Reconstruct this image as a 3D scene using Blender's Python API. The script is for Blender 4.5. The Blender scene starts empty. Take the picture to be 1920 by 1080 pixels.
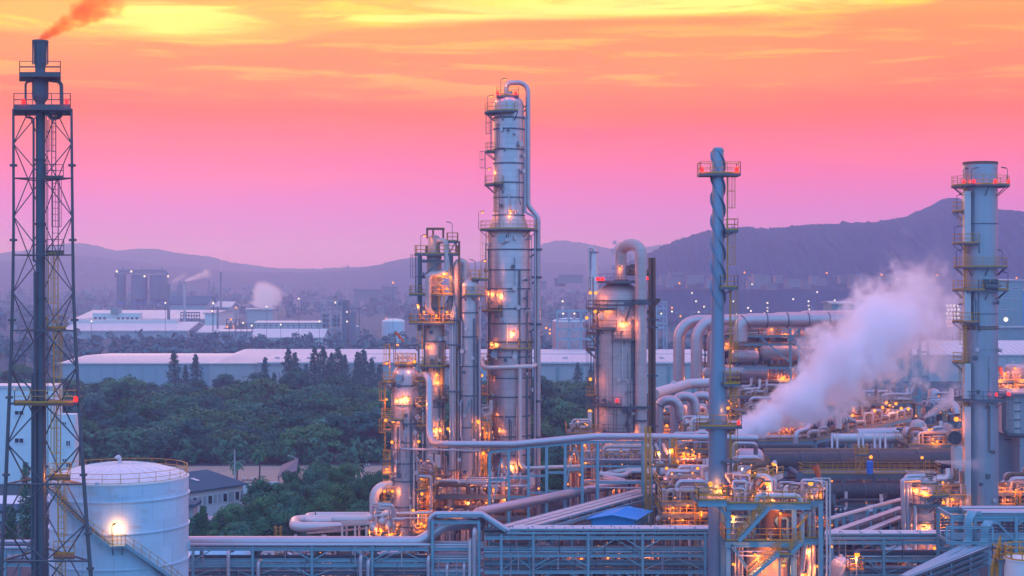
import bpy, math, random
import numpy as np
from mathutils import Vector, Matrix
R = math.radians
sc = bpy.context.scene
col = sc.collection
rnd = random.Random(7)
F, CX, Y0, H = 2900.0, 960.0, 520.0, 35.0     # focal length in photo pixels, optical centre, horizon row, camera height in metres

# ---------------------------------------------------------------- camera
cam_d = bpy.data.cameras.new('camera'); cam = bpy.data.objects.new('camera', cam_d); col.objects.link(cam)
cam_d.sensor_width = 36; cam_d.lens = 36 * F / 1920; cam_d.shift_y = -20 / 1920
cam_d.clip_start = 1; cam_d.clip_end = 30000
cam.location = (0, 0, H); cam.rotation_euler = (R(90), 0, 0)
sc.camera = cam

# ---------------------------------------------------------------- render settings
sc.view_settings.view_transform = 'Standard'
try: sc.view_settings.look = 'None'
except Exception: pass
sc.view_settings.exposure = 0; sc.view_settings.gamma = 1; sc.view_settings.use_curve_mapping = False
cy = sc.cycles
cy.use_denoising = True
cy.max_bounces = 14; cy.diffuse_bounces = 2; cy.glossy_bounces = 2; cy.transparent_max_bounces = 8
cy.volume_bounces = 12; cy.volume_max_steps = 128; cy.volume_step_rate = 1.0
cy.caustics_reflective = False; cy.caustics_refractive = False
cy.sample_clamp_indirect = 4

# ---------------------------------------------------------------- world: dusk sky
world = bpy.data.worlds.new('World'); sc.world = world; world.use_nodes = True
wn = world.node_tree; wn.nodes.clear()
class NT:
    """tiny helper for node trees"""
    def __init__(s, t): s.t = t
    def n(s, typ, **kw):
        nd = s.t.nodes.new(typ)
        for k, v in kw.items():
            if k.startswith('i_'):
                key = k[2:]; key = int(key) if key.isdigit() else key.replace('_', ' ')
                s.put(nd.inputs[key], v)
            else: setattr(nd, k, v)
        return nd
    def put(s, inp, v):
        if isinstance(v, bpy.types.NodeSocket): s.t.links.new(v, inp)
        else: inp.default_value = v
    def m(s, op, a, b=0.0, c=0.0, clamp=False):
        nd = s.t.nodes.new('ShaderNodeMath'); nd.operation = op; nd.use_clamp = clamp
        for i, v in enumerate((a, b, c)): s.put(nd.inputs[i], v)
        return nd.outputs[0]
    def ss(s, v, lo, hi):           # smoothstep
        nd = s.t.nodes.new('ShaderNodeMapRange'); nd.interpolation_type = 'SMOOTHSTEP'
        s.put(nd.inputs[0], v); s.put(nd.inputs[1], lo); s.put(nd.inputs[2], hi)
        return nd.outputs[0]
    def ramp(s, v, pts, interp='LINEAR'):
        nd = s.t.nodes.new('ShaderNodeValToRGB'); cr = nd.color_ramp; cr.interpolation = interp
        while len(cr.elements) > 1: cr.elements.remove(cr.elements[-1])
        for i, (p, c) in enumerate(pts):
            e = cr.elements[0] if i == 0 else cr.elements.new(p)
            e.position = p; e.color = (*c, 1) if len(c) == 3 else c
        s.put(nd.inputs[0], v)
        return nd.outputs[0]
    def mix(s, f, a, b, typ='MIX'):
        nd = s.t.nodes.new('ShaderNodeMix'); nd.data_type = 'RGBA'; nd.blend_type = typ
        s.put(nd.inputs[0], f); 
        for i, v in ((6, a), (7, b)):
            if isinstance(v, tuple) and len(v) == 3: v = (*v, 1)
            s.put(nd.inputs[i], v)
        return nd.outputs[2]
    def xyz(s, x, y, z):
        nd = s.t.nodes.new('ShaderNodeCombineXYZ')
        for i, v in enumerate((x, y, z)): s.put(nd.inputs[i], v)
        return nd.outputs[0]
    def noise(s, vec, scale, detail=4, rough=.5, dist=0.0):
        nd = s.t.nodes.new('ShaderNodeTexNoise')
        s.put(nd.inputs['Vector'], vec); nd.inputs['Scale'].default_value = scale
        nd.inputs['Detail'].default_value = detail; nd.inputs['Roughness'].default_value = rough
        nd.inputs['Distortion'].default_value = dist
        return nd.outputs[0]
W = NT(wn)
tc = W.n('ShaderNodeTexCoord')
sep = W.n('ShaderNodeSeparateXYZ', i_0=tc.outputs['Generated'])
dx, dy, dz = sep.outputs
az = W.m('ARCTAN2', dx, dy)
el = W.m('ARCSINE', dz)
elp = W.m('DIVIDE', W.m('MAXIMUM', el, 0.0), 1.5708)
k = 1 / 1.5708
front = W.ramp(elp, [(0, (.64, .20, .98)), (.04*k, (.80, .18, .70)), (.072*k, (1.05, .165, .30)), (.105*k, (1.12, .18, .0)), (.13*k, (1.15, .29, .0)),
                     (.17*k, (1.12, .38, .0)), (.24*k, (1.1, .40, .34)), (.45*k, (1.05, .50, .95)), (.8*k, (.95, .60, 1.30)), (1, (.74, .68, 1.50))])
back = W.ramp(elp, [(0, (.36, .70, 1.40)), (.12, (.31, .98, 2.05)), (.5, (.34, .95, 2.05)), (1, (.74, .68, 1.50))])
nrm = W.m('COSINE', W.m('SUBTRACT', az, -.15))
wfront = W.ss(nrm, -.85, .70)
base = W.mix(wfront, back, front)
# sunset cloud band: az / el noise, streaked along the horizon
v1 = W.xyz(W.m('MULTIPLY', az, 3.0), W.m('MULTIPLY', el, 26.0), .3)
n1 = W.noise(v1, 1.6, 5, .55, .6)
v2 = W.xyz(W.m('MULTIPLY', az, 5.5), W.m('MULTIPLY', el, 60.0), 3.1)
n2 = W.noise(v2, 1.8, 5, .6, .4)
edge = W.ramp(W.m('ADD', W.m('MULTIPLY', az, 1.0), .5), [(0, (.152,)*3), (.22, (.150,)*3), (.30, (.1455,)*3), (.35, (.1475,)*3), (.385, (.1565,)*3), (.5, (.1625,)*3), (.70, (.1645,)*3), (.76, (.168,)*3), (.86, (.19,)*3)])
m1 = W.m('ADD', W.m('SUBTRACT', el, edge), W.m('MULTIPLY', W.m('SUBTRACT', n1, .5), .013))
band = W.m('MULTIPLY', W.ss(m1, -.001, .005), W.m('SUBTRACT', 1.0, W.ss(el, .20, .32)))
band = W.m('MULTIPLY', band, wfront)
ylw = W.mix(W.ss(n2, .34, .54), (1.40, .62, .0), (1.6, .84, .0))
# bright core where the sun stands behind the cloud
def blob(a0, e0, sa, se):
    da = W.m('DIVIDE', W.m('SUBTRACT', az, a0), sa); de = W.m('DIVIDE', W.m('SUBTRACT', el, e0), se)
    q = W.m('ADD', W.m('MULTIPLY', da, da), W.m('MULTIPLY', de, de))
    q = W.m('ADD', q, W.m('ADD', W.m('MULTIPLY', W.m('SUBTRACT', n2, .5), 2.6), W.m('MULTIPLY', W.m('SUBTRACT', n1, .5), 2.4)))
    return W.m('SUBTRACT', 1.0, W.ss(q, .1, 1.4))
core = W.m('MAXIMUM', blob(-.215, .1605, .065, .012), W.m('MAXIMUM', W.m('MULTIPLY', blob(.10, .176, .13, .009), .85), W.m('MULTIPLY', blob(-.04, .1655, .10, .003), .7)))
ylw = W.mix(core, ylw, (1.7, 1.22, .18))
# darker orange drift over the band
drift = W.m('MULTIPLY', W.ss(n1, .53, .64), W.m('SUBTRACT', 1.0, W.m('MULTIPLY', core, .7)))
ylw = W.mix(W.m('MULTIPLY', drift, .75), ylw, (1.2, .38, .0))
skyc = W.mix(band, base, ylw)
# faint yellow wisps below the band
wisp = W.m('MULTIPLY', W.ss(n2, .50, .64), W.m('MULTIPLY', W.ss(el, .105, .135), W.m('SUBTRACT', 1.0, W.ss(el, .15, .2))))
skyc = W.mix(W.m('MULTIPLY', W.m('MULTIPLY', wisp, wfront), .8), skyc, (1.35, .52, .0))
soft = W.m('MULTIPLY', W.m('SUBTRACT', n1, .5), W.m('MULTIPLY', 1.5, W.ss(el, .03, .10)))
skyc = W.mix(1.0, skyc, W.xyz(W.m('ADD', 1.0, W.m('MULTIPLY', soft, .25)), W.m('ADD', 1.0, W.m('MULTIPLY', soft, .5)), W.m('SUBTRACT', 1.0, W.m('MULTIPLY', soft, .5))), 'MULTIPLY')
nish = W.n('ShaderNodeTexSky'); nish.sky_type = 'NISHITA'; nish.sun_disc = False
SUN_EL, SUN_AZ = R(9.0), -.23
nish.sun_elevation = SUN_EL; nish.sun_rotation = SUN_AZ
bg1 = W.n('ShaderNodeBackground', i_0=skyc, i_1=1.0)
bg2 = W.n('ShaderNodeBackground', i_0=nish.outputs[0], i_1=0.0012)
add = W.n('ShaderNodeAddShader', i_0=bg1.outputs[0], i_1=bg2.outputs[0])
W.n('ShaderNodeOutputWorld', i_Surface=add.outputs[0])

# ---------------------------------------------------------------- sun, low behind the cloud
sun_d = bpy.data.lights.new('sun', 'SUN'); sun_d.energy = .45; sun_d.angle = R(12); sun_d.color = (1, .55, .42)
sun = bpy.data.objects.new('sun', sun_d); col.objects.link(sun)
sdir = Vector((math.sin(SUN_AZ) * math.cos(SUN_EL), math.cos(SUN_AZ) * math.cos(SUN_EL), math.sin(SUN_EL)))
sun.rotation_euler = (-sdir).to_track_quat('-Z', 'Y').to_euler(); sun.location = (-60, 60, 120)

# ---------------------------------------------------------------- geometry helpers
def X(px, d): return (px - CX) / F * d
def Z(py, d): return H - (py - Y0) / F * d
def P(px, py, d): return Vector((X(px, d), d, Z(py, d)))
def L(px, d): return px * d / F

class MB:
    def __init__(s): s.v = []; s.f = []
    def add(s, vs, fs):
        b = len(s.v); s.v += [tuple(v) for v in vs]; s.f += [tuple(i + b for i in f) for f in fs]; return s
    def box(s, c, sz, rz=0.0):
        x, y, z = sz[0] / 2, sz[1] / 2, sz[2] / 2; co, si = math.cos(rz), math.sin(rz)
        vs = [(c[0] + a * x * co - b * y * si, c[1] + a * x * si + b * y * co, c[2] + e * z) for e in (-1, 1) for a, b in ((-1, -1), (1, -1), (1, 1), (-1, 1))]
        return s.add(vs, [(3, 2, 1, 0), (4, 5, 6, 7), (0, 1, 5, 4), (1, 2, 6, 5), (2, 3, 7, 6), (3, 0, 4, 7)])
    def bx(s, x0, x1, y0, y1, z0, z1):
        return s.box(((x0 + x1) / 2, (y0 + y1) / 2, (z0 + z1) / 2), (abs(x1 - x0), abs(y1 - y0), abs(z1 - z0)))
    def bar(s, a, b, w, h=None):
        a, b = Vector(a), Vector(b); h = w if h is None else h; t = b - a
        if t.length < 1e-6: return s
        t.normalize(); up = Vector((0, 0, 1)) if abs(t.z) < .98 else Vector((0, 1, 0))
        u = t.cross(up).normalized() * (w / 2); q = u.cross(t).normalized() * (h / 2)
        vs = [p + i * u + j * q for p in (a, b) for i, j in ((-1, -1), (1, -1), (1, 1), (-1, 1))]
        return s.add(vs, [(3, 2, 1, 0), (4, 5, 6, 7), (0, 1, 5, 4), (1, 2, 6, 5), (2, 3, 7, 6), (3, 0, 4, 7)])
    def ibeam(s, a, b, w, h):
        """I-section beam: two flanges and a web"""
        a, b = Vector(a), Vector(b); t = (b - a)
        if t.length < 1e-6: return s
        t.normalize(); up = Vector((0, 0, 1)) if abs(t.z) < .9 else Vector((0, 1, 0))
        u = t.cross(up).normalized(); q = u.cross(t).normalized(); tf = h * .14
        s.bar(a + q * (h / 2 - tf / 2), b + q * (h / 2 - tf / 2), w, tf)
        s.bar(a - q * (h / 2 - tf / 2), b - q * (h / 2 - tf / 2), w, tf)
        s.bar(a, b, w * .22, h - 2 * tf)
        return s
    def tube(s, pts, r, n=8, cap=True):
        pts = [Vector(p) for p in pts]; m = len(pts)
        rr = r if isinstance(r, (list, tuple)) else [r] * m
        ts = []
        for i in range(m):
            a = pts[i] - pts[i - 1] if i else pts[1] - pts[0]
            b = pts[i + 1] - pts[i] if i < m - 1 else a
            t = a.normalized() + b.normalized(); ts.append(t.normalized() if t.length > 1e-6 else a.normalized())
        up = Vector((0, 0, 1)) if abs(ts[0].z) < .9 else Vector((0, 1, 0))
        u = ts[0].cross(up).normalized(); vs = []; fs = []
        for i in range(m):
            if i:
                q = ts[i - 1].rotation_difference(ts[i]); u = (q @ u)
                u = (u - ts[i] * u.dot(ts[i])).normalized()
            w = ts[i].cross(u)
            for j in range(n):
                a = 2 * math.pi * j / n
                vs.append(pts[i] + (u * math.cos(a) + w * math.sin(a)) * rr[i])
        for i in range(m - 1):
            for j in range(n):
                j2 = (j + 1) % n
                fs.append((i * n + j, i * n + j2, (i + 1) * n + j2, (i + 1) * n + j))
        if cap:
            fs.append(tuple(range(n - 1, -1, -1))); fs.append(tuple((m - 1) * n + j for j in range(n)))
        return s.add(vs, fs)
    def lathe(s, c, prof, n=24, cap=True):
        """profile of (radius, z) from bottom to top round the vertical through c"""
        vs = []; fs = []; m = len(prof)
        for r, z in prof:
            r = max(r, .001)
            for j in range(n):
                a = 2 * math.pi * j / n
                vs.append((c[0] + r * math.cos(a), c[1] + r * math.sin(a), z))
        for i in range(m - 1):
            for j in range(n):
                j2 = (j + 1) % n
                fs.append((i * n + j, i * n + j2, (i + 1) * n + j2, (i + 1) * n + j))
        if cap:
            fs.append(tuple(range(n - 1, -1, -1))); fs.append(tuple((m - 1) * n + j for j in range(n)))
        return s.add(vs, fs)
    def ringseg(s, c, r0, r1, z0, z1, a0=0, a1=360, n=None):
        """flat ring segment with thickness"""
        n = n or max(3, int(abs(a1 - a0) / 12)); vs = []; fs = []
        for i in range(n + 1):
            a = R(a0 + (a1 - a0) * i / n); ca, sa = math.cos(a), math.sin(a)
            for r, z in ((r0, z0), (r1, z0), (r1, z1), (r0, z1)): vs.append((c[0] + r * ca, c[1] + r * sa, z))
        for i in range(n):
            for j in range(4):
                j2 = (j + 1) % 4; fs.append((i * 4 + j, i * 4 + j2, i * 4 + 4 + j2, i * 4 + 4 + j))
        if abs(a1 - a0) < 359: fs += [(3, 2, 1, 0), tuple(n * 4 + j for j in range(4))]
        return s.add(vs, fs)
    def ball(s, c, r, n=8, sz=1.0):
        k = n // 2
        return s.lathe(c, [(r * math.sin(math.pi * i / k), c[2] - r * sz * math.cos(math.pi * i / k)) for i in range(k + 1)], n, cap=False)
    def build(s, name, mat, parent=None, loc=None, smooth=True, ang=40):
        me = bpy.data.meshes.new(name)
        if loc is None: loc = Vector((0, 0, 0))
        loc = Vector(loc)
        off = ORG.get(parent.name, Vector((0, 0, 0))) if parent is not None else loc
        me.from_pydata([(x - off.x, y - off.y, z - off.z) for x, y, z in s.v], [], s.f)
        me.materials.append(M[mat] if isinstance(mat, str) else mat)
        if smooth:
            me.polygons.foreach_set('use_smooth', [True] * len(me.polygons)); me.set_sharp_from_angle(angle=R(ang))
        o = bpy.data.objects.new(name, me); col.objects.link(o)
        if parent is not None: o.parent = parent; ORG[o.name] = off
        else: o.location = loc; ORG[o.name] = loc
        return o
ORG = {}           # world origin of each root and of its parts

def tag(o, label=None, cat=None, group=None, kind=None):
    if label: o['label'] = label
    if cat: o['category'] = cat
    if group: o['group'] = group
    if kind: o['kind'] = kind
    return o
def thing(name, label, cat, loc, group=None):
    o = bpy.data.objects.new(name, None); col.objects.link(o); o.location = loc; o.empty_display_size = .5
    ORG[o.name] = Vector(loc); return tag(o, label, cat, group)
def fillet(pts, r, seg=6):
    """round the corners of a polyline"""
    pts = [Vector(p) for p in pts]; out = [pts[0]]
    for i in range(1, len(pts) - 1):
        a, b, c = pts[i - 1], pts[i], pts[i + 1]; u = (a - b); v = (c - b); lu, lv = u.length, v.length
        u.normalize(); v.normalize(); ang = math.acos(max(-1, min(1, u.dot(v))))
        if ang > 3.1: out.append(b); continue
        rr = r[i - 1] if isinstance(r, (list, tuple)) else r
        t = min(rr / math.tan(ang / 2), lu * .49, lv * .49); rr = t * math.tan(ang / 2)
        bis = (u + v).normalized(); cen = b + bis * (rr / math.sin(ang / 2))
        p0, p1 = b + u * t, b + v * t; e0, e1 = (p0 - cen), (p1 - cen)
        tot = e0.angle(e1); ax = e0.cross(e1).normalized()
        for j in range(seg + 1): out.append(cen + Matrix.Rotation(tot * j / seg, 3, ax) @ e0)
    out.append(pts[-1]); return out
def pipe(mb, pts, r, bend=None, n=10, seg=6, collars=0, cr=1.25):
    q = fillet(pts, bend if bend else r * 2.2, seg); mb.tube(q, r, n)
    return mb
def children(o): return [c for c in o.children]
def copy_tree(o, loc, label=None, scale=None, rz=None, parent=None):
    c = o.copy(); col.objects.link(c)
    if parent is None:
        c.location = loc
        if scale: c.scale = scale
        if rz is not None: c.rotation_euler = (0, 0, rz)
    else: c.parent = parent
    if label: c['label'] = label
    for ch in o.children: copy_tree(ch, None, parent=c)
    return c

# ---------------------------------------------------------------- materials
M = {}
def mat(name, base, rough=.6, metal=0.0, var=.12, vscale=.6, bump=0.0, bscale=8.0, grime=0.0, seams=None, spec=.4, streak=0.0, rand=0.0, gcol=(.10, .07, .05)):
    m = bpy.data.materials.new(name); m.use_nodes = True; t = m.node_tree; t.nodes.clear(); N = NT(t)
    co = N.n('ShaderNodeTexCoord').outputs['Object']
    p = N.n('ShaderNodeBsdfPrincipled', i_Roughness=rough, i_Metallic=metal); p.inputs['Specular IOR Level'].default_value = spec
    n = N.noise(co, vscale, 5, .6)
    f = N.m('ADD', 1 - var, N.m('MULTIPLY', n, 2 * var))
    c = N.mix(1.0, (*base, 1), N.xyz(f, f, f), 'MULTIPLY')
    if streak:      # vertical run-off streaks
        s = N.n('ShaderNodeSeparateXYZ', i_0=co).outputs
        sv = N.noise(N.xyz(N.m('MULTIPLY', s[0], 2.2), N.m('MULTIPLY', s[1], 2.2), N.m('MULTIPLY', s[2], .12)), 1.4, 4, .6)
        c = N.mix(N.m('MULTIPLY', N.ss(sv, .52, .72), streak), c, (*gcol, 1))
    if grime:
        g = N.noise(co, vscale * 2.7, 6, .65, .4)
        c = N.mix(N.m('MULTIPLY', N.ss(g, .52, .70), grime), c, (*gcol, 1))
    hgt = None
    if seams:       # sheet joints of the cladding: rows in z, staggered uprights
        dzm, w = seams
        s = N.n('ShaderNodeSeparateXYZ', i_0=co).outputs
        fz = N.m('FRACT', N.m('DIVIDE', s[2], dzm)); ln = N.m('LESS_THAN', fz, w / dzm)
        row = N.m('FLOOR', N.m('DIVIDE', s[2], dzm))
        an = N.m('ADD', N.m('MULTIPLY', N.m('ARCTAN2', s[1], s[0]), 2.2), N.m('MULTIPLY', row, .37))
        fa = N.m('FRACT', an); la = N.m('LESS_THAN', fa, .03)
        ln2 = N.m('MAXIMUM', ln, N.m('MULTIPLY', la, .6))
        tone = N.noise(N.xyz(N.m('FLOOR', an), row, 0.0), 3.7, 0)
        tf = N.m('ADD', .86, N.m('MULTIPLY', tone, .28))
        c = N.mix(1.0, c, N.xyz(tf, tf, tf), 'MULTIPLY')
        c = N.mix(N.m('MULTIPLY', ln2, .34), c, (.12, .11, .12, 1))
        hgt = N.m('MULTIPLY', ln2, -1.0)
    if rand:
        oi = N.n('ShaderNodeObjectInfo').outputs['Random']
        rf = N.m('ADD', 1 - rand, N.m('MULTIPLY', oi, 2 * rand))
        c = N.mix(1.0, c, N.xyz(rf, N.m('ADD', .5, N.m('MULTIPLY', rf, .5)), rf), 'MULTIPLY')
    N.put(p.inputs['Base Color'], c)
    rv = N.m('ADD', rough - .1, N.m('MULTIPLY', n, .2), clamp=True); N.put(p.inputs['Roughness'], rv)
    if bump or hgt is not None:
        b = N.n('ShaderNodeBump'); b.inputs['Strength'].default_value = bump or .4; b.inputs['Distance'].default_value = .05
        h = N.noise(co, bscale, 3, .6) if hgt is None else N.m('ADD', hgt, N.m('MULTIPLY', N.noise(co, 1.3, 2), .8))
        N.put(b.inputs['Height'], h); N.put(p.inputs['Normal'], b.outputs[0])
    N.n('ShaderNodeOutputMaterial', i_Surface=p.outputs[0])
    M[name] = m; return m
def emit(name, c, s):
    m = bpy.data.materials.new(name); m.use_nodes = True; t = m.node_tree; t.nodes.clear(); N = NT(t)
    e = N.n('ShaderNodeEmission', i_Color=(*c, 1), i_Strength=s); N.n('ShaderNodeOutputMaterial', i_Surface=e.outputs[0])
    M[name] = m; return m
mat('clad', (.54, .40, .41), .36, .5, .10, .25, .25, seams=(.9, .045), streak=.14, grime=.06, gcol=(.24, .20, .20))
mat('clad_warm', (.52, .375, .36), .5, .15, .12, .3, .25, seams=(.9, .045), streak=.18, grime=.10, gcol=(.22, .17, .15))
mat('stack_grey', (.36, .36, .405), .36, .45, .08, .3, streak=.22, grime=.10, gcol=(.24, .22, .20))
mat('strake_blue', (.21, .28, .36), .35, .4, .10, .4, streak=.25, gcol=(.12, .16, .2))
mat('tank_white', (.50, .64, .75), .5, 0, .09, .35, .2, grime=.25, gcol=(.36, .42, .50), seams=(2.42, .022), streak=.25)
mat('tank_roof', (.74, .70, .70), .55, 0, .07, .6, grime=.2, gcol=(.45, .42, .42))
mat('pipe_grey', (.52, .42, .45), .34, .5, .10, .5, .15, bscale=2, grime=.12, gcol=(.25, .22, .2))
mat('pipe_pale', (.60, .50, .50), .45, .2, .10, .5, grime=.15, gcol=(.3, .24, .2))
mat('pipe_dark', (.065, .058, .06), .6, .2, .25, .5, grime=.5, gcol=(.22, .13, .10))
mat('steel_blue', (.20, .355, .415), .5, .1, .12, 1.0, grime=.15, gcol=(.2, .2, .2))
mat('steel_grey', (.10, .125, .15), .6, .2, .15, 1.0, grime=.2)
mat('steel_dark', (.095, .105, .115), .6, .2, .2, 1.2, grime=.2)
mat('rust', (.20, .10, .06), .8, 0, .25, 1.5, grime=.4)
mat('yellow', (.58, .27, .018), .5, 0, .12, 1.5, grime=.15, gcol=(.3, .16, .04))
mat('deck', (.13, .14, .155), .7, .2, .15, 1.0)
mat('white_wall', (.66, .70, .74), .7, 0, .06, .15, streak=.2, gcol=(.4, .42, .45))
mat('roof_white', (.60, .56, .58), .6, 0, .07, .05)
mat('wall_blue', (.30, .38, .44), .7, 0, .08, .05)
mat('wall_grey', (.42, .40, .42), .7, 0, .08, .05)
mat('roof_dark', (.03, .10, .14), .8, 0, .15, .3, spec=.08)
mat('shed_blue', (.0, .29, .66), .5, 0, .06, .5)
mat('teal_wall', (.14, .28, .30), .7, 0, .06, .02)
mat('glass_dark', (.02, .03, .04), .2, 0, .1, 1)
mat('silo', (.16, .17, .20), .7, 0, .10, .1, streak=.3, gcol=(.12, .12, .13))
mat('orange_cloth', (.75, .12, .03), .8, 0, .1, 1)
mat('blue_paint', (.01, .16, .55), .5, 0, .08, 1)
mat('bark', (.10, .08, .06), .9, 0, .2, 2)
mat('leaf', (.042, .17, .085), .75, 0, .5, .5, rand=.5, spec=.1)
mat('leaf_light', (.06, .20, .075), .75, 0, .45, .5, rand=.25, spec=.2)
mat('leaf_olive', (.065, .17, .065), .75, 0, .5, .5, rand=.4, spec=.1)
mat('leaf_dark', (.028, .125, .085), .75, 0, .5, .5, rand=.4, spec=.1)
mat('leaf_pine', (.05, .14, .12), .8, 0, .4, .6, rand=.25, spec=.2)
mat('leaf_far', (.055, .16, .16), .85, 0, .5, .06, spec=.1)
mat('ground_mat', (.05, .10, .10), .95, 0, .35, .02, spec=.1)
mat('field_mat', (.36, .28, .21), .95, 0, .18, .06, grime=.35, gcol=(.16, .16, .09), spec=.1)
mat('plant_floor', (.085, .085, .09), .9, 0, .2, .15, grime=.3, spec=.2)
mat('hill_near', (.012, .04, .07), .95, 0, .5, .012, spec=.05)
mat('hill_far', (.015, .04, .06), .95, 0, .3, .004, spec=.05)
mat('town', (.24, .20, .23), .8, 0, .1, .02)
mat('insulator', (.75, .76, .78), .5, 0, .05, 1)
emit('bulb_orange', (1, .30, .025), 2.3)
emit('bulb_white', (1, .85, .75), 1.6)
emit('bulb_red', (1, .02, .02), 3.0)
LIGHTS = {}
def light(parent, p, power, c=(1, .28, .045), r=.12):
    key = (round(power), c)
    if key not in LIGHTS:
        ld = bpy.data.lights.new('lamp_light', 'POINT'); ld.energy = power * 1.25; ld.color = c; ld.shadow_soft_size = r; LIGHTS[key] = ld
    o = bpy.data.objects.new('lamp_light', LIGHTS[key]); col.objects.link(o)
    if parent is not None: o.parent = parent; o.location = Vector(p) - ORG[parent.name]
    else: o.location = p
    return o

# ---------------------------------------------------------------- shared fittings (parts of a thing)
def rail_line(mb, pts, h=1.1, step=1.5, r=.028, close=False):
    pts = [Vector(p) for p in pts]
    if close: pts = pts + [pts[0]]
    acc = 0
    for i in range(len(pts) - 1):
        a, b = pts[i], pts[i + 1]; ln = (b - a).length
        k = max(1, round(ln / step)) if ln > step * .8 else 1
        for zz in (h, h * .52): mb.bar(a + Vector((0, 0, zz)), b + Vector((0, 0, zz)), 2 * r)
        mb.bar(a + Vector((0, 0, .07)), b + Vector((0, 0, .07)), .02, .14)
        if ln > step * .8 or i % 2 == 0:
            for j in range(k): 
                q = a.lerp(b, j / k); mb.bar(q, q + Vector((0, 0, h)), 2 * r)
    q = pts[-1]; mb.bar(q, q + Vector((0, 0, h)), 2 * r)
def ring_platform(root, c, z, r0, r1, a0, a1, rmat='yellow', dmat='deck', th=.22, brk=True, h=1.1):
    d = MB().ringseg(c, r0, r1, z - th, z, a0, a1)
    if brk:
        n = max(2, int(abs(a1 - a0) / 45))
        for i in range(n + 1):
            a = R(a0 + (a1 - a0) * i / n)
            p = Vector((c[0] + r1 * .97 * math.cos(a), c[1] + r1 * .97 * math.sin(a), z - th)); q = Vector((c[0] + r0 * math.cos(a), c[1] + r0 * math.sin(a), z - th - (r1 - r0) * .8))
            d.bar(p, q, .09)
    o = d.build('platform', dmat, root)
    n = max(3, int(abs(a1 - a0) / 14)); m = MB()
    full = abs(a1 - a0) > 359
    pts = [(c[0] + (r1 - .06) * math.cos(R(a0 + (a1 - a0) * i / n)), c[1] + (r1 - .06) * math.sin(R(a0 + (a1 - a0) * i / n)), z) for i in range(n + (0 if full else 1))]
    if not full:
        pts = [(c[0] + (r0 + .1) * math.cos(R(a0)), c[1] + (r0 + .1) * math.sin(R(a0)), z)] + pts + [(c[0] + (r0 + .1) * math.cos(R(a1)), c[1] + (r0 + .1) * math.sin(R(a1)), z)]
    rail_line(m, pts, h, close=full); m.build('railing', rmat, o)
    return o
def box_platform(root, x0, x1, y0, y1, z, rmat='yellow', dmat='deck', th=.25, sides='flrb', beam=None, h=1.1):
    d = MB().bx(x0, x1, y0, y1, z - th, z)
    if beam:
        d.bx(x0, x1, y0 - .02, y0 + .18, z - th - beam, z - th); d.bx(x0, x1, y1 - .18, y1 + .02, z - th - beam, z - th)
    o = d.build('platform', dmat, root)
    m = MB(); e = .05
    if 'f' in sides: rail_line(m, [(x0 + e, y0 + e, z), (x1 - e, y0 + e, z)], h)
    if 'b' in sides: rail_line(m, [(x0 + e, y1 - e, z), (x1 - e, y1 - e, z)], h)
    if 'l' in sides: rail_line(m, [(x0 + e, y0 + e, z), (x0 + e, y1 - e, z)], h)
    if 'r' in sides: rail_line(m, [(x1 - e, y0 + e, z), (x1 - e, y1 - e, z)], h)
    if sides: m.build('railing', rmat, o)
    return o
def turned_platform(root, px0, px1, d0, d1, z, rmat='yellow', dmat='deck', th=.25, sides='flrb', h=1.1):
    """deck of a structure that stands turned towards the camera's side of the site"""
    c = [Vector((X(px0, d0), d0, z)), Vector((X(px1, d0), d0, z)), Vector((X(px1, d1), d1, z)), Vector((X(px0, d1), d1, z))]
    o = MB().add([v - Vector((0, 0, th)) for v in c] + c, [(3, 2, 1, 0), (4, 5, 6, 7), (0, 1, 5, 4), (1, 2, 6, 5), (2, 3, 7, 6), (3, 0, 4, 7)]).build('platform', dmat, root, smooth=False)
    m = MB()
    for k, a, b in (('f', 0, 1), ('r', 1, 2), ('b', 2, 3), ('l', 3, 0)):
        if k in sides: rail_line(m, [c[a].lerp((c[0] + c[2]) / 2, .02), c[b].lerp((c[0] + c[2]) / 2, .02)], h)
    m.build('railing', rmat, o); return o
def ladder(root, p, z0, z1, face=-90, w=.5, cage=True, m='yellow', rr=.035, name='ladder'):
    """vertical ladder at p, climber side facing the angle"""
    a = R(face); n = Vector((math.cos(a), math.sin(a), 0)); u = Vector((-n.y, n.x, 0)); b = Vector((p[0], p[1], 0))
    mb = MB()
    for s in (-1, 1): mb.bar(b + u * s * w / 2 + Vector((0, 0, z0)), b + u * s * w / 2 + Vector((0, 0, z1)), rr * 2)
    k = int((z1 - z0) / .55)
    for i in range(k + 1):
        z = z0 + i * .55; mb.bar(b - u * w / 2 + Vector((0, 0, z)), b + u * w / 2 + Vector((0, 0, z)), .04)
    o = mb.build(name, m, root)
    if cage and z1 - z0 > 3:
        cg = MB(); cr = .42; cen = b + n * .36
        hoops = max(2, int((z1 - z0 - 2.2) / 1.5)); angs = [R(face + t) for t in (-125, -75, -25, 25, 75, 125)]
        for i in range(hoops + 1):
            z = z0 + 2.2 + (z1 - z0 - 2.2) * i / hoops
            pts = [cen + Vector((math.cos(t) * cr, math.sin(t) * cr, z)) for t in angs]
            for q, w2 in zip(pts, pts[1:]): cg.bar(q, w2, .04)
        for t in angs:
            cg.bar(cen + Vector((math.cos(t) * cr, math.sin(t) * cr, z0 + 2.2)), cen + Vector((math.cos(t) * cr, math.sin(t) * cr, z1)), .035)
        cg.build('cage', m, o)
    return o
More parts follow.
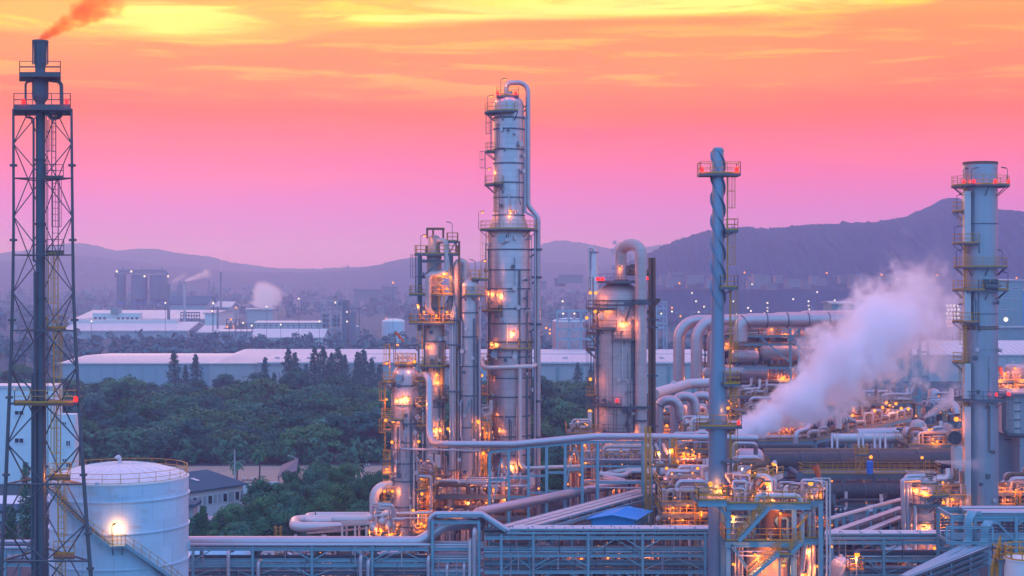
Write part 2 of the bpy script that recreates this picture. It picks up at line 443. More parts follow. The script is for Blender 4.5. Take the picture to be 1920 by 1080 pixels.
def lamp(root, p, h=2.0, dirx=1, power=110, kind='orange', pm='steel_grey', br=.17, reach=.35):
    """floodlight on a short pole whose foot is at p"""
    p = Vector(p); t = p + Vector((0, 0, h))
    mb = MB().tube([p, t], .04, 6); e = t + Vector((dirx * reach, -.1, .12)); mb.tube([t, e], .04, 6)
    o = mb.build('floodlight', pm, root)
    hd = MB(); hd.bar(e - Vector((dirx * .12, 0, 0)), e + Vector((dirx * .42, 0, .08)), .34, .12); hd.build('lamp_hood', pm, o)
    c = e + Vector((dirx * .16, -.06, -.12))
    if kind:
        MB().ball(c, br, 8, .8).build('bulb', 'bulb_' + kind, o)
        if power: light(root, c + Vector((0, -.1, -br - .1)), power, (1, .28, .045) if kind == 'orange' else (1, .8, .6))
    return o
def beacon(root, p, power=25, r=.2):
    p = Vector(p)
    o = MB().box(p + Vector((0, 0, .12)), (.3, .3, .24)).build('beacon', 'steel_dark', root)
    MB().lathe(p, [(r, p.z + .24), (r, p.z + .55), (r * .5, p.z + .7)], 10).build('beacon_lens', 'bulb_red', o)
    if power: light(root, p + Vector((0, -.35, .45)), power, (1, .03, .02))
    return o
def bulb(root, p, power=60, r=.18, kind='orange', name='lamp'):
    """bulkhead lamp: back plate, and a glass that gives off light"""
    p = Vector(p)
    o = MB().box(p + Vector((0, .12, .16)), (.36, .3, .12)).build(name, 'steel_grey', root)
    MB().ball(p, r, 8).build('bulb', 'bulb_' + kind, o)
    if power: light(root, p + Vector((0, -.12, -r - .12)), power, (1, .28, .045) if kind == 'orange' else (1, .8, .6))
    return o
# ================================================================ ground, hills, air
rng = np.random.default_rng(11)
def sheet(name, x0, x1, y0, y1, z, m, nx=2, ny=2):
    vs = [(x0 + (x1 - x0) * i / (nx - 1), y0 + (y1 - y0) * j / (ny - 1), z) for j in range(ny) for i in range(nx)]
    fs = [(j * nx + i, j * nx + i + 1, (j + 1) * nx + i + 1, (j + 1) * nx + i) for j in range(ny - 1) for i in range(nx - 1)]
    return tag(MB().add(vs, fs).build(name, m, smooth=False), kind='structure')
sheet('ground', -2250, 2250, -280, 4450, 0, 'ground_mat')
sheet('plant_pavement', -70, 190, 100, 330, .004, 'plant_floor')
tag(MB().add([(-75, 262, .008), (-14, 262, .008), (-12, 288, .008), (-75, 286, .008)], [(0, 1, 2, 3)]).build('field', 'field_mat', smooth=False), kind='structure')

def hnoise(x, s): return (math.sin(x * .9 * s) + .6 * math.sin(x * 2.3 * s + 1) + .35 * math.sin(x * 5.1 * s + 2) + .2 * math.sin(x * 11.3 * s + .5)) / 2.15
def hills(name, prof, d, toe, back, m, seed, rough, lift=0):
    """terrain whose crest follows heights given over x; falls to the plain in front and behind"""
    xs = [X(p, d) for p, _ in prof]; zs = [Z(y, d) for _, y in prof]
    n = 640; x = np.linspace(xs[0], xs[-1], n); crest = np.interp(x, xs, zs)
    r = np.random.default_rng(seed)
    k = np.array([math.exp(-(i * i) / 10) for i in range(-6, 7)]); k /= k.sum()
    crest = np.convolve(np.pad(crest, 6, mode='edge'), k, mode='valid')
    rows = 30; vs = []; fs = []
    step = (x[1] - x[0])
    for j in range(rows):
        t = j / (rows - 1)
        if t < .7: u = t / .7; y = toe + (d - toe) * u; s = (.5 - .5 * math.cos(math.pi * max(0, u - .25) / .75)) ** .9 if lift else (.5 - .5 * math.cos(math.pi * u)) ** .9; lf = lift * min(1, u / .15)
        else: u = (t - .7) / .3; lf = lift * (1 - u); y = d + (back - d) * u; s = 1 - u
        for i in range(n):
            w = hnoise(x[i] * 6 / (abs(xs[-1] - xs[0])) * 3 + y * .004, 1.0)
            w2 = hnoise(x[i] * .03 + seed + y * .013, 1.0)
            gull = (w * .16 + w2 * .07) * rough * math.sin(math.pi * min(1, s)) 
            vs.append((x[i], y + w * 20, max(-2, max(crest[i] * s * (1 + gull), min(lf, crest[i])) - 1.5) + (r.normal() * rough * .9 if s > .3 else 0)))
    for j in range(rows - 1):
        for i in range(n - 1): fs.append((j * n + i, j * n + i + 1, (j + 1) * n + i + 1, (j + 1) * n + i))
    return tag(MB().add(vs, fs).build(name, m), kind='structure')
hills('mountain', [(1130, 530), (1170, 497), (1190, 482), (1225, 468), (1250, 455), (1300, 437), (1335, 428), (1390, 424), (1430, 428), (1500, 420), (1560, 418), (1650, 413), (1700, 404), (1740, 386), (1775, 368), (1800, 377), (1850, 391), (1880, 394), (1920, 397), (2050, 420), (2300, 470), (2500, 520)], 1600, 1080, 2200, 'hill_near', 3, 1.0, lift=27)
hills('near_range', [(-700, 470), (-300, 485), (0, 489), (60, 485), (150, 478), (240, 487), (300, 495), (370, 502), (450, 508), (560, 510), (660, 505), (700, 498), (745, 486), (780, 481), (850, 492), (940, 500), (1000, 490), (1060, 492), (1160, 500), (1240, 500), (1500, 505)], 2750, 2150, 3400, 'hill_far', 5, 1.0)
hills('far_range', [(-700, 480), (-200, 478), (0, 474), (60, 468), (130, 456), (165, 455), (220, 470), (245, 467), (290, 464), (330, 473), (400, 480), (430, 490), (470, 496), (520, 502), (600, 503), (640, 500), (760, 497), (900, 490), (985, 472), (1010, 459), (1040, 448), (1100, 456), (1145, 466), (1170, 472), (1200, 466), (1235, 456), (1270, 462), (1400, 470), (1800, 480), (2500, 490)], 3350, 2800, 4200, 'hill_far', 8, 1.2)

hz = bpy.data.materials.new('haze_mat'); hz.use_nodes = True; hz.node_tree.nodes.clear(); HN = NT(hz.node_tree)
HAZE = 7.0e-4
pv = HN.n('ShaderNodeVolumePrincipled', i_Color=(.29, .40, .78, 1), i_Density=HAZE, i_Anisotropy=0.5)
pv.inputs['Absorption Color'].default_value = (1, 1, 1, 1)
HN.n('ShaderNodeOutputMaterial', i_Volume=pv.outputs[0])
tag(MB().bx(-2300, 2300, -300, 4500, -3.5, 124).build('haze', hz, smooth=False), kind='stuff')

# ================================================================ foliage
def leaf_cloud(cl, leaves, size, spread=.55, seed=0, up=.35, tri=False):
    """leaf-sized faces gathered in clumps; cl = list of (x,y,z,r)"""
    g = np.random.default_rng(seed); V = []; N_ = 0
    for (x, y, z, r) in cl:
        n = leaves
        d = g.normal(size=(n, 3)); d /= np.linalg.norm(d, axis=1, keepdims=True)
        rad = r * (g.random((n, 1)) ** spread)
        c = np.array([x, y, z]) + d * rad * np.array([1, 1, .8])
        nr = d + np.array([0, 0, up]) + g.normal(size=(n, 3)) * .45; nr /= np.linalg.norm(nr, axis=1, keepdims=True)
        a = np.cross(nr, g.normal(size=(n, 3))); a /= np.linalg.norm(a, axis=1, keepdims=True); b = np.cross(nr, a)
        s = size * (.6 + .8 * g.random((n, 1)))
        V.append(np.stack([c - a * s, c - b * s * .6, c + a * s, c + b * s * .6], axis=1).reshape(-1, 3)); N_ += n
    V = np.concatenate(V); Fq = np.arange(4 * N_).reshape(-1, 4)
    return V, Fq
def mesh_np(name, V, Fq, m, parent=None, loc=(0, 0, 0)):
    me = bpy.data.meshes.new(name); me.vertices.add(len(V)); me.vertices.foreach_set('co', V.astype(np.float32).ravel())
    k = Fq.shape[1]; me.loops.add(Fq.size); me.loops.foreach_set('vertex_index', Fq.astype(np.int32).ravel())
    me.polygons.add(len(Fq)); me.polygons.foreach_set('loop_start', (np.arange(len(Fq)) * k).astype(np.int32)); 
    me.update(calc_edges=True); me.materials.append(M[m])
    o = bpy.data.objects.new(name, me); col.objects.link(o)
    if parent is not None: o.parent = parent; ORG[o.name] = ORG[parent.name]
    else: o.location = loc; ORG[o.name] = Vector(loc)
    return o
def round_tree(seed, h, r, nclump, leaves, size, label, group, m='leaf', name='broadleaf_tree'):
    g = random.Random(seed); t = thing(name, label, 'tree', (0, 0, 0), group)
    cl = []
    for i in range(nclump):
        a = g.random() * 6.283; q = math.sqrt(g.random()); zz = g.random()
        env = math.sin(math.pi * (.12 + .80 * zz)) ** .7
        cl.append((math.cos(a) * r * q * env, math.sin(a) * r * q * env, h * (.28 + .62 * zz), r * (.26 + .2 * g.random())))
    V, Fq = leaf_cloud(cl, leaves, size, seed=seed); mesh_np('crown', V, Fq, m, t)
    mb = MB().tube([(0, 0, 0), (.1, .05, h * .25), (-.05, .1, h * .5), (0, 0, h * .75)], [.035 * h, .028 * h, .02 * h, .008 * h], 7)
    for (x, y, z, rr) in cl[:7]: mb.tube([(0, 0, h * .3), (x * .5, y * .5, (h * .3 + z) / 2 + .1), (x * .9, y * .9, z)], [.014 * h, .01 * h, .004 * h], 5)
    mb.build('trunk', 'bark', t); return t
def pine_tree(seed, h, r, label, group, leaves=70, name='casuarina_tree', m='leaf_pine', size=.30, base=.12):
    g = random.Random(seed); t = thing(name, label, 'tree', (0, 0, 0), group); cl = []
    n = 34
    for i in range(n):
        f = i / n; z = h * (base + (1 - base) * f); rr = r * (1 - f) ** .8 * (.55 + .55 * g.random()) + .12; a = i * 2.4 + g.random()
        cl.append((math.cos(a) * rr * .6, math.sin(a) * rr * .6, z, .35 + .5 * rr))
    V, Fq = leaf_cloud(cl, leaves, size, seed=seed, up=.1); mesh_np('crown', V, Fq, m, t)
    mb = MB().tube([(0, 0, 0), (.05, 0, h * .5), (0, 0, h * .97)], [.016 * h, .011 * h, .003 * h], 6)
    for (x, y, z, rr) in cl[::3]: mb.tube([(0, 0, z - .3), (x * 1.5, y * 1.5, z)], [.05, .02], 4)
    mb.build('trunk', 'bark', t); return t

# the wood behind the storage tank: trees one can tell apart by their crowns
WG = 'trees of the wood behind the storage tank'
wood = [round_tree(100 + i, 1.0 * hh, rr, 36, 150, sz, lab, WG, mm, 'wood_tree')
        for i, (hh, rr, mm, sz, lab) in enumerate([(9, 5.2, 'leaf', .34, 'mid green rounded tree in the dense wood behind the white tank'), (8, 5.8, 'leaf_dark', .30, 'darkest bluish green spreading tree in the dense wood'), (10.5, 4.2, 'leaf', .36, 'taller narrow crowned tree in the dense wood'), (7.5, 4.6, 'leaf_light', .34, 'pale green small tree in the dense wood'), (9.5, 6.2, 'leaf_olive', .38, 'broad olive tinted tree in the dense wood'), (11.5, 3.4, 'leaf_dark', .3, 'slender dark tree standing out of the dense wood'), (6.5, 5.2, 'leaf', .4, 'low wide tree filling a gap of the dense wood')])]
wg = random.Random(5); spots = []
tries = 0
while len(spots) < 285 and tries < 20000:
    tries += 1
    y = 292 + 142 * wg.random(); px = 60 + 1120 * wg.random()
    if px > 1000 and y < 330: continue
    x = X(px, y)
    lim = 6.2 if len(spots) < 190 else 4.6
    if all((x - a) ** 2 + (y - b) ** 2 > lim * lim for a, b in spots): spots.append((x, y))
for x, y in [(X(1752 + 18 * i, 400 + 9 * (i % 3)), 400 + 9 * (i % 3)) for i in range(9)] + [(X(20 + 22 * i, 470), 470) for i in range(5)]: spots.append((x, y))
for i, (x, y) in enumerate(spots):
    src = wood[i % 7 if i < 7 else wg.randrange(7)]; s = .58 + .72 * wg.random() ** 1.4
    if i < 7: src.location = (x, y, 0); src.scale = (s, s, s * .7)
    else: copy_tree(src, (x, y, 0), scale=(s, s, s * (.58 + .24 * wg.random())), rz=wg.random() * 6.28)
# casuarinas in front of the long warehouse
CG = 'conifers in front of the long warehouse'
pn = [pine_tree(300 + i, hh, rr, 'tall ragged conifer', CG, leaves=48, size=.27) for i, (hh, rr) in enumerate([(14, 3.9), (12.5, 3.2), (13.5, 4.4)])]
CL = ['broad tall conifer, leftmost before the long warehouse', 'small conifer between the two leftmost tall ones', 'slender conifer just right of the leftmost broad one', 'conifer at the left of the low white shed', 'shortest conifer beside the low white shed', 'tall conifer at the left end of the middle clump', 'second conifer of the middle clump from its left end', 'short conifer in front of the middle clump', 'conifer left of centre in the dense middle clump', 'conifer in the heart of the dense middle clump', 'conifer right of centre in the dense middle clump', 'tallest conifer near the right end of the middle clump', 'conifer closing the middle clump at its right end', 'tall conifer standing alone right of the middle clump', 'close neighbour of the lone tall conifer', 'short conifer two places left of the domed tower', 'conifer partly behind the domed front left tower', 'small conifer close left of the fat tower', 'smallest conifer touching the fat tower outline']
for i, (px, d, s) in enumerate([(326, 432, 1.05), (348, 436, .82), (367, 434, 1.0), (497, 430, .92), (514, 428, .7), (541, 438, 1.12), (553, 434, 1.0), (574, 430, .88), (590, 438, 1.14), (606, 434, 1.12), (622, 436, 1.1), (634, 430, 1.16), (646, 436, .95), (671, 436, 1.12), (682, 432, 1.1), (697, 430, .9), (712, 436, .85), (1083, 440, .8), (1108, 440, .7)]):
    src = pn[i % 3]
    if i < 3: src.location = (X(px, d), d, 0); src.scale = (s * .95, s * .95, s); src['label'] = CL[i]
    else: copy_tree(src, (X(px, d), d, 0), CL[i], scale=(s * .95, s * .95, s), rz=i * 1.3)
# near thicket right of the tank
TG = 'trees of the thicket right of the tank'
near = [round_tree(500 + i, hh, rr, 30, 260, .17, 'bushy green tree in the thicket between white tank and tall towers', TG, mm, 'thicket_tree') for i, (hh, rr, mm) in enumerate([(6.2, 2.9, 'leaf'), (5.4, 3.2, 'leaf'), (6.8, 2.6, 'leaf_light'), (5.0, 2.4, 'leaf'), (7.4, 3.0, 'leaf')])]
tl = []; tg = random.Random(9)
for px, d in [(448, 204), (462, 205), (490, 228), (506, 224), (470, 216), (452, 208), (396, 206), (372, 207), (415, 204), (430, 200), (540, 214), (560, 222), (585, 230), (610, 226), (640, 232), (575, 212), (600, 210), (545, 204), (520, 206), (495, 205), (470, 203), (500, 214), (525, 236), (560, 240), (590, 246), (620, 246), (650, 246), (680, 240), (705, 236), (640, 220), (665, 224), (690, 222), (715, 226), (610, 238), (630, 212), (660, 210), (690, 208), (715, 212), (575, 198), (610, 200), (640, 200), (670, 198), (545, 228), (520, 220), (728, 244), (738, 250), (600, 255), (572, 256), (545, 250), (640, 258), (690, 256), (385, 202), (355, 203), (355, 199), (400, 198), (480, 196), (520, 197), (445, 196), (700, 198), (745, 232), (1020, 250), (1045, 255), (1000, 245), (1065, 262), (1035, 240), (1010, 232), (985, 240), (1060, 236)]:
    tl.append((px, d))
tl = [(p, d) for p, d in tl if not (p < 470 and 206 < d < 232)]
for i, (px, d) in enumerate(tl):
    src = near[i % 5]; s = .75 + .4 * tg.random()
    if d < 212: s *= .9
    if px < 430: s *= .42
    elif px < 760 and (d > 238 or (px < 560 and d > 215)): s *= .58
    if i < 5: src.location = (X(px, d), d, 0); src.scale = (s, s, s)
    else: copy_tree(src, (X(px, d), d, 0), scale=(s, s, s * (.85 + .3 * tg.random())), rz=tg.random() * 6.28)
# slim cypresses
def cypress(px, d, h, r, label, seed):
    t = pine_tree(seed, h, r, label, None, leaves=60, name='cypress_tree', m='leaf', size=.16, base=.05); t.location = (X(px, d), d, 0); return t
cypress(381, 204, 4.8, .8, 'slim pointed cypress before the double gateway of the white house', 601)
cypress(371, 203.5, 3.8, .7, 'short slim cypress left of the taller one by the white house', 602)
cypress(360, 203, 3.4, .8, 'squat cypress closest to the white storage tank edge', 603)
cypress(425, 204.5, 4.2, .8, 'slim cypress right of the gateway at the white house', 604)
cypress(48, 205, 10.5, 1.25, 'tallest dark cypress before the white building left of the flare tower riser', 605)
cypress(63, 206, 7.6, 1.05, 'shorter dark cypress beside the flare tower riser', 606)
cypress(20, 200, 5.4, 1.0, 'small cypress at the foot of the white building', 607)
# tufted palm-like tree in the field
def palm(px, d, h, label, seed, r=1.6):
    t = thing('palm_tree', label, 'tree', (X(px, d), d, 0)); g = random.Random(seed); o = ORG[t.name]
    MB().tube([(o.x, d, 0), (o.x + .1, d, h * .5), (o.x, d, h)], [.16, .13, .1], 7).build('trunk', 'bark', t)
    fr = MB()
    for i in range(16):
        a = i * 2.4; ln = r * (.8 + .4 * g.random()); lift = .9 - 1.3 * (i / 16)
        pts = [Vector((o.x + math.cos(a) * ln * u, d + math.sin(a) * ln * u, h + lift * ln * u - .9 * ln * u * u)) for u in (0, .33, .66, 1)]
        sd = Vector((-math.sin(a), math.cos(a), 0))
        for q, w in zip(pts, pts[1:]):
            for sgn in (-1, 1): fr.add([q, w, w + sd * sgn * .32 - Vector((0, 0, .12)), q + sd * sgn * .3 - Vector((0, 0, .1))], [(0, 1, 2, 3)])
    fr.build('fronds', 'leaf', t, smooth=False); return t
palm(486, 262, 5.6, 'lone tufted palm on the pale field behind the white house', 1)
palm(444, 266, 3.2, 'low palm at the end of the dark roofed white house', 2, 1.3)
palm(664, 256, 3.8, 'spreading palm at the edge of the field before the wood', 3, 2.4)
palm(552, 262, 3.0, 'small palm beside the utility pole at the field edge', 4, 1.5)

# far-off woods that read as one mass
def mass(name, n, px0, px1, d0, d1, h0, h1, leaves, size, seed, zf=None, skip=None, m='leaf_far'):
    g = random.Random(seed); cl = []
    for i in range(n):
        d = d0 + (d1 - d0) * g.random(); px = px0 + (px1 - px0) * g.random(); x = X(px, d)
        if skip and skip(px, d): continue
        h = h0 + (h1 - h0) * g.random() ** 1.5; z = zf(px, d) if zf else 0
        for k in range(3): cl.append((x + g.uniform(-.35, .35) * h, d + g.uniform(-.3, .3) * h, z + h * (.3 + .28 * k), h * (.42 - .07 * k)))
    V, Fq = leaf_cloud(cl, leaves, size, seed=seed); return tag(mesh_np(name, V, Fq, m), kind='stuff')
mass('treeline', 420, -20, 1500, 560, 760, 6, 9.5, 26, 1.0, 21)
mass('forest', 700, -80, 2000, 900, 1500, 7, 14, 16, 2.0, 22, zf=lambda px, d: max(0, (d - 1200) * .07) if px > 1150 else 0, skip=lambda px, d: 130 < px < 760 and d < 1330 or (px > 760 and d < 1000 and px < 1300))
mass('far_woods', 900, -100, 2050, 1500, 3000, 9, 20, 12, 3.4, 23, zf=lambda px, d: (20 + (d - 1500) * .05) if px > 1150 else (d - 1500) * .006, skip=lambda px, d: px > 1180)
mass('thicket', 90, 150, 1000, 288, 298, 2.5, 5, 60, .4, 24, m='leaf')

# ================================================================ buildings in the distance
def gable(name, label, px0, px1, d, depth, py_eave, py_ridge, wall='wall_grey', roof='roof_white', cat='warehouse', ridge_d=None, strips=None, windows=(), bays=0, hip=0.0):
    """long shed with its eaves towards the camera"""
    x0, x1 = X(px0, d), X(px1, d); ze = Z(py_eave, d); rd = d + (depth / 2 if ridge_d is None else ridge_d); zr = Z(py_ridge, rd)
    t = thing(name, label, cat, ((x0 + x1) / 2, d + depth / 2, 0))
    m = MB(); y1 = d + depth
    vs = [(x0, d, 0), (x1, d, 0), (x1, d, ze), (x0, d, ze), (x0, y1, 0), (x1, y1, 0), (x1, y1, ze), (x0, y1, ze), (x0, rd, zr), (x1, rd, zr)]
    m.add(vs, [(0, 1, 2, 3), (5, 4, 7, 6), (1, 5, 6, 9, 2), (4, 0, 3, 8, 7)]).build('wall', wall, t, smooth=False)
    r = MB(); e = max(.4, d / 900); th = max(.25, d / 1600)
    hx = hip * (x1 - x0)
    for (ya, za, yb, zb) in ((d - e, ze - .1, rd, zr), (y1 + e, ze - .1, rd, zr)):
        A = [(x0 - e, ya, za + th), (x1 + e, ya, za + th), (x1 + e - hx, yb, zb + th), (x0 - e + hx, yb, zb + th)]
        B = [(x, y, z - th) for x, y, z in A]
        r.add(A + B, [(0, 1, 2, 3), (7, 6, 5, 4), (0, 4, 5, 1), (1, 5, 6, 2), (2, 6, 7, 3), (3, 7, 4, 0)])
    ro = r.build('roof', roof, t, smooth=False)
    if strips:
        nstr = strips
        s = MB()
        for i in range(1, nstr):
            xx = x0 + (x1 - x0) * i / nstr
            s.bar((xx, d - e, ze + th), (xx, rd, zr + th + .02), max(.25, d / 1500), .12)
        s.build('roof_seam', roof, ro, smooth=False)
    if bays:
        for i in range(bays + 1):
            xx = x0 + (x1 - x0) * i / bays; MB().bx(xx - .2, xx + .2, d - .25, d + .05, 0, ze - .3).build('downpipe', wall, t, smooth=False)
    for (wx, wy, ww, wh) in windows: window(t, wx, wy, ww, wh, d)
    return t
def window(t, px, py, w, h, d, m='glass_dark', sill=True, y=None):
    c = P(px, py, d); y = d if y is None else y; sw, sh = L(w, d), L(h, d)
    f = MB(); b = .12
    f.bx(c.x - sw / 2 - b, c.x + sw / 2 + b, y - .12, y + .04, c.z + sh / 2, c.z + sh / 2 + b); f.bx(c.x - sw / 2 - b, c.x + sw / 2 + b, y - .16, y + .04, c.z - sh / 2 - b, c.z - sh / 2)
    for s in (-1, 1): f.bx(c.x + s * (sw / 2 + b / 2) - b / 2, c.x + s * (sw / 2 + b / 2) + b / 2, y - .12, y + .04, c.z - sh / 2, c.z + sh / 2)
    f.bx(c.x - .04, c.x + .04, y - .1, y + .03, c.z - sh / 2, c.z + sh / 2)
    o = f.build('window', 'white_wall', t, smooth=False)
    MB().bx(c.x - sw / 2, c.x + sw / 2, y - .05, y + .02, c.z - sh / 2, c.z + sh / 2).build('pane', m, o, smooth=False)
    return o
gable('warehouse', 'long low pale warehouse behind the storage tank and the conifers', 112, 470, 470, 60, 682, 668, 'wall_blue', bays=14, strips=40)
g2 = gable('warehouse', 'pale warehouse with a shallow gable porch right of the long low one', 394, 640, 468, 70, 682, 656, 'wall_grey', ridge_d=64, bays=9, strips=30)
gable('warehouse', 'very long white roofed warehouse passing behind the tall towers', 486, 1340, 466, 46, 680, 670, 'wall_grey', bays=30, strips=90)
tp = thing('warehouse', 'stepped upper roof range rising behind the very long warehouse', 'warehouse', (X(1000, 520), 530, 0))
MB().bx(X(478, 518), X(1340, 518), 518, 550, 0, Z(663, 518)).build('wall', 'wall_blue', tp, smooth=False)
MB().add([(X(476, 516), 516, Z(663, 516)), (X(1342, 516), 516, Z(663, 516)), (X(1342, 516), 545, Z(655, 545)), (X(476, 516), 545, Z(655, 545)), (X(476, 516), 516, Z(665, 516)), (X(1342, 516), 516, Z(665, 516)), (X(1342, 516), 545, Z(657, 545)), (X(476, 516), 545, Z(657, 545))],
         [(0, 1, 2, 3), (0, 4, 5, 1), (7, 6, 5, 4), (1, 5, 6, 2), (3, 7, 4, 0)]).build('roof', 'roof_white', tp, smooth=False)
gable('warehouse', 'white roofed warehouse passing behind the big grey stack at the right', 1560, 2040, 520, 50, 666, 640, 'wall_grey', bays=16, strips=40)
# blue doors in the wall right of the fat tower
wl = [o for o in col.objects if o.name.startswith('warehouse') and o.type == 'EMPTY'][2]
for i, px in enumerate((700, 760, 905, 1045, 1091, 1180, 1254, 1300)):
    wide = i in (0, 2, 5)
    MB().bx(X(px - (6 if wide else 2.4), 466), X(px + (6 if wide else 2.4), 466), 465.7, 466.05, 0, Z(692 if wide else 688, 466)).build('door', 'wall_blue' if wide else 'teal_wall', wl, smooth=False)
MB().bx(X(488, 466), X(1338, 466), 465.3, 465.9, Z(682.5, 466), Z(680.5, 466)).build('gutter', 'wall_grey', wl, smooth=False)
for i in range(14): MB().lathe((X(520 + 60 * i, 480), 480, 0), [(.5, 9.5), (.5, Z(672, 480)), (.9, Z(671.5, 480)), (.7, Z(669, 480)), (.1, Z(668.5, 480))], 12).build('roof_vent', 'wall_grey', wl)
# low service building at the casuarinas' feet
gable('shed', 'small white shed at the foot of the conifers', 498, 590, 452, 6, 728, 722, 'white_wall', cat='shed')

# front warehouse of the factory with silos
gable('warehouse', 'warehouse with bright white roof and blue walls below the silos', 118, 350, 880, 60, 621, 605, 'wall_blue', strips=8)
rv = thing('ridge_vent', 'long grey ventilator along the ridge of the bright white roof', 'roof vent', (X(240, 905), 905, 0))
MB().bx(X(118, 905), X(332, 905), 905, 912, 2, Z(600, 905)).build('vent_body', 'roof_white', rv, smooth=False)
gable('shed', 'small white gabled shed right of the bright white roof', 372, 410, 890, 40, 624, 612, 'wall_blue', cat='shed')
gable('factory_hall', 'broad grey roofed factory hall in front of the silos', 142, 388, 1010, 90, 599, 583, 'wall_blue', cat='factory', strips=10)
of = thing('office_block', 'white office strip with dark windows on the factory hall roof', 'office', (X(218, 1000), 1000, 0))
MB().bx(X(174, 1000), X(262, 1000), 1000, 1008, 0, Z(587, 1000)).build('wall', 'white_wall', of, smooth=False)
MB().bx(X(208, 999), X(222, 999), 998, 1008, Z(588, 1000), Z(578, 1000)).build('roof_cabin', 'teal_wall', of, smooth=False)
for i in range(10): 
    if i not in (3, 4): window(of, 179 + 8.6 * i, 597, 5, 5, 1000)
gable('factory_hall', 'dark blue hall right of the silos', 316, 386, 1150, 40, 571, 557, 'wall_blue', 'roof_dark', cat='factory')
gable('factory_hall', 'low hall with pale roof beyond the tall chimney', 388, 430, 1170, 40, 577, 567, 'wall_blue', cat='factory')
gable('silver_hall', 'hall with steep grey gable beside the pipe gantry', 384, 406, 1000, 60, 588, 584, 'white_wall', 'wall_grey', cat='factory')
# silos
D_ = 1220
def silo(px0, px1, py0, label, legs=True):
    r = L(px1 - px0, D_) / 2; x = X((px0 + px1) / 2, D_); zt = Z(py0, D_); zb = Z(561, D_)
    t = thing('silo', label, 'silo', (x, D_, 0), 'silos of the far factory')
    MB().lathe((x, D_, 0), [(r * .3, zb - 3), (r, zb + .5), (r, zt), (r * .35, zt + 1.5), (.3, zt + 1.6)], 28).build('shell', 'silo', t)
    for k in range(1, 4): MB().ringseg((x, D_), r, r + .22, zb + (zt - zb) * k / 4, zb + (zt - zb) * k / 4 + .35, n=28).build('hoop', 'silo', t)
    lg = 6
    for i in range(lg):
        a = i * 6.283 / lg; p = (x + math.cos(a) * r * .86, D_ + math.sin(a) * r * .86)
        MB().bar((p[0], p[1], 0), (p[0], p[1], zb + .2), 1.0).build('leg', 'silo', t)
    b = MB()
    for i in range(lg):
        a, a2 = i * 6.283 / lg, (i + 1) * 6.283 / lg
        p, q = [(x + math.cos(v) * r * .86, D_ + math.sin(v) * r * .86) for v in (a, a2)]
        mid = ((p[0] + q[0]) / 2, (p[1] + q[1]) / 2, zb - 4.5)
        b.bar((p[0], p[1], zb), mid, .45); b.bar((q[0], q[1], zb), mid, .45)
    b.build('bracing', 'shed_blue', t)
    MB().ringseg((x, D_), r - .6, r + .9, zt - .2, zt, n=24).build('rim_walkway', 'steel_grey', t)
    hp = MB(); 
    for k in (-.4, 0, .35): hp.tube([(x + k * r, D_, zt + .6), (x + k * r, D_, zt + 4.5 + 2 * (k > 0))], .35, 6)
    hp.build('vent_pipe', 'steel_grey', t)
    return t
silo(219, 236, 515, 'slim dark silo at the left end of the row')
silo(246, 276, 516, 'broad dark silo in the middle of the row')
silo(281, 315, 516, 'broad dark silo at the right end of the row')
cv = thing('conveyor_bridge', 'pipe gantry running across the tops of the three silos', 'gantry', (X(265, D_), D_, 0))
MB().tube(fillet([P(217, 520, D_), P(217, 507, D_), P(311, 507, D_), P(316, 520, D_)], 3, 5), .8, 8).build('duct', 'silo', cv)
gm = MB(); 
for yy in (510, 513): gm.bar(P(217, yy, D_), P(315, yy, D_), .5)
for i in range(22): gm.bar(P(217 + i * 4.5, 510, D_), P(217 + (i + 1) * 4.5, 513, D_), .3)
gm.build('truss', 'steel_grey', cv)
for px, py in ((219, 509), (315, 518), (271, 518), (246, 509)): MB().ball(P(px, py, D_ - 9), .9, 6).build('lamp', 'bulb_white', cv)
tb = thing('process_tower', 'dark stepped lift tower at the right side of the silos', 'tower', (X(318, 1205), 1205, 0))
MB().bx(X(311, 1205), X(318, 1205), 1205, 1209, 0, Z(532, 1205)).bx(X(308, 1205), X(312, 1205), 1204, 1208, Z(560, 1205), Z(517, 1205)).build('shaft', 'silo', tb, smooth=False)
for i, (px, pt, pb, wd, d, lab) in enumerate([(346, 528, 602, 4.4, 960, 'pale smoking chimney in front of the factory halls'), (414, 510, 590, 4.0, 1150, 'tallest thin dark chimney of the far factory'), (400, 529, 590, 1.6, 1150, 'thin dark pipe stack left of the tallest chimney'), (392, 525, 570, 2.4, 1350, 'faint lattice mast between two chimneys'), (316, 535, 603, 6, 980, 'stout grey chimney in front of the right hand silo'), (408, 575, 616, 4, 900, 'short pale chimney beside the small white gabled shed'), (652, 497, 530, 3.0, 2300, 'hazy lattice mast far out on the plain')]):
    r = L(wd, d) / 2; x = X(px, d); t = thing('chimney', lab, 'chimney', (x, d, 0), 'chimneys of the far factory')
    MB().lathe((x, d, 0), [(r * 1.15, 0), (r, Z(pb, d) * .5), (r * .95, Z(pt, d)), (r * .6, Z(pt, d)), (r * .6, Z(pt, d) - 2)], 12).build('flue', 'silo' if i else 'wall_grey', t)
    MB().ringseg((x, d), r, r * 1.35, Z(pt, d) - 1.2, Z(pt, d) - .8, n=12).build('rim', 'silo', t)
dv = thing('pressure_vessel', 'dark domed vessel beside the silos', 'vessel', (X(337, 1200), 1200, 0))
MB().lathe((X(337, 1200), 1200, 0), [(2.2, 0), (2.2, Z(536, 1200)), (1.2, Z(532, 1200)), (.5, Z(531, 1200)), (.5, Z(526, 1200))], 14).build('shell', 'silo', dv)
MB().lathe((X(326, 1200), 1200, 0), [(4.5, 0), (4.5, Z(552, 1200)), (3, Z(546, 1200)), (.5, Z(543, 1200))], 14).build('drum', 'silo', dv)
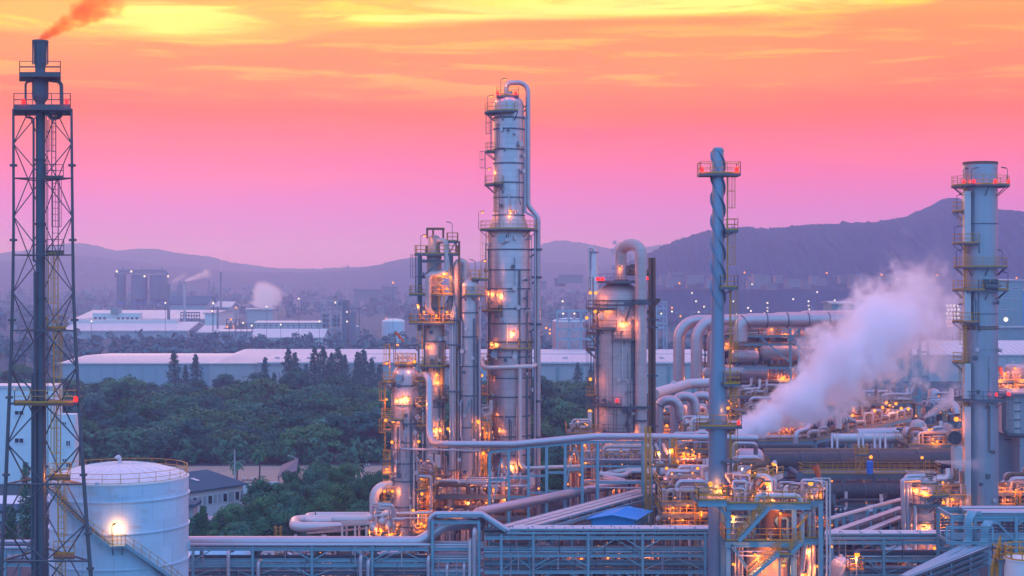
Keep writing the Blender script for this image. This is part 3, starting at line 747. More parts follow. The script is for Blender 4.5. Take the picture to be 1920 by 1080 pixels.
gt = thing('pipe_gantry', 'steel pipe gantry before the broad factory hall', 'gantry', (X(358, 970), 970, 0))
gm = MB()
for i in range(8): gm.bar(P(339 + i * 5, 586, 970), (X(339 + i * 5, 970), 970, 0), .5)
for yy in (586, 592, 598): gm.bar(P(339, yy, 970), P(375, yy, 970), .7)
gm.build('frame', 'steel_grey', gt)

# far plant tower, tank and halls left of the towers
fd = 770
ft = thing('plant_tower', 'dark multi storey process tower far behind the towers', 'tower', (X(628, fd), fd, 0))
MB().bx(X(641, fd), X(652, fd), fd + 2, fd + 9, 0, Z(566, fd)).bx(X(634, fd), X(653, fd), fd + 1, fd + 9, Z(572, fd), Z(563, fd)).build('lift_shaft', 'silo', ft, smooth=False)
fm = MB()
for px in (602, 612, 622, 632, 641): 
    for yy in (fd, fd + 8): fm.bar((X(px, fd), yy, 0), (X(px, fd), yy, Z(566 if px < 615 else 564, fd)), .4)
for py in (566, 578, 587, 597, 607, 617, 626):
    fm.bx(X(601, fd), X(642, fd), fd - .2, fd + 8.2, Z(py, fd), Z(py, fd) + .4)
for i in range(5): fm.bar(P(612, 587 + i * 9, fd - .1), P(632, 597 + i * 9, fd - .1), .25)
fm.build('frame', 'steel_blue', ft)
MB().bx(X(603, fd), X(612, fd), fd + 3, fd + 7, 2, Z(590, fd)).bx(X(622, fd), X(634, fd), fd + 3, fd + 7, Z(612, fd), Z(592, fd)).build('cladding_panel', 'silo', ft, smooth=False)
MB().bx(X(652, fd), X(676, fd), fd + 2, fd + 5, Z(580, fd), Z(577, fd)).bx(X(655, fd), X(666, fd), fd + 2, fd + 5, 0, Z(586, fd)).bx(X(672, fd), X(674, fd), fd + 2, fd + 3, 0, Z(577, fd)).build('side_bay', 'silo', ft, smooth=False)
def small_tank(px0, px1, py_t, py_r, d, lab, m='tank_white', name='storage_tank', band=False):
    r = L(px1 - px0, d) / 2; x = X((px0 + px1) / 2, d)
    t = thing(name, lab, 'tank', (x, d, 0))
    MB().lathe((x, d, 0), [(r, 0), (r, Z(py_r, d))], 32, cap=False).build('shell', m, t)
    z0, z1 = Z(py_r, d), Z(py_t, d); MB().lathe((x, d, 0), [(r * 1.01, z0 - .1), (r * 1.01, z0 + .02)] + [(r * math.cos(a), z0 + (z1 - z0) * math.sin(a)) for a in (.3, .7, 1.1, 1.4, 1.56)], 32, cap=False).build('roof', 'tank_roof', t)
    return t
ft2 = small_tank(716, 759, 597, 603, 800, 'small white domed tank far left of the towers')
MB().ball(P(724, 597, 792), .35, 6).build('lamp', 'bulb_orange', ft2)
small_tank(642, 676, 610, 612, 790, 'low teal tank at the foot of the dark process tower', 'teal_wall')
gable('low_hall', 'long low white hall left of the dark process tower', 472, 604, 745, 30, 634, 618, 'white_wall', cat='hall')
gable('low_hall', 'flat grey hall behind the long low white hall', 480, 604, 860, 20, 606, 603, 'white_wall', cat='hall')
gable('low_hall', 'pale shed roof at the edge of the far wood', 412, 474, 800, 20, 622, 619, 'wall_blue', cat='hall')
gable('cooling_house', 'grey cooling house giving off a broad cloud of steam', 463, 511, 1010, 20, 581, 579, 'wall_grey', 'wall_grey', cat='cooling tower')
pr = thing('pipe_rack', 'distant low pipe rack beside the long white hall', 'pipe rack', (X(520, 780), 780, 0))
gm = MB()
for i in range(16): gm.bar((X(430 + i * 11, 780), 780, 0), P(430 + i * 11, 607, 780), .3)
for yy in (607, 611, 615): gm.bar(P(428, yy, 780), P(604, yy, 780), .45)
gm.build('frame', 'steel_grey', pr)
rf = thing('reactor_house', 'small far process unit dotted with orange lamps', 'plant unit', (X(437, 840), 840, 0))
gm = MB()
for px in (425, 433, 441, 449): gm.bar((X(px, 840), 840, 0), P(px, 598, 840), .5)
for yy in (600, 608, 615): gm.bx(X(424, 840), X(450, 840), 840, 846, Z(yy, 840), Z(yy, 840) + .5)
gm.build('frame', 'steel_grey', rf)
for px, py in ((433, 599), (438, 611), (426, 613), (438, 615)): MB().ball(P(px, py, 838), .55, 6).build('lamp', 'bulb_orange', rf)
MB().ball(P(445, 607, 838), .5, 6).build('lamp', 'bulb_white', rf)

# slim far tower behind the fat tower, and the steel frames round it
fc = thing('distillation_tower', 'slim hazy grey tower far behind the fat tower', 'tower', (X(1113, 560), 560, 0))
x = X(1113, 560); r = L(15, 560) / 2
MB().lathe((x, 560, 0), [(r * 1.2, 0), (r * 1.2, Z(508, 560)), (r, Z(505, 560)), (r, Z(472, 560)), (r * .6, Z(468, 560)), (.2, Z(466, 560))], 20).build('shell', 'clad', fc)
MB().ringseg((x, 560), r, r * 1.5, Z(473, 560), Z(472, 560), n=16).build('platform', 'deck', fc)
MB().tube(fillet([(X(1104, 560), 559, 0), P(1104, 464, 559), P(1112, 464, 559), P(1112, 469, 559)], 1, 5), .55, 8).build('overhead_pipe', 'clad', fc)
MB().bar(P(1114, 466, 560), P(1114, 458, 560), .1).build('mast', 'steel_grey', fc)
def frame_tower(name, label, px0, px1, py_t, d, nx, levels, m='steel_blue', dep=6, w=.35, lamps=(), cat='steel frame', fill=0):
    t = thing(name, label, cat, (X((px0 + px1) / 2, d), d, 0))
    xs = [X(px0 + (px1 - px0) * i / nx, d) for i in range(nx + 1)]; zt = Z(py_t, d)
    for xx in xs:
        for yy in (d, d + dep): MB().bar((xx, yy, 0), (xx, yy, zt), w).build('post', m, t)
    for py in levels:
        z = Z(py, d); MB().bx(xs[0], xs[-1], d - w / 2, d + w / 2, z - w * .6, z + w * .6).build('beam', m, t, smooth=False)
        MB().bx(xs[0], xs[-1], d + dep - w / 2, d + dep + w / 2, z - w * .6, z + w * .6).build('beam', m, t, smooth=False)
    zs = [Z(p, d) for p in levels]
    for i in range(len(xs) - 1):
        for j in range(len(zs) - 1):
            if (i + j) % 2 == 0: MB().bar((xs[i], d + .02, zs[j]), (xs[i + 1], d + .02, zs[j + 1]), w * .6).build('brace', m, t)
    g = random.Random(int(px0) + 7)
    if fill:
        eq = MB()
        for k in range(fill):
            xx = g.uniform(xs[0], xs[-1]); j = g.randrange(len(zs)); rr = g.uniform(.3, 1.0)
            zz = min(zs[j], zt)
            eq.lathe((xx, d + dep / 2, 0), [(rr, zz), (rr, zz + rr * 2.2), (rr * .4, zz + rr * 2.6)], 8)
        eq.build('vessel', 'clad', t)
    for px, py, kd in lamps: MB().ball(P(px, py, d - .4), L(2.0, d), 6).build('lamp', 'bulb_' + kd, t)
    return t
frame_tower('steel_frame', 'hazy steel frame with lamps left of the fat tower', 1045, 1112, 583, 540, 3, (583, 600, 618, 636), fill=8, lamps=((1056, 588, 'white'), (1077, 588, 'white'), (1055, 565, 'white'), (1024, 615, 'orange'), (1031, 625, 'orange')))
frame_tower('steel_frame', 'hazy square steel frame between fat tower and arched pipes', 1231, 1250, 566, 540, 1, (566, 579, 593, 607, 615), dep=10)
small_tank(1036, 1098, 596, 602, 560, 'low pale tank inside the hazy steel frame', 'clad')

# far right: teal halls, town at the hill foot
gable('teal_hall', 'tall teal hall with small dark openings behind the big stack', 1860, 1918, 640, 40, 526, 525, 'teal_wall', 'wall_grey', cat='hall', windows=[(1882, 541, 10, 2.2), (1903, 541, 10, 2.2), (1884, 561, 10, 2.2), (1903, 561, 10, 2.2), (1883, 582, 10, 2.2), (1903, 582, 10, 2.2)])
gable('teal_hall', 'low wide teal hall at the foot of the tall one', 1850, 2050, 610, 20, 615, 613, 'teal_wall', 'teal_wall', cat='hall')
gable('blue_shed', 'dark blue block beside the tall teal hall', 1918, 1960, 650, 30, 545, 544, 'shed_blue', 'wall_grey', cat='shed')
gable('grey_hall', 'flat grey hall hidden behind the big horizontal pipes', 1560, 1600, 700, 20, 570, 566, 'teal_wall', 'wall_grey', cat='hall')
tg2 = random.Random(31)
def town(px, py, w, h, d, lab): 
    c = P(px, py, d); zb = c.z - L(h, d) / 2 - 5; t = thing('town_house', lab, 'building', (c.x, d, zb), 'buildings of the town at the foot of the mountain')
    MB().bx(c.x - L(w, d) / 2, c.x + L(w, d) / 2, d, d + 12, zb, c.z + L(h, d) / 2).build('wall', 'town', t, smooth=False)
    MB().bx(c.x - L(w, d) / 2 - .5, c.x + L(w, d) / 2 + .5, d - .6, d + 12.6, c.z + L(h, d) / 2, c.z + L(h, d) / 2 + .6).build('roof', 'town', t, smooth=False)
    if w == 18:
        for i in range(6): MB().bx(c.x - L(w, d) / 2 + L(w, d) * (i + .25) / 6, c.x - L(w, d) / 2 + L(w, d) * (i + .75) / 6, d - .15, d + .1, c.z - L(h, d) * .2, c.z + L(h, d) * .15).build('window', 'glass_dark', t, smooth=False)
town(1272, 517, 18, 9, 1180, 'pale stepped block with many windows at the mountain foot'); town(1262, 514, 10, 6, 1186, 'small pale block beside the stepped block')
TL = 'low pale building of the hazy town at the mountain foot'
for i in range(44):
    px = tg2.uniform(1240, 1760); town(px, tg2.uniform(516, 534), tg2.uniform(5, 26), tg2.uniform(1.5, 3), tg2.uniform(1150, 1250), TL)
for px, py, w in ((1070, 518, 46), (1050, 524, 20), (1015, 530, 18), (1300, 528, 22), (690, 545, 50), (730, 540, 30), (900, 582, 20), (930, 582, 12)): town(px, py, w, 3, tg2.uniform(1240, 1290), 'long low pale building far out on the plain')
def street_lamp(px, py, d, kind, lab, grp, r=.5):
    c = P(px, py, d); t = thing('street_lamp', lab, 'lamp', (c.x, d, 0), grp)
    MB().bar((c.x, d, 0), c, .15).build('pole', 'steel_grey', t); MB().ball(c, r, 6).build('bulb', 'bulb_' + kind, t)
SG = 'far white lamps on the plain'
for px, py in tuple((tg2.uniform(1240, 1580), tg2.uniform(545, 592)) for _ in range(8)) + tuple((tg2.uniform(150, 700), tg2.uniform(560, 618)) for _ in range(10)) + ((1439, 568), (1439, 577), (1439, 583), (1516, 565), (1516, 573), (1517, 580), (1408, 583), (1616, 558), (1634, 559), (1565, 563), (1310, 585), (1260, 584), (1240, 588), (1305, 565), (1375, 565), (1320, 575), (1342, 525), (1683, 523), (1410, 533), (400, 569), (310, 568), (500, 575), (560, 560), (1003, 612), (1010, 627)):
    street_lamp(px, py, 660 + tg2.random() * 60, 'white', 'tiny white lamp far out on the hazy plain', SG, .42)
for px, py in ((1276, 593), (1274, 531), (1396, 511), (1550, 512), (1653, 515), (1757, 516), (1906, 521), (1260, 577), (1004, 620), (443, 577), (737, 530), (1031, 618)):
    street_lamp(px, py, 660 + tg2.random() * 60, 'orange', 'tiny orange lamp far out on the hazy plain', 'far orange lamps on the plain', .42)
lm = thing('lighting_mast', 'distant cluster of bright yellowish lamps left of the big stack', 'plant unit', (X(1785, 600), 600, 0))
gm = MB()
for px in (1776, 1786, 1796): gm.bar((X(px, 600), 600, 0), P(px, 570, 600), .4)
for yy in (573, 582, 591, 600, 609): gm.bar(P(1775, yy, 600), P(1797, yy, 600), .4)
gm.build('frame', 'steel_grey', lm)
for i in range(22): MB().ball(P(1776 + (i % 4) * 6.5 + (i // 4 % 2) * 2, 573 + (i // 4) * 7.5, 599), .5, 6).build('lamp', 'bulb_white' if i < 16 else 'bulb_orange', lm)
bigl = street_lamp(1886, 599, 560, 'white', 'large bright white lamp before the tall teal hall', None, .9)

# ================================================================ white buildings left
wb = thing('white_building', 'tall plain white building behind the flare tower', 'building', (X(60, 262), 270, 0))
MB().bx(X(-160, 262), X(99, 262), 262, 267.6, 0, Z(727, 262)).build('wall', 'white_wall', wb, smooth=False)
MB().bx(X(-161, 262), X(99.5, 262), 261.7, 267.9, Z(727, 262), Z(723, 262)).build('parapet', 'roof_white', wb, smooth=False)
MB().bx(X(99, 262) + .01, X(137, 262), 263, 265.5, 0, Z(778, 262)).build('side_block', 'white_wall', wb, smooth=False)
for px, py, w, h in ((36, 774, 16, 7), (36, 826, 16, 8), (128, 831, 7, 9), (128, 871, 7, 9), (121, 794, 6, 5), (121, 863, 6, 5)): window(wb, px, py, w, h, 262 if px < 99 else 263)
wb2 = thing('white_annex', 'low white annex with brown grey roof behind the cypresses', 'building', (X(0, 222), 230, 0))
MB().bx(X(-150, 222), X(67, 222), 222, 240, 0, Z(962, 222)).build('wall', 'white_wall', wb2, smooth=False)
MB().add([(X(-152, 220), 220.5, Z(965, 220)), (X(69, 220), 220.5, Z(955, 220)), (X(69, 220), 238, Z(934, 238)), (X(-152, 220), 238, Z(934, 238)), (X(-152, 220), 220.5, Z(968, 220)), (X(69, 220), 220.5, Z(958, 220)), (X(69, 220), 238, Z(937, 238)), (X(-152, 220), 238, Z(937, 238))],
         [(0, 1, 2, 3), (0, 4, 5, 1), (1, 5, 6, 2), (7, 6, 5, 4)]).build('roof', 'roof_dark', wb2, smooth=False)
window(wb2, 34, 984, 7, 9, 222)
# white house with the dark roof right of the tank, gable turned a little
hs = thing('white_house', 'white house with a dark shingled roof and shuttered windows right of the tank', 'house', (X(400, 220), 222, 0))
pA = P(349, 920, 212.0); pB = P(454, 908, 220.3); pA.z = pB.z = 0
dirv = (pB - pA).normalized(); nb = Vector((-dirv.y, dirv.x, 0)); ze, zr = 5.6, 6.75; wdt = 16
A0, B0, A1, B1 = pA - dirv * 6, pB, pA - dirv * 6 + nb * wdt, pB + nb * wdt; up = Vector((0, 0, 1))
MB().add([A0, B0, B0 + up * ze, A0 + up * ze, A1, B1, B1 + up * ze, A1 + up * ze, (A0 + A1) / 2 + up * zr, (B0 + B1) / 2 + up * zr], [(0, 1, 2, 3), (5, 4, 7, 6), (1, 5, 6, 9, 2), (4, 0, 3, 8, 7)]).build('wall', 'white_wall', hs, smooth=False)
rm = MB(); eo = .7
for sgn, q0, q1 in ((-1, A0, B0), (1, A1, B1)):
    e0 = q0 - dirv * .5 + nb * eo * sgn + up * (ze - .15); e1 = q1 + dirv * .6 + nb * eo * sgn + up * (ze - .15); r0 = (A0 + A1) / 2 - dirv * .5 + up * (zr + .05); r1 = (B0 + B1) / 2 + dirv * .6 + up * (zr + .05)
    t8 = [e0, e1, r1, r0]; rm.add([v + up * .18 for v in t8] + t8, [(0, 1, 2, 3), (7, 6, 5, 4), (0, 4, 5, 1), (1, 5, 6, 2), (2, 6, 7, 3), (3, 7, 4, 0)])
hro = rm.build('roof', 'roof_dark', hs, smooth=False)
sk = MB()
e0 = A0 - nb * eo + up * (ze + .1); r0 = (A0 + A1) / 2 + up * (zr + .3); ln = (B0 - A0).length
for u, v in ((.35, .3), (.52, .38), (.68, .46), (.45, .8)):
    q = e0.lerp(r0, v) + dirv * ln * u; s = (r0 - e0).normalized(); sk.bar(q + up * .02, q + s * 1.4 + up * .02, .55, .06)
sk.build('skylight', 'roof_white', hro, smooth=False)
for u in (.45, .62, .79, .93):
    q = A0 + dirv * ln * u - nb * .03 + up * 2.5; f = MB()
    o = MB().bar(q + up * .9, q + up * 2.2, .95, .1).build('window', 'white_wall', hs, smooth=False)
    MB().bar(q - nb * .07 + up * 1.0, q - nb * .07 + up * 2.1, .7, .06).build('pane', 'glass_dark', o, smooth=False)
    for s in (-1, 1): MB().bar(q + dirv * s * .95 - nb * .06 + up * .95, q + dirv * s * .95 - nb * .06 + up * 2.15, .6, .06).build('shutter', 'wall_grey', hs, smooth=False)
gw = thing('gatehouse', 'low white gatehouse with blue doors before the white house', 'building', (X(400, 206), 207, 0))
MB().bx(X(368, 206), X(432, 206), 206, 208.5, 0, 2.6).build('wall', 'white_wall', gw, smooth=False)
MB().bx(X(366, 206), X(436, 206), 205.3, 208.8, 2.6, 2.8).build('roof', 'wall_grey', gw, smooth=False)
for px in (395, 412): MB().bx(X(px - 6, 206), X(px + 6, 206), 205.9, 206.05, 0, 2.1).build('door', 'teal_wall', gw, smooth=False)
cn = thing('canteen_hut', 'small white hut with grey roof touching the tank outline', 'hut', (X(352, 206), 206, 0))
MB().bx(X(335, 205), X(362, 205), 205, 208, 0, 4.6).build('wall', 'wall_grey', cn, smooth=False)
MB().bx(X(333, 205), X(368, 205), 204.3, 208.5, 4.6, 5.0).build('roof', 'roof_dark', cn, smooth=False)
# compound walls and sheds in the thicket
for i, (px0, px1, d, h, lab) in enumerate([(456, 495, 250, 1.5, 'plain white compound wall beside the white house'), (495, 522, 254, 1.4, 'low white outhouse wall among the thicket trees')]):
    o = MB().bx(X(px0, d), X(px1, d), d, d + .3, 0, h).build('compound_wall', 'white_wall', loc=(X(px0, d), d, 0), smooth=False); tag(o, lab, 'wall')
sh = thing('tin_shed', 'rusty tin roofed shed at the edge of the thicket', 'shed', (X(545, 258), 258, 0))
MB().add([(X(520, 256), 256, 2.0), (X(556, 256), 256, 3.0), (X(560, 262), 262, 4.4), (X(528, 262), 262, 3.2), (X(520, 256), 256, 1.85), (X(556, 256), 256, 2.85), (X(560, 262), 262, 4.25), (X(528, 262), 262, 3.05)], [(0, 1, 2, 3), (7, 6, 5, 4), (0, 4, 5, 1), (1, 5, 6, 2), (2, 6, 7, 3), (3, 7, 4, 0)]).build('roof', 'steel_grey', sh, smooth=False)
for px in (522, 538, 554): MB().bar((X(px, 257), 257.5, 0), (X(px, 257), 257.5, 2.2 + (px - 522) * .03), .15).build('post', 'steel_grey', sh)
# utility poles
def pole(px, py, d, lab, arm=True, grp='utility poles by the thicket', lampar=False):
    x = X(px, d); z = Z(py, d); t = thing('utility_pole', lab, 'pole', (x, d, 0), grp)
    MB().tube([(x, d, 0), (x, d, z)], [.16, .1], 8).build('shaft', 'wall_grey', t)
    if arm:
        MB().bx(x - 1.0, x + 1.0, d - .06, d + .06, z - .25, z - .1).build('crossarm', 'steel_grey', t, smooth=False)
        for k in (-.9, -.5, .5, .9): MB().lathe((x + k, d, 0), [(.05, z - .1), (.09, z), (.06, z + .12), (.09, z + .2), (.03, z + .28)], 8).build('insulator', 'insulator', t)
    if lampar: MB().tube([(x, d, z - .2), (x - .7, d, z + .25), (x - 1.5, d, z + .35)], .05, 6).build('lamp_arm', 'wall_grey', t)
pole(440, 843, 258, 'tall leaning pole beside the palm behind the white house', False)
pole(466, 898, 236, 'pole with crossarm beside the white house gable')
pole(555, 858, 262, 'street lamp pole with curved arm at the field edge', False, lampar=True)
pole(600, 880, 250, 'pole with crossarm and insulators over the thicket')
pole(682, 872, 262, 'pole with twin lamp heads near the slim vessel')
pole(358, 745, 420, 'thin pole rising out of the wood', False)
pole(409, 882, 262, 'short post at the dark roof ridge', False)
# ================================================================ towers and stacks
def shell(root, px, d, prof, m='clad', dome=None, n=36, name='shell'):
    """prof: (half width px, row) from the ground up; dome: row of the dome's top"""
    x = X(px, d); pr = [(L(r, d), 0 if y is None else Z(y, d)) for r, y in prof]
    if dome:
        r, z = pr[-1]; zt = Z(dome, d); pr += [(r * math.cos(a), z + (zt - z) * math.sin(a)) for a in (.25, .5, .75, 1.0, 1.2, 1.4, 1.55)]
    return MB().lathe((x, d, 0), pr, n).build(name, m, root)
def rings(root, px, d, r, ys, m=None, w=.13, h=.17):
    x = X(px, d); rr = L(r, d); proto = None
    for y in ys:
        MB().ringseg((x, d), rr - .02, rr + w, Z(y, d) - h / 2, Z(y, d) + h / 2, n=32).build('stiffening_ring', m or 'steel_grey', root)
def manhole(root, px, py, cx_, d, r, R_):
    """round cover bolted on the front of a shell"""
    x = X(px, d); dxm = x - X(cx_, d); yf = d - math.sqrt(max(.01, R_ * R_ - dxm * dxm)); z = Z(py, d); 
    o = MB().tube([(x, yf + .15, z), (x, yf - .25, z)], r * .8, 16).build('manhole', 'clad', root)
    MB().tube([(x, yf - .25, z), (x, yf - .42, z)], r, 16).build('cover', 'stack_grey', o)
    h = MB().tube([(x + r, yf - .33, z + r), (x + r, yf - .33, z - .1)], .06, 6); h.ringseg((x + r, yf - .33), .12, .2, z - .16, z - .1, n=8); h.build('davit', 'steel_dark', o)
def front_lamp(root, px, py, cx_, d, rpx, power=110, off=.75, m=True, foot=1.6):
    """lamp on a short pole close before a shell"""
    x = X(px, d - 3); dxm = x - X(cx_, d); rr = L(rpx, d); yf = d - math.sqrt(max(.0, rr * rr - dxm * dxm)) if abs(dxm) < rr else d
    p = Vector((x, yf - off, Z(py, yf)))
    o = MB().tube([p - Vector((0, 0, foot)), p + Vector((0, 0, .05))], .03, 5).build('floodlight', 'steel_grey', root)
    MB().bar(p + Vector((-.22, 0, .14)), p + Vector((.22, 0, .14)), .26, .1).build('lamp_hood', 'steel_grey', o)
    MB().ball(p, .15, 8).build('bulb', 'bulb_orange', o)
    light(root, p + Vector((0, -.05, -.3)), power * 1.3)
def stay(root, a, b, w=.18, m='steel_grey', name='pipe_support'): return MB().ibeam(a, b, w, w * 1.4).build(name, m, root)

# ---- main column (tallest)
D1, c1 = 212, 954
t = thing('distillation_tower', 'tallest pale tower, with a narrow top half, cone and hooked overhead pipe', 'tower', (X(c1, D1), D1, 0)); T1 = t
cv1 = (X(c1, D1), D1)
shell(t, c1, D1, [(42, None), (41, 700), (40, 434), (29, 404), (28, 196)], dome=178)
rings(t, c1, D1, 28, (222, 243, 281, 307, 343, 371)); rings(t, c1, D1, 29, (404,)); rings(t, c1, D1, 40, (433, 468, 506, 541, 578, 606)); rings(t, c1, D1, 41, (640, 668, 707, 742, 778, 815, 850, 885))
LP = lambda r: L(r, D1)
ring_platform(t, cv1, Z(211, D1), LP(28), LP(46), 110, 292)
ring_platform(t, cv1, Z(284, D1), LP(28), LP(45), 168, 205)
ring_platform(t, cv1, Z(346, D1), LP(28), LP(46), 160, 248)
ring_platform(t, cv1, Z(430, D1), LP(40), LP(55), 0, 360)
ring_platform(t, cv1, Z(582, D1), LP(40), LP(51), 150, 252)
ring_platform(t, cv1, Z(652, D1), LP(41), LP(49), 222, 335)
ring_platform(t, cv1, Z(678, D1), LP(41), LP(53), 158, 222)
ring_platform(t, cv1, Z(738, D1), LP(41), LP(53), 158, 228)
ring_platform(t, cv1, Z(846, D1), LP(42), LP(54), 158, 240)
ring_platform(t, cv1, Z(905, D1), LP(42), LP(54), 200, 340)
box_platform(t, X(931, D1), X(973, D1), D1 - 1.5, D1 + 1.5, Z(181, D1), sides='flrb')
MB().tube([(X(c1, D1), D1, Z(182, D1)), (X(c1, D1), D1, Z(172, D1))], .5, 14).build('nozzle', 'clad', t)
for px in (933, 967): beacon(t, P(px, 181, D1 - 1.4), 25, .2)
xr = X(990, D1)
pipe_pts = [P(949, 176, D1 - .2), P(949, 155, D1 - .2), (xr, D1, Z(155, D1)), (xr, D1, Z(385, D1)), P(1009, 408, D1), (X(1009, D1), D1, 1.0)]
MB().tube(fillet(pipe_pts, [1.1, 1.3, 1.4, 1.4], 7), .34, 12).build('overhead_pipe', 'clad', t)
MB().tube(fillet([P(972, 214, D1 - 1), P(985, 219, D1 - .3), P(985, 398, D1 - .3), P(1003, 407, D1 - .4), (X(1002.5, D1), D1 - .5, 1)], .6, 5), .15, 8).build('side_pipe', 'pipe_grey', t)
for py, px in ((200, 990), (362, 990)): stay(t, (X(980, D1), D1, Z(py, D1)), (X(px + 4, D1), D1, Z(py, D1)), .14); stay(t, (X(980, D1), D1, Z(py + 12, D1)), (X(px, D1), D1, Z(py + 1, D1)), .12)
for py in (468, 520, 608, 752, 820):
    stay(t, (X(992, D1), D1, Z(py, D1)), (X(1015, D1), D1, Z(py, D1)), .2); stay(t, (X(992, D1), D1, Z(py + 16, D1)), (X(1012, D1), D1, Z(py + 1, D1)), .16)
    MB().ringseg((X(1009, D1), D1), .33, .55, Z(py, D1) - .15, Z(py, D1) + .15, n=10).build('pipe_clamp', 'steel_dark', t)
manhole(t, 941, 449, c1, D1, .62, LP(40))
manhole(t, 927, 663, c1, D1, .5, LP(41))
yf = D1 - LP(41) - .5
MB().tube(fillet([(X(905, yf), D1 - 1, Z(678, yf)), (X(907, yf), yf, Z(690, yf)), P(1000, 687, yf), (X(1004, D1), D1, Z(684, D1))], .5, 5), .30, 10).build('cross_pipe', 'pipe_pale', t)
MB().tube(fillet([P(975, 689, yf), P(975, 868, yf), P(982, 878, yf), P(1262, 868, yf + 3)], [.5, 1.0], 5), .26, 10).build('drop_pipe', 'pipe_pale', t)
MB().tube([P(969, 760, yf + .2), P(969, 900, yf + .2)], .11, 6).build('thin_pipe', 'pipe_grey', t)
ladder(t, (X(910, D1), D1), Z(345, D1), Z(284, D1), 180, m='steel_grey'); ladder(t, (X(933, D1), D1 - LP(28) - .25), Z(428, D1), Z(346, D1), -110, m='rust')
ladder(t, (X(912, D1), D1 - 1), Z(582, D1), Z(432, D1), 180, m='yellow'); ladder(t, (X(928, D1), D1 - LP(41) * .8 - .3), Z(846, D1), Z(740, D1), -120, m='rust')
ladder(t, (X(921, D1), D1 - LP(28) * .7), Z(283, D1), Z(212, D1), 200, m='steel_grey')
lamp(t, P(939, 180, D1 - 1.3), 2.2, 1, 60); lamp(t, P(914, 210, D1), 2.1, 1, 60); lamp(t, P(910, 345, D1), 2.0, 1, 60); lamp(t, P(897.5, 430, D1 - 1), 2.3, 1, 60)
front_lamp(t, 957, 396, c1, D1, 30, 90)
for px, py, pw in ((915, 547, 70), (933, 550, 130), (963, 622, 190), (922, 642, 120), (937, 802, 60), (962, 872, 200), (945, 930, 150), (975, 800, 50)): front_lamp(t, px, py, c1, D1, 41, pw)
bulb(t, P(903, 704, D1 - 2), 60, .22); bulb(t, P(911, 842, D1 - 3), 90, .22); bulb(t, P(918, 776, D1 - 3), 40, .14)
for k in range(7): MB().bar((X(911, D1), D1 - 3, Z(745 + 13 * k, D1)), (X(921, D1), D1 - 3.1, Z(745 + 13 * k, D1)), .07).build('stair_rung', 'yellow', t)

# ---- slim tower with the gooseneck
D2, c2 = 206, 880
t = thing('distillation_tower', 'slim plain tower with a gooseneck pipe left of the tallest one', 'tower', (X(c2, D2), D2, 0)); T2 = t
cv2 = (X(c2, D2), D2); LP = lambda r: L(r, D2)
shell(t, c2, D2, [(20, None), (19.5, 700), (19, 537)], dome=520)
rings(t, c2, D2, 19.3, (586, 631, 686, 741, 800, 846, 890, 930))
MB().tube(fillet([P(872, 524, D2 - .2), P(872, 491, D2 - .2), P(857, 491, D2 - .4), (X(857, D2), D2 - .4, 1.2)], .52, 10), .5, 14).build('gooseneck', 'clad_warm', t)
ring_platform(t, cv2, Z(522, D2), LP(8), LP(21), -70, 160); ring_platform(t, cv2, Z(553, D2), LP(19), LP(29), -110, 40)
box_platform(t, X(882, D2), X(916, D2), D2 - .6, D2 + .8, Z(523, D2), sides='fb')
MB().tube(fillet([P(886, 560, D2 - 1.5), P(899, 563, D2 - 1.0), (X(899, D2 - 1), D2 - 1.0, 1)], .5, 4), .17, 8).build('side_pipe', 'pipe_grey', t)
for i, (px, m, r) in enumerate(((844.5, 'pipe_grey', .13), (848.5, 'pipe_pale', .16), (853, 'pipe_grey', .12))):
    MB().tube(fillet([P(852 + i, 566 + 8 * i, D2 - 1.2), P(px, 602 + 5 * i, D2 - 1.2), (X(px, D2 - 1.2), D2 - 1.2, 1)], .4, 4), r, 8).build('riser_pipe', m, t)
MB().tube(fillet([P(861, 452, D2 - 1.0), P(861, 648, D2 - 1.0), P(856, 658, D2 - 1.0), (X(856, D2 - 1), D2 - 1.0, 1)], .3, 3), .14, 6).build('red_pipe', 'rust', t)
for py in (600, 646, 733, 880): MB().bx(X(840, D2), X(864, D2), D2 - 1.4, D2 - 1, Z(py, D2) - .1, Z(py, D2) + .1).build('pipe_clamp', 'steel_grey', t, smooth=False)
stay(t, P(872, 778, D2 - 1.6), P(880, 752, D2 - 1.7), .25, 'steel_blue'); stay(t, P(866, 560, D2 - 1.5), P(872, 552, D2 - 1.5), .16)
lamp(t, P(902, 522, D2 - .5), 2.3, 1, 70); lamp(t, P(891, 522, D2 - .5), 2.3, -1, 0, None)
bulb(t, P(897, 791, D2 - 2.2), 90, .27); bulb(t, P(906, 850, D2 - 2), 100, .24); bulb(t, P(905, 803, D2 - 2), 30, .14)
for px, py, pw in ((874, 897, 170), (888, 899, 120), (876, 940, 200), (890, 948, 130)): front_lamp(t, px, py, c2, D2, 19.5, pw)
manhole(t, 884, 541, c2, D2, .28, LP(19))
ladder(t, (X(905, D2), D2 - 1), Z(950, D2), Z(850, D2), -60)
ring_platform(t, cv2, Z(934, D2), LP(19), LP(27), -110, 60, 'rust')

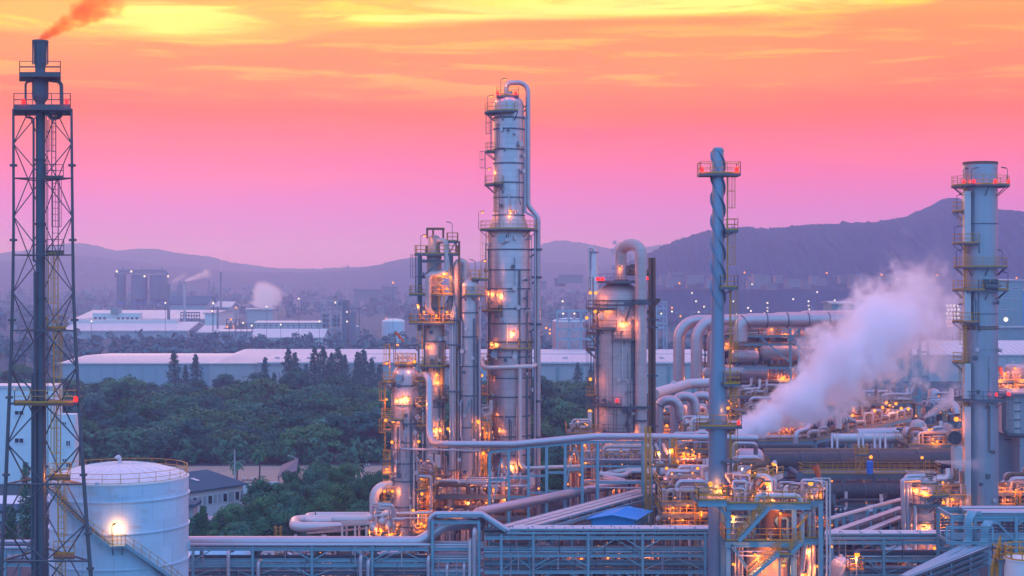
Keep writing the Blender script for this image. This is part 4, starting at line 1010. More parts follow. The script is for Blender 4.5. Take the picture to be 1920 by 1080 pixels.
# ---- framed reactor tower
D3, c3 = 207, 815
t = thing('reactor_tower', 'tower whose top is caged in a steel frame with looping pipes', 'tower', (X(c3, D3), D3, 0)); T3 = t
cv3 = (X(c3, D3), D3); LP = lambda r: L(r, D3)
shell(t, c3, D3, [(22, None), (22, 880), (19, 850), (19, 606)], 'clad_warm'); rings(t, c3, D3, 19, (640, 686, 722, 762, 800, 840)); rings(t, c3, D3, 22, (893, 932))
shell(t, 814, D3, [(12, 606), (12, 560), (14, 545), (14, 480), (11, 470), (11, 447)], 'clad_warm', dome=440, n=20, name='upper_vessel')
x0, x1 = X(787, D3), X(846, D3); yb, yf = D3 + 2.0, D3 - 2.0
for xx in (x0, x1):
    for yy in (yf, yb): MB().ibeam((xx, yy, Z(620, D3)), (xx, yy, Z(475, D3)), .34, .34).build('post', 'steel_grey', t)
for py in (490, 520, 551, 578):
    MB().ibeam((x0, yf, Z(py, D3)), (x1, yf, Z(py, D3)), .2, .3).build('beam', 'steel_grey', t); MB().ibeam((x0, yb, Z(py, D3)), (x1, yb, Z(py, D3)), .2, .3).build('beam', 'steel_grey', t)
for a, b in (((790, 520), (822, 494)), ((800, 545), (832, 525)), ((812, 603), (826, 560)), ((790, 600), (800, 560)), ((846, 551), (830, 578)), ((795, 510), (788, 530))): MB().bar(P(*a, D3 - 2.05), P(*b, D3 - 2.05), .17).build('brace', 'steel_grey', t)
box_platform(t, X(779, D3), X(859, D3), D3 - 2.2, D3 + 2.2, Z(476, D3)); box_platform(t, X(769, D3), X(852, D3), D3 - 2.4, D3 + 2.2, Z(551, D3)); box_platform(t, X(769, D3), X(853, D3), D3 - 2.6, D3 + 2.4, Z(604, D3))
box_platform(t, X(838, D3), X(859, D3), D3 - 1.5, D3 + 1.5, Z(452, D3)); 
for px in (841, 855): MB().bar(P(px, 476, D3), P(px, 452, D3), .2).build('post', 'steel_dark', t)
MB().bar(P(842, 476, D3 - 1.4), P(855, 452, D3 - 1.4), .14).build('brace', 'steel_dark', t)
for px in (801, 812, 831):
    for yy in (D3 - 1, D3 + 1): MB().bar((X(px, D3), yy, Z(447, D3)), (X(px, D3), yy, Z(430, D3)), .17).build('hoist_post', 'rust', t)
for yy in (D3 - 1, D3 + 1): MB().bar((X(800, D3), yy, Z(429, D3)), (X(833, D3), yy, Z(429, D3)), .25).build('hoist_beam', 'rust', t)
MB().tube(fillet([P(821, 452, D3 - .8), P(836, 451, D3 - 1.6), P(839, 510, D3 - 2.2), P(820, 514, D3 - 2.4), P(803, 515, D3 - 2.6), P(803, 580, D3 - 2.6), P(811, 588, D3 - 1.8), P(819, 583, D3 - .8)], [1.0, .7, .8, 1.3, .8, .5, .5], 7), .40, 12).build('loop_pipe', 'clad_warm', t)
MB().tube(fillet([P(846, 548, D3 - 1.5), P(842, 570, D3 - 1.5), P(838, 598, D3 - 1.0)], .6, 5), .3, 10).build('loop_pipe', 'clad_warm', t)
MB().tube(fillet([P(836, 520, D3 - 1.8), P(850, 516, D3 - 1.8), P(850, 600, D3 - 1.8), P(846, 612, D3 - 1.8), (X(846, D3), D3 - 1.8, Z(700, D3))], .4, 4), .13, 6).build('thin_pipe', 'pipe_grey', t)
eq = MB(); g = random.Random(3)
for k in range(16):
    px, py = g.uniform(785, 850), g.choice((551, 604, 476)); q = P(px, py, D3 - 1.6 + g.random()); eq.tube([q, q + Vector((0, 0, g.uniform(.4, 1.1)))], g.uniform(.08, .22), 8)
eq.build('valve', 'rust', t)
ladder(t, (X(829, D3), D3 - 2.2), Z(604, D3), Z(535, D3), -90); ladder(t, (X(781, D3), D3 - 1), Z(551, D3), Z(478, D3), 180, m='steel_grey')
lamp(t, P(789, 475, D3 - 1.5), 2.3, 1, 60); lamp(t, P(848, 451, D3), 2.3, -1, 0, None); lamp(t, P(776, 603, D3 - 2), 2.2, 1, 60); lamp(t, P(779, 551, D3 - 2), 2.2, 1, 0, None)
for px, py, pw in ((838, 514, 150), (830, 519, 120), (845, 519, 80), (838, 541, 70), (795, 585, 40), (838, 585, 60), (818, 592, 60)): bulb(t, P(px, py, D3 - 2.9), pw, .16)
ring_platform(t, cv3, Z(685, D3), LP(19), LP(30), 180, 360); ring_platform(t, cv3, Z(749, D3), LP(19), LP(28), 190, 335, 'rust'); ring_platform(t, cv3, Z(720, D3), LP(19), LP(27), 170, 230)
ring_platform(t, cv3, Z(928, D3), LP(22), LP(31), 180, 360, 'rust'); ring_platform(t, cv3, Z(804, D3), LP(19), LP(27), 150, 210)
box_platform(t, X(799, D3 - 2), X(832, D3 - 2), D3 - 2.6, D3 - 1.4, Z(876, D3 - 2), sides='')
MB().bx(X(801, D3 - 2), X(826, D3 - 2), D3 - 2.3, D3 - 1.7, Z(874, D3), Z(850, D3)).build('instrument_panel', 'pipe_pale', t, smooth=False)
ladder(t, (X(825, D3), D3 - LP(19) - .2), Z(749, D3), Z(685, D3), -90); ladder(t, (X(793, D3), D3 - 1), Z(685, D3), Z(606, D3), 180)
manhole(t, 811, 672, c3, D3, .5, LP(19))
for px, py, pw in ((803, 648, 90), (820, 713, 150), (824, 802, 170), (812, 803, 60), (824, 896, 190), (808, 856, 140), (818, 700, 60)): front_lamp(t, px, py, c3, D3, 20, pw)
for px, py, pw in ((840, 804, 90), (843, 922, 80), (791, 877, 80), (787, 926, 90), (800, 945, 80)): bulb(t, P(px, py, D3 - 2), pw, .2)

# ---- front left tower
D4, c4 = 195, 760
t = thing('distillation_tower', 'shorter domed tower at the front left with yellow side platforms', 'tower', (X(c4, D4), D4, 0)); T4 = t
cv4 = (X(c4, D4), D4); LP = lambda r: L(r, D4)
shell(t, c4, D4, [(25.5, None), (25, 860), (24.5, 706)], dome=683); rings(t, c4, D4, 24.6, (722, 758, 793)); rings(t, c4, D4, 25, (828, 867, 900, 948, 985))
shell(t, c4, D4, [(16, 686), (16, 683)], 'steel_grey', n=20, name='top_flange')
ring_platform(t, cv4, Z(681, D4), .2, LP(21), 0, 360, h=1.2)
vb = MB(); 
for px in (748, 757, 764, 770): q = P(px, 681, D4 - .8); vb.tube([q, q + Vector((0, 0, 1.0))], .14, 8); vb.tube([q + Vector((-.25, 0, .8)), q + Vector((.25, 0, .8))], .12, 8)
vb.build('valve', 'pipe_pale', t)
MB().tube(fillet([P(785, 700, D4 - .5), P(785, 646, D4 - .5), P(756, 648, D4 - .5)], .2, 3), .13, 8).build('davit_crane', 'steel_grey', t)
MB().bar(P(785, 660, D4 - .5), P(776, 651, D4 - .5), .12).build('brace', 'steel_grey', t)
ring_platform(t, cv4, Z(715, D4), LP(24), LP(44), 165, 222); ring_platform(t, cv4, Z(783, D4), LP(25), LP(46), 158, 268); ring_platform(t, cv4, Z(714, D4), LP(24), LP(42), -50, 10)
ring_platform(t, cv4, Z(760, D4), LP(25), LP(44), -40, 20, 'yellow'); ring_platform(t, cv4, Z(797, D4), LP(25), LP(40), -40, 20); ring_platform(t, cv4, Z(915, D4), LP(25), LP(42), -50, 10)
ring_platform(t, cv4, Z(916, D4), LP(25), LP(42), 170, 220); ring_platform(t, cv4, Z(993, D4), LP(26), LP(42), -60, 20)
manhole(t, 750, 708, c4, D4, .48, LP(24))
lx = X(727, D4)
for a, b in ((716, 645), (783, 716), (843, 785), (915, 843), (1000, 918)): ladder(t, (lx + (.3 if (a // 10) % 2 else -.3), D4 - .4), Z(a, D4), Z(b, D4), 180)
for py in (805, 860, 885, 940): box_platform(t, X(718, D4), X(737, D4), D4 - .8, D4 + .6, Z(py, D4), sides='flr')
lamp(t, P(738, 681, D4 - 1), 2.3, 1, 60); lamp(t, P(717.5, 715, D4 - 1), 2.3, 1, 60); lamp(t, P(717, 783, D4 - 1), 2.3, 1, 60)
lamp(t, P(717.5, 915, D4 - 1), 2.4, 1, 60)
front_lamp(t, 755, 744, c4, D4, 24.5, 150); front_lamp(t, 744, 747, c4, D4, 24.5, 110); front_lamp(t, 766, 745, c4, D4, 24.5, 60)
for px, py, pw in ((777, 678, 110), (723, 788, 50), (737, 790, 60), (735, 829, 60), (721, 921, 50), (736, 921, 60), (791, 926, 60), (775, 957, 120), (790, 982, 60), (796, 986, 70), (704, 961, 150), (727, 961, 120), (712, 990, 90), (709, 1004, 90), (728, 1004, 80), (741, 1005, 60), (785, 828, 40), (694, 994, 60)): bulb(t, P(px, py, D4 - 2.2), pw, .2)
MB().tube(fillet([P(750, 790, D4 - 2), P(750, 840, D4 - 2), P(756, 842, D4 - 2), P(900, 845, D4 - 2)], .3, 4), .13, 8).build('side_pipe', 'pipe_grey', t)
MB().tube([P(776, 825, D4 - 1.8), P(776, 1010, D4 - 1.8)], .09, 6).build('conduit', 'pipe_pale', t)
MB().tube(fillet([P(785, 893, D4 - .8), P(808, 893, D4 - .8), P(808, 960, D4 - .8)], .4, 4), .2, 8).build('side_pipe', 'pipe_grey', t)
MB().tube(fillet([P(737, 963, D4 - 2.2), P(806, 961, D4 - 2.2), P(808, 958, D4 - 1)], .2, 3), .2, 8).build('side_pipe', 'pipe_pale', t); MB().tube([P(735, 971, D4 - 2.2), P(806, 971, D4 - 2.2)], .11, 6).build('side_pipe', 'pipe_pale', t)

# overhead line of the front left tower, across the truss bridge
BD = 187
o = MB().tube(fillet([P(782, 705, D4), P(805, 703, D4 - 2), P(805, 830, D4 - 4), P(835, 833, BD), P(963, 833, BD), P(1118, 818, BD), P(1250, 819, BD), P(1420, 822, BD + 2)], [1.6, 2.2, 2.0, 3, 3, 3], 8), .42, 14).build('overhead_line', 'pipe_grey', loc=P(805, 830, D4 - 4))
tag(o, 'long pale pipe swooping from the front left tower along the truss bridge', 'pipe')
for px, py in ((805, 735),): 
    stay(T4, P(783, py - 5, D4 - 1), P(808, py - 5, D4 - 2.2), .16); stay(T4, P(782, 755, D4 - 1.2), P(800, 733, D4 - 2.2), .18)

# ---- fat tower with the arch pipe
D5, c5 = 222, 1160
t = thing('fat_tower', 'fat tower with a huge inverted U pipe arching over its dome', 'tower', (X(c5, D5), D5, 0)); T5 = t
cv5 = (X(c5, D5), D5); LP = lambda r: L(r, D5)
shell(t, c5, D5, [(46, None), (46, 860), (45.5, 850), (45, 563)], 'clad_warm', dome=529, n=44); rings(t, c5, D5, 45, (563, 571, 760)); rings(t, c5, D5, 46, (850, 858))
shell(t, c5, D5, [(24, 532), (24, 529)], 'steel_grey', name='top_deck_support')
ring_platform(t, (X(1165, D5), D5), Z(528, D5), .9, LP(46), 0, 360, 'steel_grey', brk=False)
la = P(1164.5, 530, D5); ra = P(1201.5, 530, D5 - 3.3); az_ = Z(466, D5)
arch = [la]
mid = (la + ra) / 2; hv = (ra - la) / 2; hz_ = (Z(458.5, D5) - az_)
for i in range(17):
    a = math.pi - math.pi * i / 16; q = mid + hv * math.cos(a); arch.append(Vector((q.x, q.y, Z(475, D5) + (Z(459, D5) - Z(475, D5)) * math.sin(a) * 1.0)))
arch.append(Vector((ra.x, ra.y, 3.0)))
MB().tube(arch, .83, 20).build('arch_pipe', 'clad_warm', t)
for py in (563, 566, 764, 788): MB().ringseg((ra.x, ra.y), .82, 1.02, Z(py, D5 - 3) - .14, Z(py, D5 - 3) + .14, n=20).build('pipe_flange', 'steel_grey', t)
MB().ringseg((la.x, la.y), .82, 1.1, Z(527, D5), Z(524, D5), n=20).build('pipe_flange', 'rust', t)
for py, pa, pb in ((569, 1170, 1222), (764, 1170, 1220)):
    MB().ibeam(P(pa, py, D5 - 4.3), P(pb, py, D5 - 4.3), .3, .35).build('pipe_support', 'steel_grey', t)
    stay(t, P(pa + 2, py - 4 + 40, D5 - 3.6), P(pa + 14, py + 2, D5 - 4.2), .28, 'steel_grey')
MB().tube([P(1172, 511, D5), P(1217, 511, D5 + .8)], .45, 12).build('bypass_pipe', 'rust', t); MB().tube([P(1178, 511, D5 - .3), P(1178, 498, D5 - .3)], .22, 8).build('valve', 'steel_dark', t); MB().box(P(1186, 500, D5 - .3), (.8, .5, .7)).build('valve', 'steel_dark', t)
ring_platform(t, cv5, Z(578, D5), LP(45), LP(61), 165, 262, 'rust'); ring_platform(t, cv5, Z(614, D5), LP(45), LP(55), 190, 262, 'rust'); ring_platform(t, cv5, Z(625, D5), LP(45), LP(62), 160, 215, 'rust')
ring_platform(t, cv5, Z(634, D5), LP(45), LP(54), 252, 305, 'rust'); ring_platform(t, cv5, Z(655, D5), LP(45), LP(62), 165, 205, 'rust'); ring_platform(t, cv5, Z(755, D5), LP(45), LP(56), 205, 272, 'rust')
ring_platform(t, cv5, Z(740, D5), LP(45), LP(62), 165, 205); ring_platform(t, cv5, Z(806, D5), LP(46), LP(74), 170, 232); ring_platform(t, cv5, Z(806, D5), LP(46), LP(56), 232, 290, 'rust'); ring_platform(t, cv5, Z(858, D5), LP(46), LP(60), 180, 300, 'rust')
manhole(t, 1126, 591, c5, D5, .55, LP(45))
ladder(t, (X(1112, D5), D5 - 1), Z(655, D5), Z(520, D5), 180, m='rust'); ladder(t, (X(1108, D5), D5 - 1), Z(806, D5), Z(660, D5), 180, m='steel_grey'); ladder(t, (X(1150, D5), D5 - LP(46) - .2), Z(860, D5), Z(755, D5), -100, m='rust', cage=False)
for px in (1121, 1129.5): beacon(t, P(px, 529, D5 - 3.6), 45, .3)
beacon(t, P(1212, 528, D5 - 1.5), 20, .25); beacon(t, P(1157, 757, D5 - 4.1), 20, .2)
lamp(t, P(1165, 527, D5 - 1.2), 1.9, -.5, 70)
for px, py, pw in ((1107, 549, 50), (1117, 549, 80), (1116, 584, 100), (1107, 711, 60), (1106, 772, 70), (1087, 804, 60), (1100, 596, 60), (1100, 856, 60)): bulb(t, P(px, py, D5 - 3), pw, .24 if py != 772 else .32)
for px, py, pw in ((1166, 604, 210), (1174, 604, 90), (1136, 580, 60), (1140, 813, 260), (1180, 814, 200), (1128, 816, 120), (1150, 905, 200)): front_lamp(t, px, py, c5, D5, 46, pw)
t = thing('guide_column', 'tall brown steel column standing right of the fat tower', 'steel column', (X(1223.5, D5 + 1), D5 + 1, 0))
MB().bx(X(1217, D5), X(1221.5, D5), D5 + .4, D5 + 1.6, 0, Z(483, D5)).build('flange', 'rust', t, smooth=False); MB().bx(X(1225.5, D5), X(1230, D5), D5 + .4, D5 + 1.6, 0, Z(483, D5)).build('flange', 'rust', t, smooth=False); MB().bx(X(1221.5, D5), X(1225.5, D5), D5 + .9, D5 + 1.1, 0, Z(483, D5) - .03).build('web', 'rust', t, smooth=False)
for py in (562, 600, 614, 705, 800): MB().bx(X(1214, D5), X(1234, D5), D5 + .2, D5 + .8, Z(py, D5) - .1, Z(py, D5) + .12).build('stiffener', 'steel_dark', t, smooth=False)
MB().ibeam(P(1213, 587, D5 + .3), P(1237, 562, D5 + .3), .3, .4).build('knee_brace', 'rust', t); MB().ibeam(P(1213, 562, D5 + .3), P(1238, 562, D5 + .3), .3, .4).build('bracket', 'rust', t)
MB().bar(P(1213, 596, D5 + .3), P(1221, 612, D5 + .3), .3).build('brace', 'rust', t)

# ---- straked vent stack
D6, c6 = 152, 1346
t = thing('vent_stack', 'slim blue grey stack wound with spiral strakes', 'stack', (X(c6, D6), D6, 0)); T6 = t
cv6 = (X(c6, D6), D6); LP = lambda r: L(r, D6)
shell(t, c6, D6, [(18.5, None), (17.5, 830), (17, 722), (12.8, 682), (12, 580), (11.2, 500), (11, 285), (9, 277)], 'strake_blue', n=32)
MB().ringseg(cv6, LP(8), LP(11.6), Z(284, D6), Z(281, D6), n=24).build('rim', 'strake_blue', t)
r0, zt, zb_ = LP(11), Z(280, D6), Z(585, D6); pitch = 6.5
for k in range(3):
    vs = []; fs = []; n = 170; m = MB()
    for i in range(n + 1):
        z = zt + (zb_ - zt) * i / n; a = k * 2.0944 + (zt - z) / pitch * 6.2832 + .4; rr = r0 * (1 + .1 * i / n); ht = .18 * min(1, (n - i) / 12, (i + 3) / 8)
        for s, r in ((-1, rr - .03), (-1, rr + ht), (1, rr + ht), (1, rr - .03)):
            b = a + s * .05; vs.append((cv6[0] + math.cos(b) * r, cv6[1] + math.sin(b) * r, z))
    for i in range(n):
        for j in range(3): fs.append((i * 4 + j, i * 4 + j + 1, i * 4 + 5 + j, i * 4 + 4 + j))
    m.add(vs, fs).build('strake', 'strake_blue', t)
box_platform(t, X(1310, D6), X(1386, D6), D6 - 1.2, D6 + 1.4, Z(326, D6), 'yellow')
for px in (1316, 1381): beacon(t, P(px, 326, D6 - 1.0), 20, .17)
for py, pa, pb, sd in ((432, 1358, 1381, 'frb'), (538, 1347, 1381, 'flrb'), (718, 1352, 1386, 'flrb'), (797, 1308, 1388, 'flrb'), (861, 1351, 1386, '')):
    box_platform(t, X(pa, D6), X(pb, D6), D6 - 1.3, D6 + 1.0, Z(py, D6), 'yellow', sides=sd); 
    for sx in (pa + 4, pb - 3): MB().bar((X(sx, D6), D6 - .2, Z(py + 2, D6)), (X(c6 + 10, D6), D6 - .2, Z(py + 14, D6)), .1).build('bracket', 'steel_grey', t)
for a, b in ((432, 327), (538, 433), (718, 540), (797, 720), (940, 799)): ladder(t, (X(1363 if a < 700 else 1368, D6), D6 - .3), Z(a, D6), Z(b, D6), 0, rr=.03)
bulb(t, P(1365, 765, D6 - 1.5), 40, .16); beacon(t, P(1385, 801, D6 - 1.2), 0, .14)
bulb(t, P(1332, 908, D6 - 2.2), 140, .26); front_lamp(t, 1354, 912, c6, D6, 18, 150, .9); front_lamp(t, 1345, 918, c6, D6, 18, 70, .8)
MB().tube([P(1371, 860, D6 - 1), P(1371, 935, D6 - 1)], .1, 6).build('conduit', 'steel_dark', t)

# ---- big grey stack at the right
D7, c7 = 190, 1838
t = thing('flue_stack', 'broad blue grey chimney stack at the right with ring platforms', 'stack', (X(c7, D7), D7, 0)); T7 = t
cv7 = (X(c7, D7), D7); LP = lambda r: L(r, D7)
shell(t, c7, D7, [(33, None), (32.5, 770), (32, 612), (31.5, 308)], 'stack_grey', n=44)
MB().ringseg(cv7, LP(27), LP(32.2), Z(309, D7), Z(304, D7), n=40).build('rim', 'rust', t); MB().lathe((cv7[0], cv7[1], 0), [(LP(29), Z(306, D7)), (LP(26), Z(307, D7) - 2)], 32).build('flue_mouth', 'steel_dark', t)
rings(t, c7, D7, 32, (420, 588), 'steel_grey', .06, .1); rings(t, c7, D7, 32, (612, 616), 'rust', .09, .16); rings(t, c7, D7, 32.4, (653, 770, 774, 925, 950), 'stack_grey', .09, .14)
for py, r1 in ((348, 53), (500, 49), (543, 51), (748, 48)): ring_platform(t, cv7, Z(py, D7), LP(32), LP(r1), 0, 360, 'yellow' if py < 700 else 'steel_grey')
for py in (396, 456, 602, 678): ring_platform(t, cv7, Z(py, D7), LP(32), LP(51), 165, 215 if py not in (456, 602) else 250, 'yellow')
for py in (820, 890): box_platform(t, X(1787, D7), X(1806, D7), D7 - 1.6, D7 + .8, Z(py, D7), sides='flr')
for i, (a, b) in enumerate(((396, 349), (456, 397), (500, 457), (543, 501), (602, 545), (678, 603), (748, 679), (820, 750), (890, 822), (970, 892))): ladder(t, (X(1803, D7), D7 - 1.6), Z(a, D7), Z(b, D7), 190, rr=.05)
for a, b in ((455, 360), (602, 545), (745, 680), (960, 760)): MB().bx(X(1808, D7 - 2), X(1820, D7 - 2), D7 - 2.15, D7 - 1.2, Z(a, D7), Z(b, D7)).build('conduit_panel', 'pipe_pale', t, smooth=False)
for px, py in ((1807, 347), (1826, 347), (1866, 347), (1891, 347)): beacon(t, P(px, py, D7 - (3.2 if 1810 < px < 1880 else 1.0)), 12, .18)
for px, py in ((1806, 347), (1889, 346), (1794, 396), (1790, 456), (1793, 500), (1879, 500), (1890, 542), (1793, 602), (1822, 347)): lamp(t, P(px, py, D7 - .8 if px != 1822 else D7 - 3.2), 1.9, 1 if px < 1850 else -1, 0, None)
vb = MB()
for px in (1846, 1852, 1862, 1868): q = P(px, 543, D7 - 3.1); vb.tube([q, q + Vector((0, 0, 1.2))], .12, 8); vb.box(q + Vector((0, 0, 1.0)), (.4, .4, .5))
vb.tube([P(1846, 538, D7 - 3), P(1870, 538, D7 - 3)], .45, 10); vb.build('sampling_gear', 'steel_dark', t)
bulb(t, P(1793, 786, D7 - 2.3), 170, .3); bulb(t, P(1797, 936, D7 - 2.4), 170, .26); bulb(t, P(1800, 985, D7 - 2.3), 90, .2); bulb(t, P(1797, 845, D7 - 2.3), 60, .16)
beacon(t, P(1868, 747, D7 - 2.6), 8, .16)
MB().box(P(1834, 735, D7 - 3), (.3, .3, .5)).build('instrument_box', 'steel_dark', t)

# ================================================================ flare tower
DF = 136
t = thing('flare_tower', 'tall three legged lattice tower carrying the flare riser, at the left edge', 'flare tower', (X(82, DF + 1.5), DF + 1.5, 0)); TF = t
HL = [205, 334, 478, 620, 757, 908, 1052, 1200]
lyp = [205, 420, 545, 640, 757, 900, 1052, 1266]
lxp = [25, 25.5, 24, 21.5, 17, 11, 3, -8]; rxp = [134, 136, 137.5, 141.5, 148, 157, 168, 186]
def legp(side, py):
    if side == 2:
        c = (np.interp(py, lyp, lxp) + np.interp(py, lyp, rxp)) / 2; w = (np.interp(py, lyp, rxp) - np.interp(py, lyp, lxp))
        return Vector((X(c, DF + L(w, DF) * .866), DF + L(w, DF) * .866, Z(py, DF)))
    return P(float(np.interp(py, lyp, lxp if side == 0 else rxp)), py, DF)
for s in range(3):
    pts = [legp(s, y) for y in [204] + list(range(240, 1266, 40)) + [1266]]
    o = MB().tube(pts, [.11 + .10 * i / len(pts) for i in range(len(pts))], 10).build('leg', 'steel_dark', t)
    for y in (310, 450, 600, 745, 890, 1000, 1066): 
        q = legp(s, y); MB().ringseg((q.x, q.y), .1, .34, q.z - .1, q.z + .1, n=10).build('splice_flange', 'steel_dark', o)
for a, b in ((0, 1), (1, 2), (2, 0)):
    for i, y in enumerate(HL): MB().tube([legp(a, y), legp(b, y)], .065 + .03 * (i > 3), 6).build('horizontal', 'steel_dark', t)
    for i in range(len(HL) - 1):
        y0, y1 = HL[i], HL[i + 1]; ym = (y0 + y1) / 2; m0 = (legp(a, y0) + legp(b, y0)) / 2; m1 = (legp(a, y1) + legp(b, y1)) / 2
        for q in (m0, m1):
            for s in (a, b): MB().tube([q, legp(s, ym)], .05 + .02 * (i > 2), 6).build('brace', 'steel_dark', t)
DC = DF + 1.6; fx = X(76, DC)
MB().tube([(fx, DC, 0), (fx, DC, Z(196, DC))], .41, 18).build('riser', 'steel_grey', t)
for py in (300, 420, 560, 700, 830, 970): MB().ringseg((fx, DC), .4, .52, Z(py, DC) - .1, Z(py, DC) + .1, n=16).build('riser_flange', 'steel_dark', t)
zz = lambda y: Z(y, DC); lr = lambda r: L(r, DC)
fx2 = X(75.5, DC)
MB().lathe((fx2, DC, 0), [(.38, zz(200)), (.42, zz(192)), (lr(14), zz(185)), (lr(15), zz(180)), (lr(15), zz(147)), (lr(10), zz(140)), (lr(9), zz(136)), (lr(9.5), zz(124)), (lr(11), zz(120)), (lr(12), zz(86)), (lr(12.5), zz(82)), (lr(13), zz(78)), (lr(11), zz(78)), (lr(10.5), zz(90))], 22).build('molecular_seal', 'steel_grey', t)
gp = MB()
for k in range(6):
    a = k * 1.047; q = Vector((fx2 + math.cos(a) * lr(14), DC + math.sin(a) * lr(14), 0)); gp.bar(q + Vector((0, 0, zz(121))), q + Vector((0, 0, zz(77))), .1)
gp.ringseg((fx2, DC), lr(13.2), lr(15), zz(80), zz(76), n=20); gp.build('tip_guard', 'steel_dark', t)
turned_platform(t, 36, 114, DC - 1.7, DC + 1.7, zz(143), 'steel_dark', 'steel_dark'); turned_platform(t, 25, 133, DF - .3, DF + 4.6, zz(203), 'steel_dark', 'steel_dark', th=.35)
for px in (44, 125): beacon(t, P(px, 200, DF - .1), 25, .17)
MB().tube(fillet([P(92, 150, DC - .3), P(115, 153, DC - .3), P(116, 220, DC - .3), P(96, 222, DC - .3), P(88, 212, DC)], .5, 5), .17, 8).build('pilot_pipe', 'steel_dark', t)
MB().tube(fillet([P(62, 152, DC - .4), P(48, 154, DC - .4), P(48, 220, DC - .4), P(63, 221, DC - .6), P(63, 490, DC - .6), P(70, 490, DC - .5)], .3, 4), .10, 6).build('pilot_pipe', 'steel_dark', t)
MB().tube(fillet([P(70, 510, DC - .5), P(65, 511, DC - .6), P(66, 1100, DC - .6)], .2, 3), .12, 6).build('steam_pipe', 'steel_grey', t)
MB().tube([P(61, 700, DC - .4), P(60, 1266, DC - .4)], .12, 6).build('steam_pipe', 'steel_grey', t)
MB().tube([P(89.5, 225, DC - .2), P(90, 1200, DC - .2)], .035, 5).build('conduit', 'steel_dark', t); MB().tube([P(87, 225, DC - .2), P(86, 900, DC - .2)], .03, 5).build('conduit', 'steel_dark', t)
zl = [(330, 210, 97), (472, 332, 100), (616, 474, 101), (753, 618, 103), (897, 756, 106), (1052, 900, 111), (1240, 1056, 115)]
for i, (a, b, px) in enumerate(zl): ladder(t, (X(px, DF), DF + .6), Z(a, DF), Z(b, DF), -60 if i % 2 else -120, m='steel_dark' if i < 2 else 'yellow', rr=.035)
for py, pa, pb in ((330, 85, 119), (472, 87, 120), (616, 88, 124), (896, 92, 132), (1044, 100, 140)): turned_platform(t, pa, pb, DF + .1, DF + 1.5, Z(py, DF), 'steel_dark' if py < 500 else 'yellow', 'rust', sides='lb')
turned_platform(t, 26, 145, DF - .2, DF + 3.0, Z(755, DF), 'yellow', 'rust', sides='flr')
beacon(t, P(142, 758, DF - .4), 12, .17)
bulb(t, P(104, 888, DF + 2.2), 110, .16); bulb(t, P(112, 893, DF + 2.4), 60, .12); bulb(t, P(40, 756, DF), 8, .07, 'white')

# ================================================================ storage tank
DT = 150; xt = X(224.5, DT); rt = L(126.5, DT); zrim = Z(893, DT)
t = thing('storage_tank', 'large white domed storage tank with a stair round its shell', 'tank', (xt, DT, 0)); TT = t
n = 96
MB().lathe((xt, DT, 0), [(rt, 0), (rt, zrim)], n, cap=False).build('shell', 'tank_white', t)
MB().lathe((xt, DT, 0), [(rt + .05, zrim - .12), (rt + .05, zrim + .03), (rt * .86, zrim + .44), (rt * .6, zrim + .93), (rt * .3, zrim + 1.24), (.01, zrim + 1.34)], n, cap=False).build('roof', 'tank_roof', t)
seam = MB()
for k in range(24):
    a = k * 6.2832 / 24; prof = [(rt * f, zrim + z + .02) for f, z in ((.98, .1), (.86, .44), (.6, .93), (.3, 1.24), (.05, 1.34))]
    for (r0_, z0_), (r1_, z1_) in zip(prof, prof[1:]): seam.bar((xt + r0_ * math.cos(a), DT + r0_ * math.sin(a), z0_), (xt + r1_ * math.cos(a), DT + r1_ * math.sin(a), z1_), .06, .03)
seam.build('roof_seam', 'tank_roof', t)
for py in (943, 1003, 1070): MB().ringseg((xt, DT), rt - .02, rt + .13, Z(py, DT - rt) - .06, Z(py, DT - rt) + .06, n=n).build('wind_girder', 'tank_white', t)
m = MB(); rail_line(m, [(xt + (rt - .1) * math.cos(k * 6.2832 / 48), DT + (rt - .1) * math.sin(k * 6.2832 / 48), zrim) for k in range(48)], 1.0, r=.022, close=True); m.build('rim_railing', 'yellow', t)
vv = MB().tube(fillet([(xt, DT, zrim + 1.3), (xt, DT, zrim + 1.7), (xt - .1, DT - .1, zrim + 2.0), (xt - .28, DT - .28, zrim + 1.75)], .16, 4), .18, 10); vv.ringseg((xt, DT), .17, .34, zrim + 1.3, zrim + 1.4, n=12); vv.build('roof_vent', 'roof_white', t)
# patches of touched up paint: thin plates of slightly greyer coat following the shell
pt = MB(); g = random.Random(4)
def patch(px0, px1, py0, py1):
    vs = []; k = 5
    for i in range(k + 1):
        x = X(px0 + (px1 - px0) * i / k, DT - rt); dd = x - xt; yy = DT - math.sqrt(max(.01, rt * rt - dd * dd)) - .012
        for py in (py0, py1): vs.append((x, yy, Z(py, yy)))
    pt.add(vs, [(2 * i, 2 * i + 1, 2 * i + 3, 2 * i + 2) for i in range(k)])
for a in ((163, 176, 914, 925), (166, 182, 921, 930), (150, 161, 922, 930), (199, 213, 909, 920), (212, 220, 928, 934), (178, 186, 905, 911), (155, 160, 1010, 1022), (300, 312, 918, 924), (150, 158, 1033, 1040), (260, 270, 955, 962), (240, 262, 985, 991), (170, 190, 960, 975), (318, 330, 1015, 1030)): patch(*a)
mat('patch_paint', (.50, .56, .62), .55, 0, .15, .8)
pt.build('paint_patch', 'patch_paint', t)
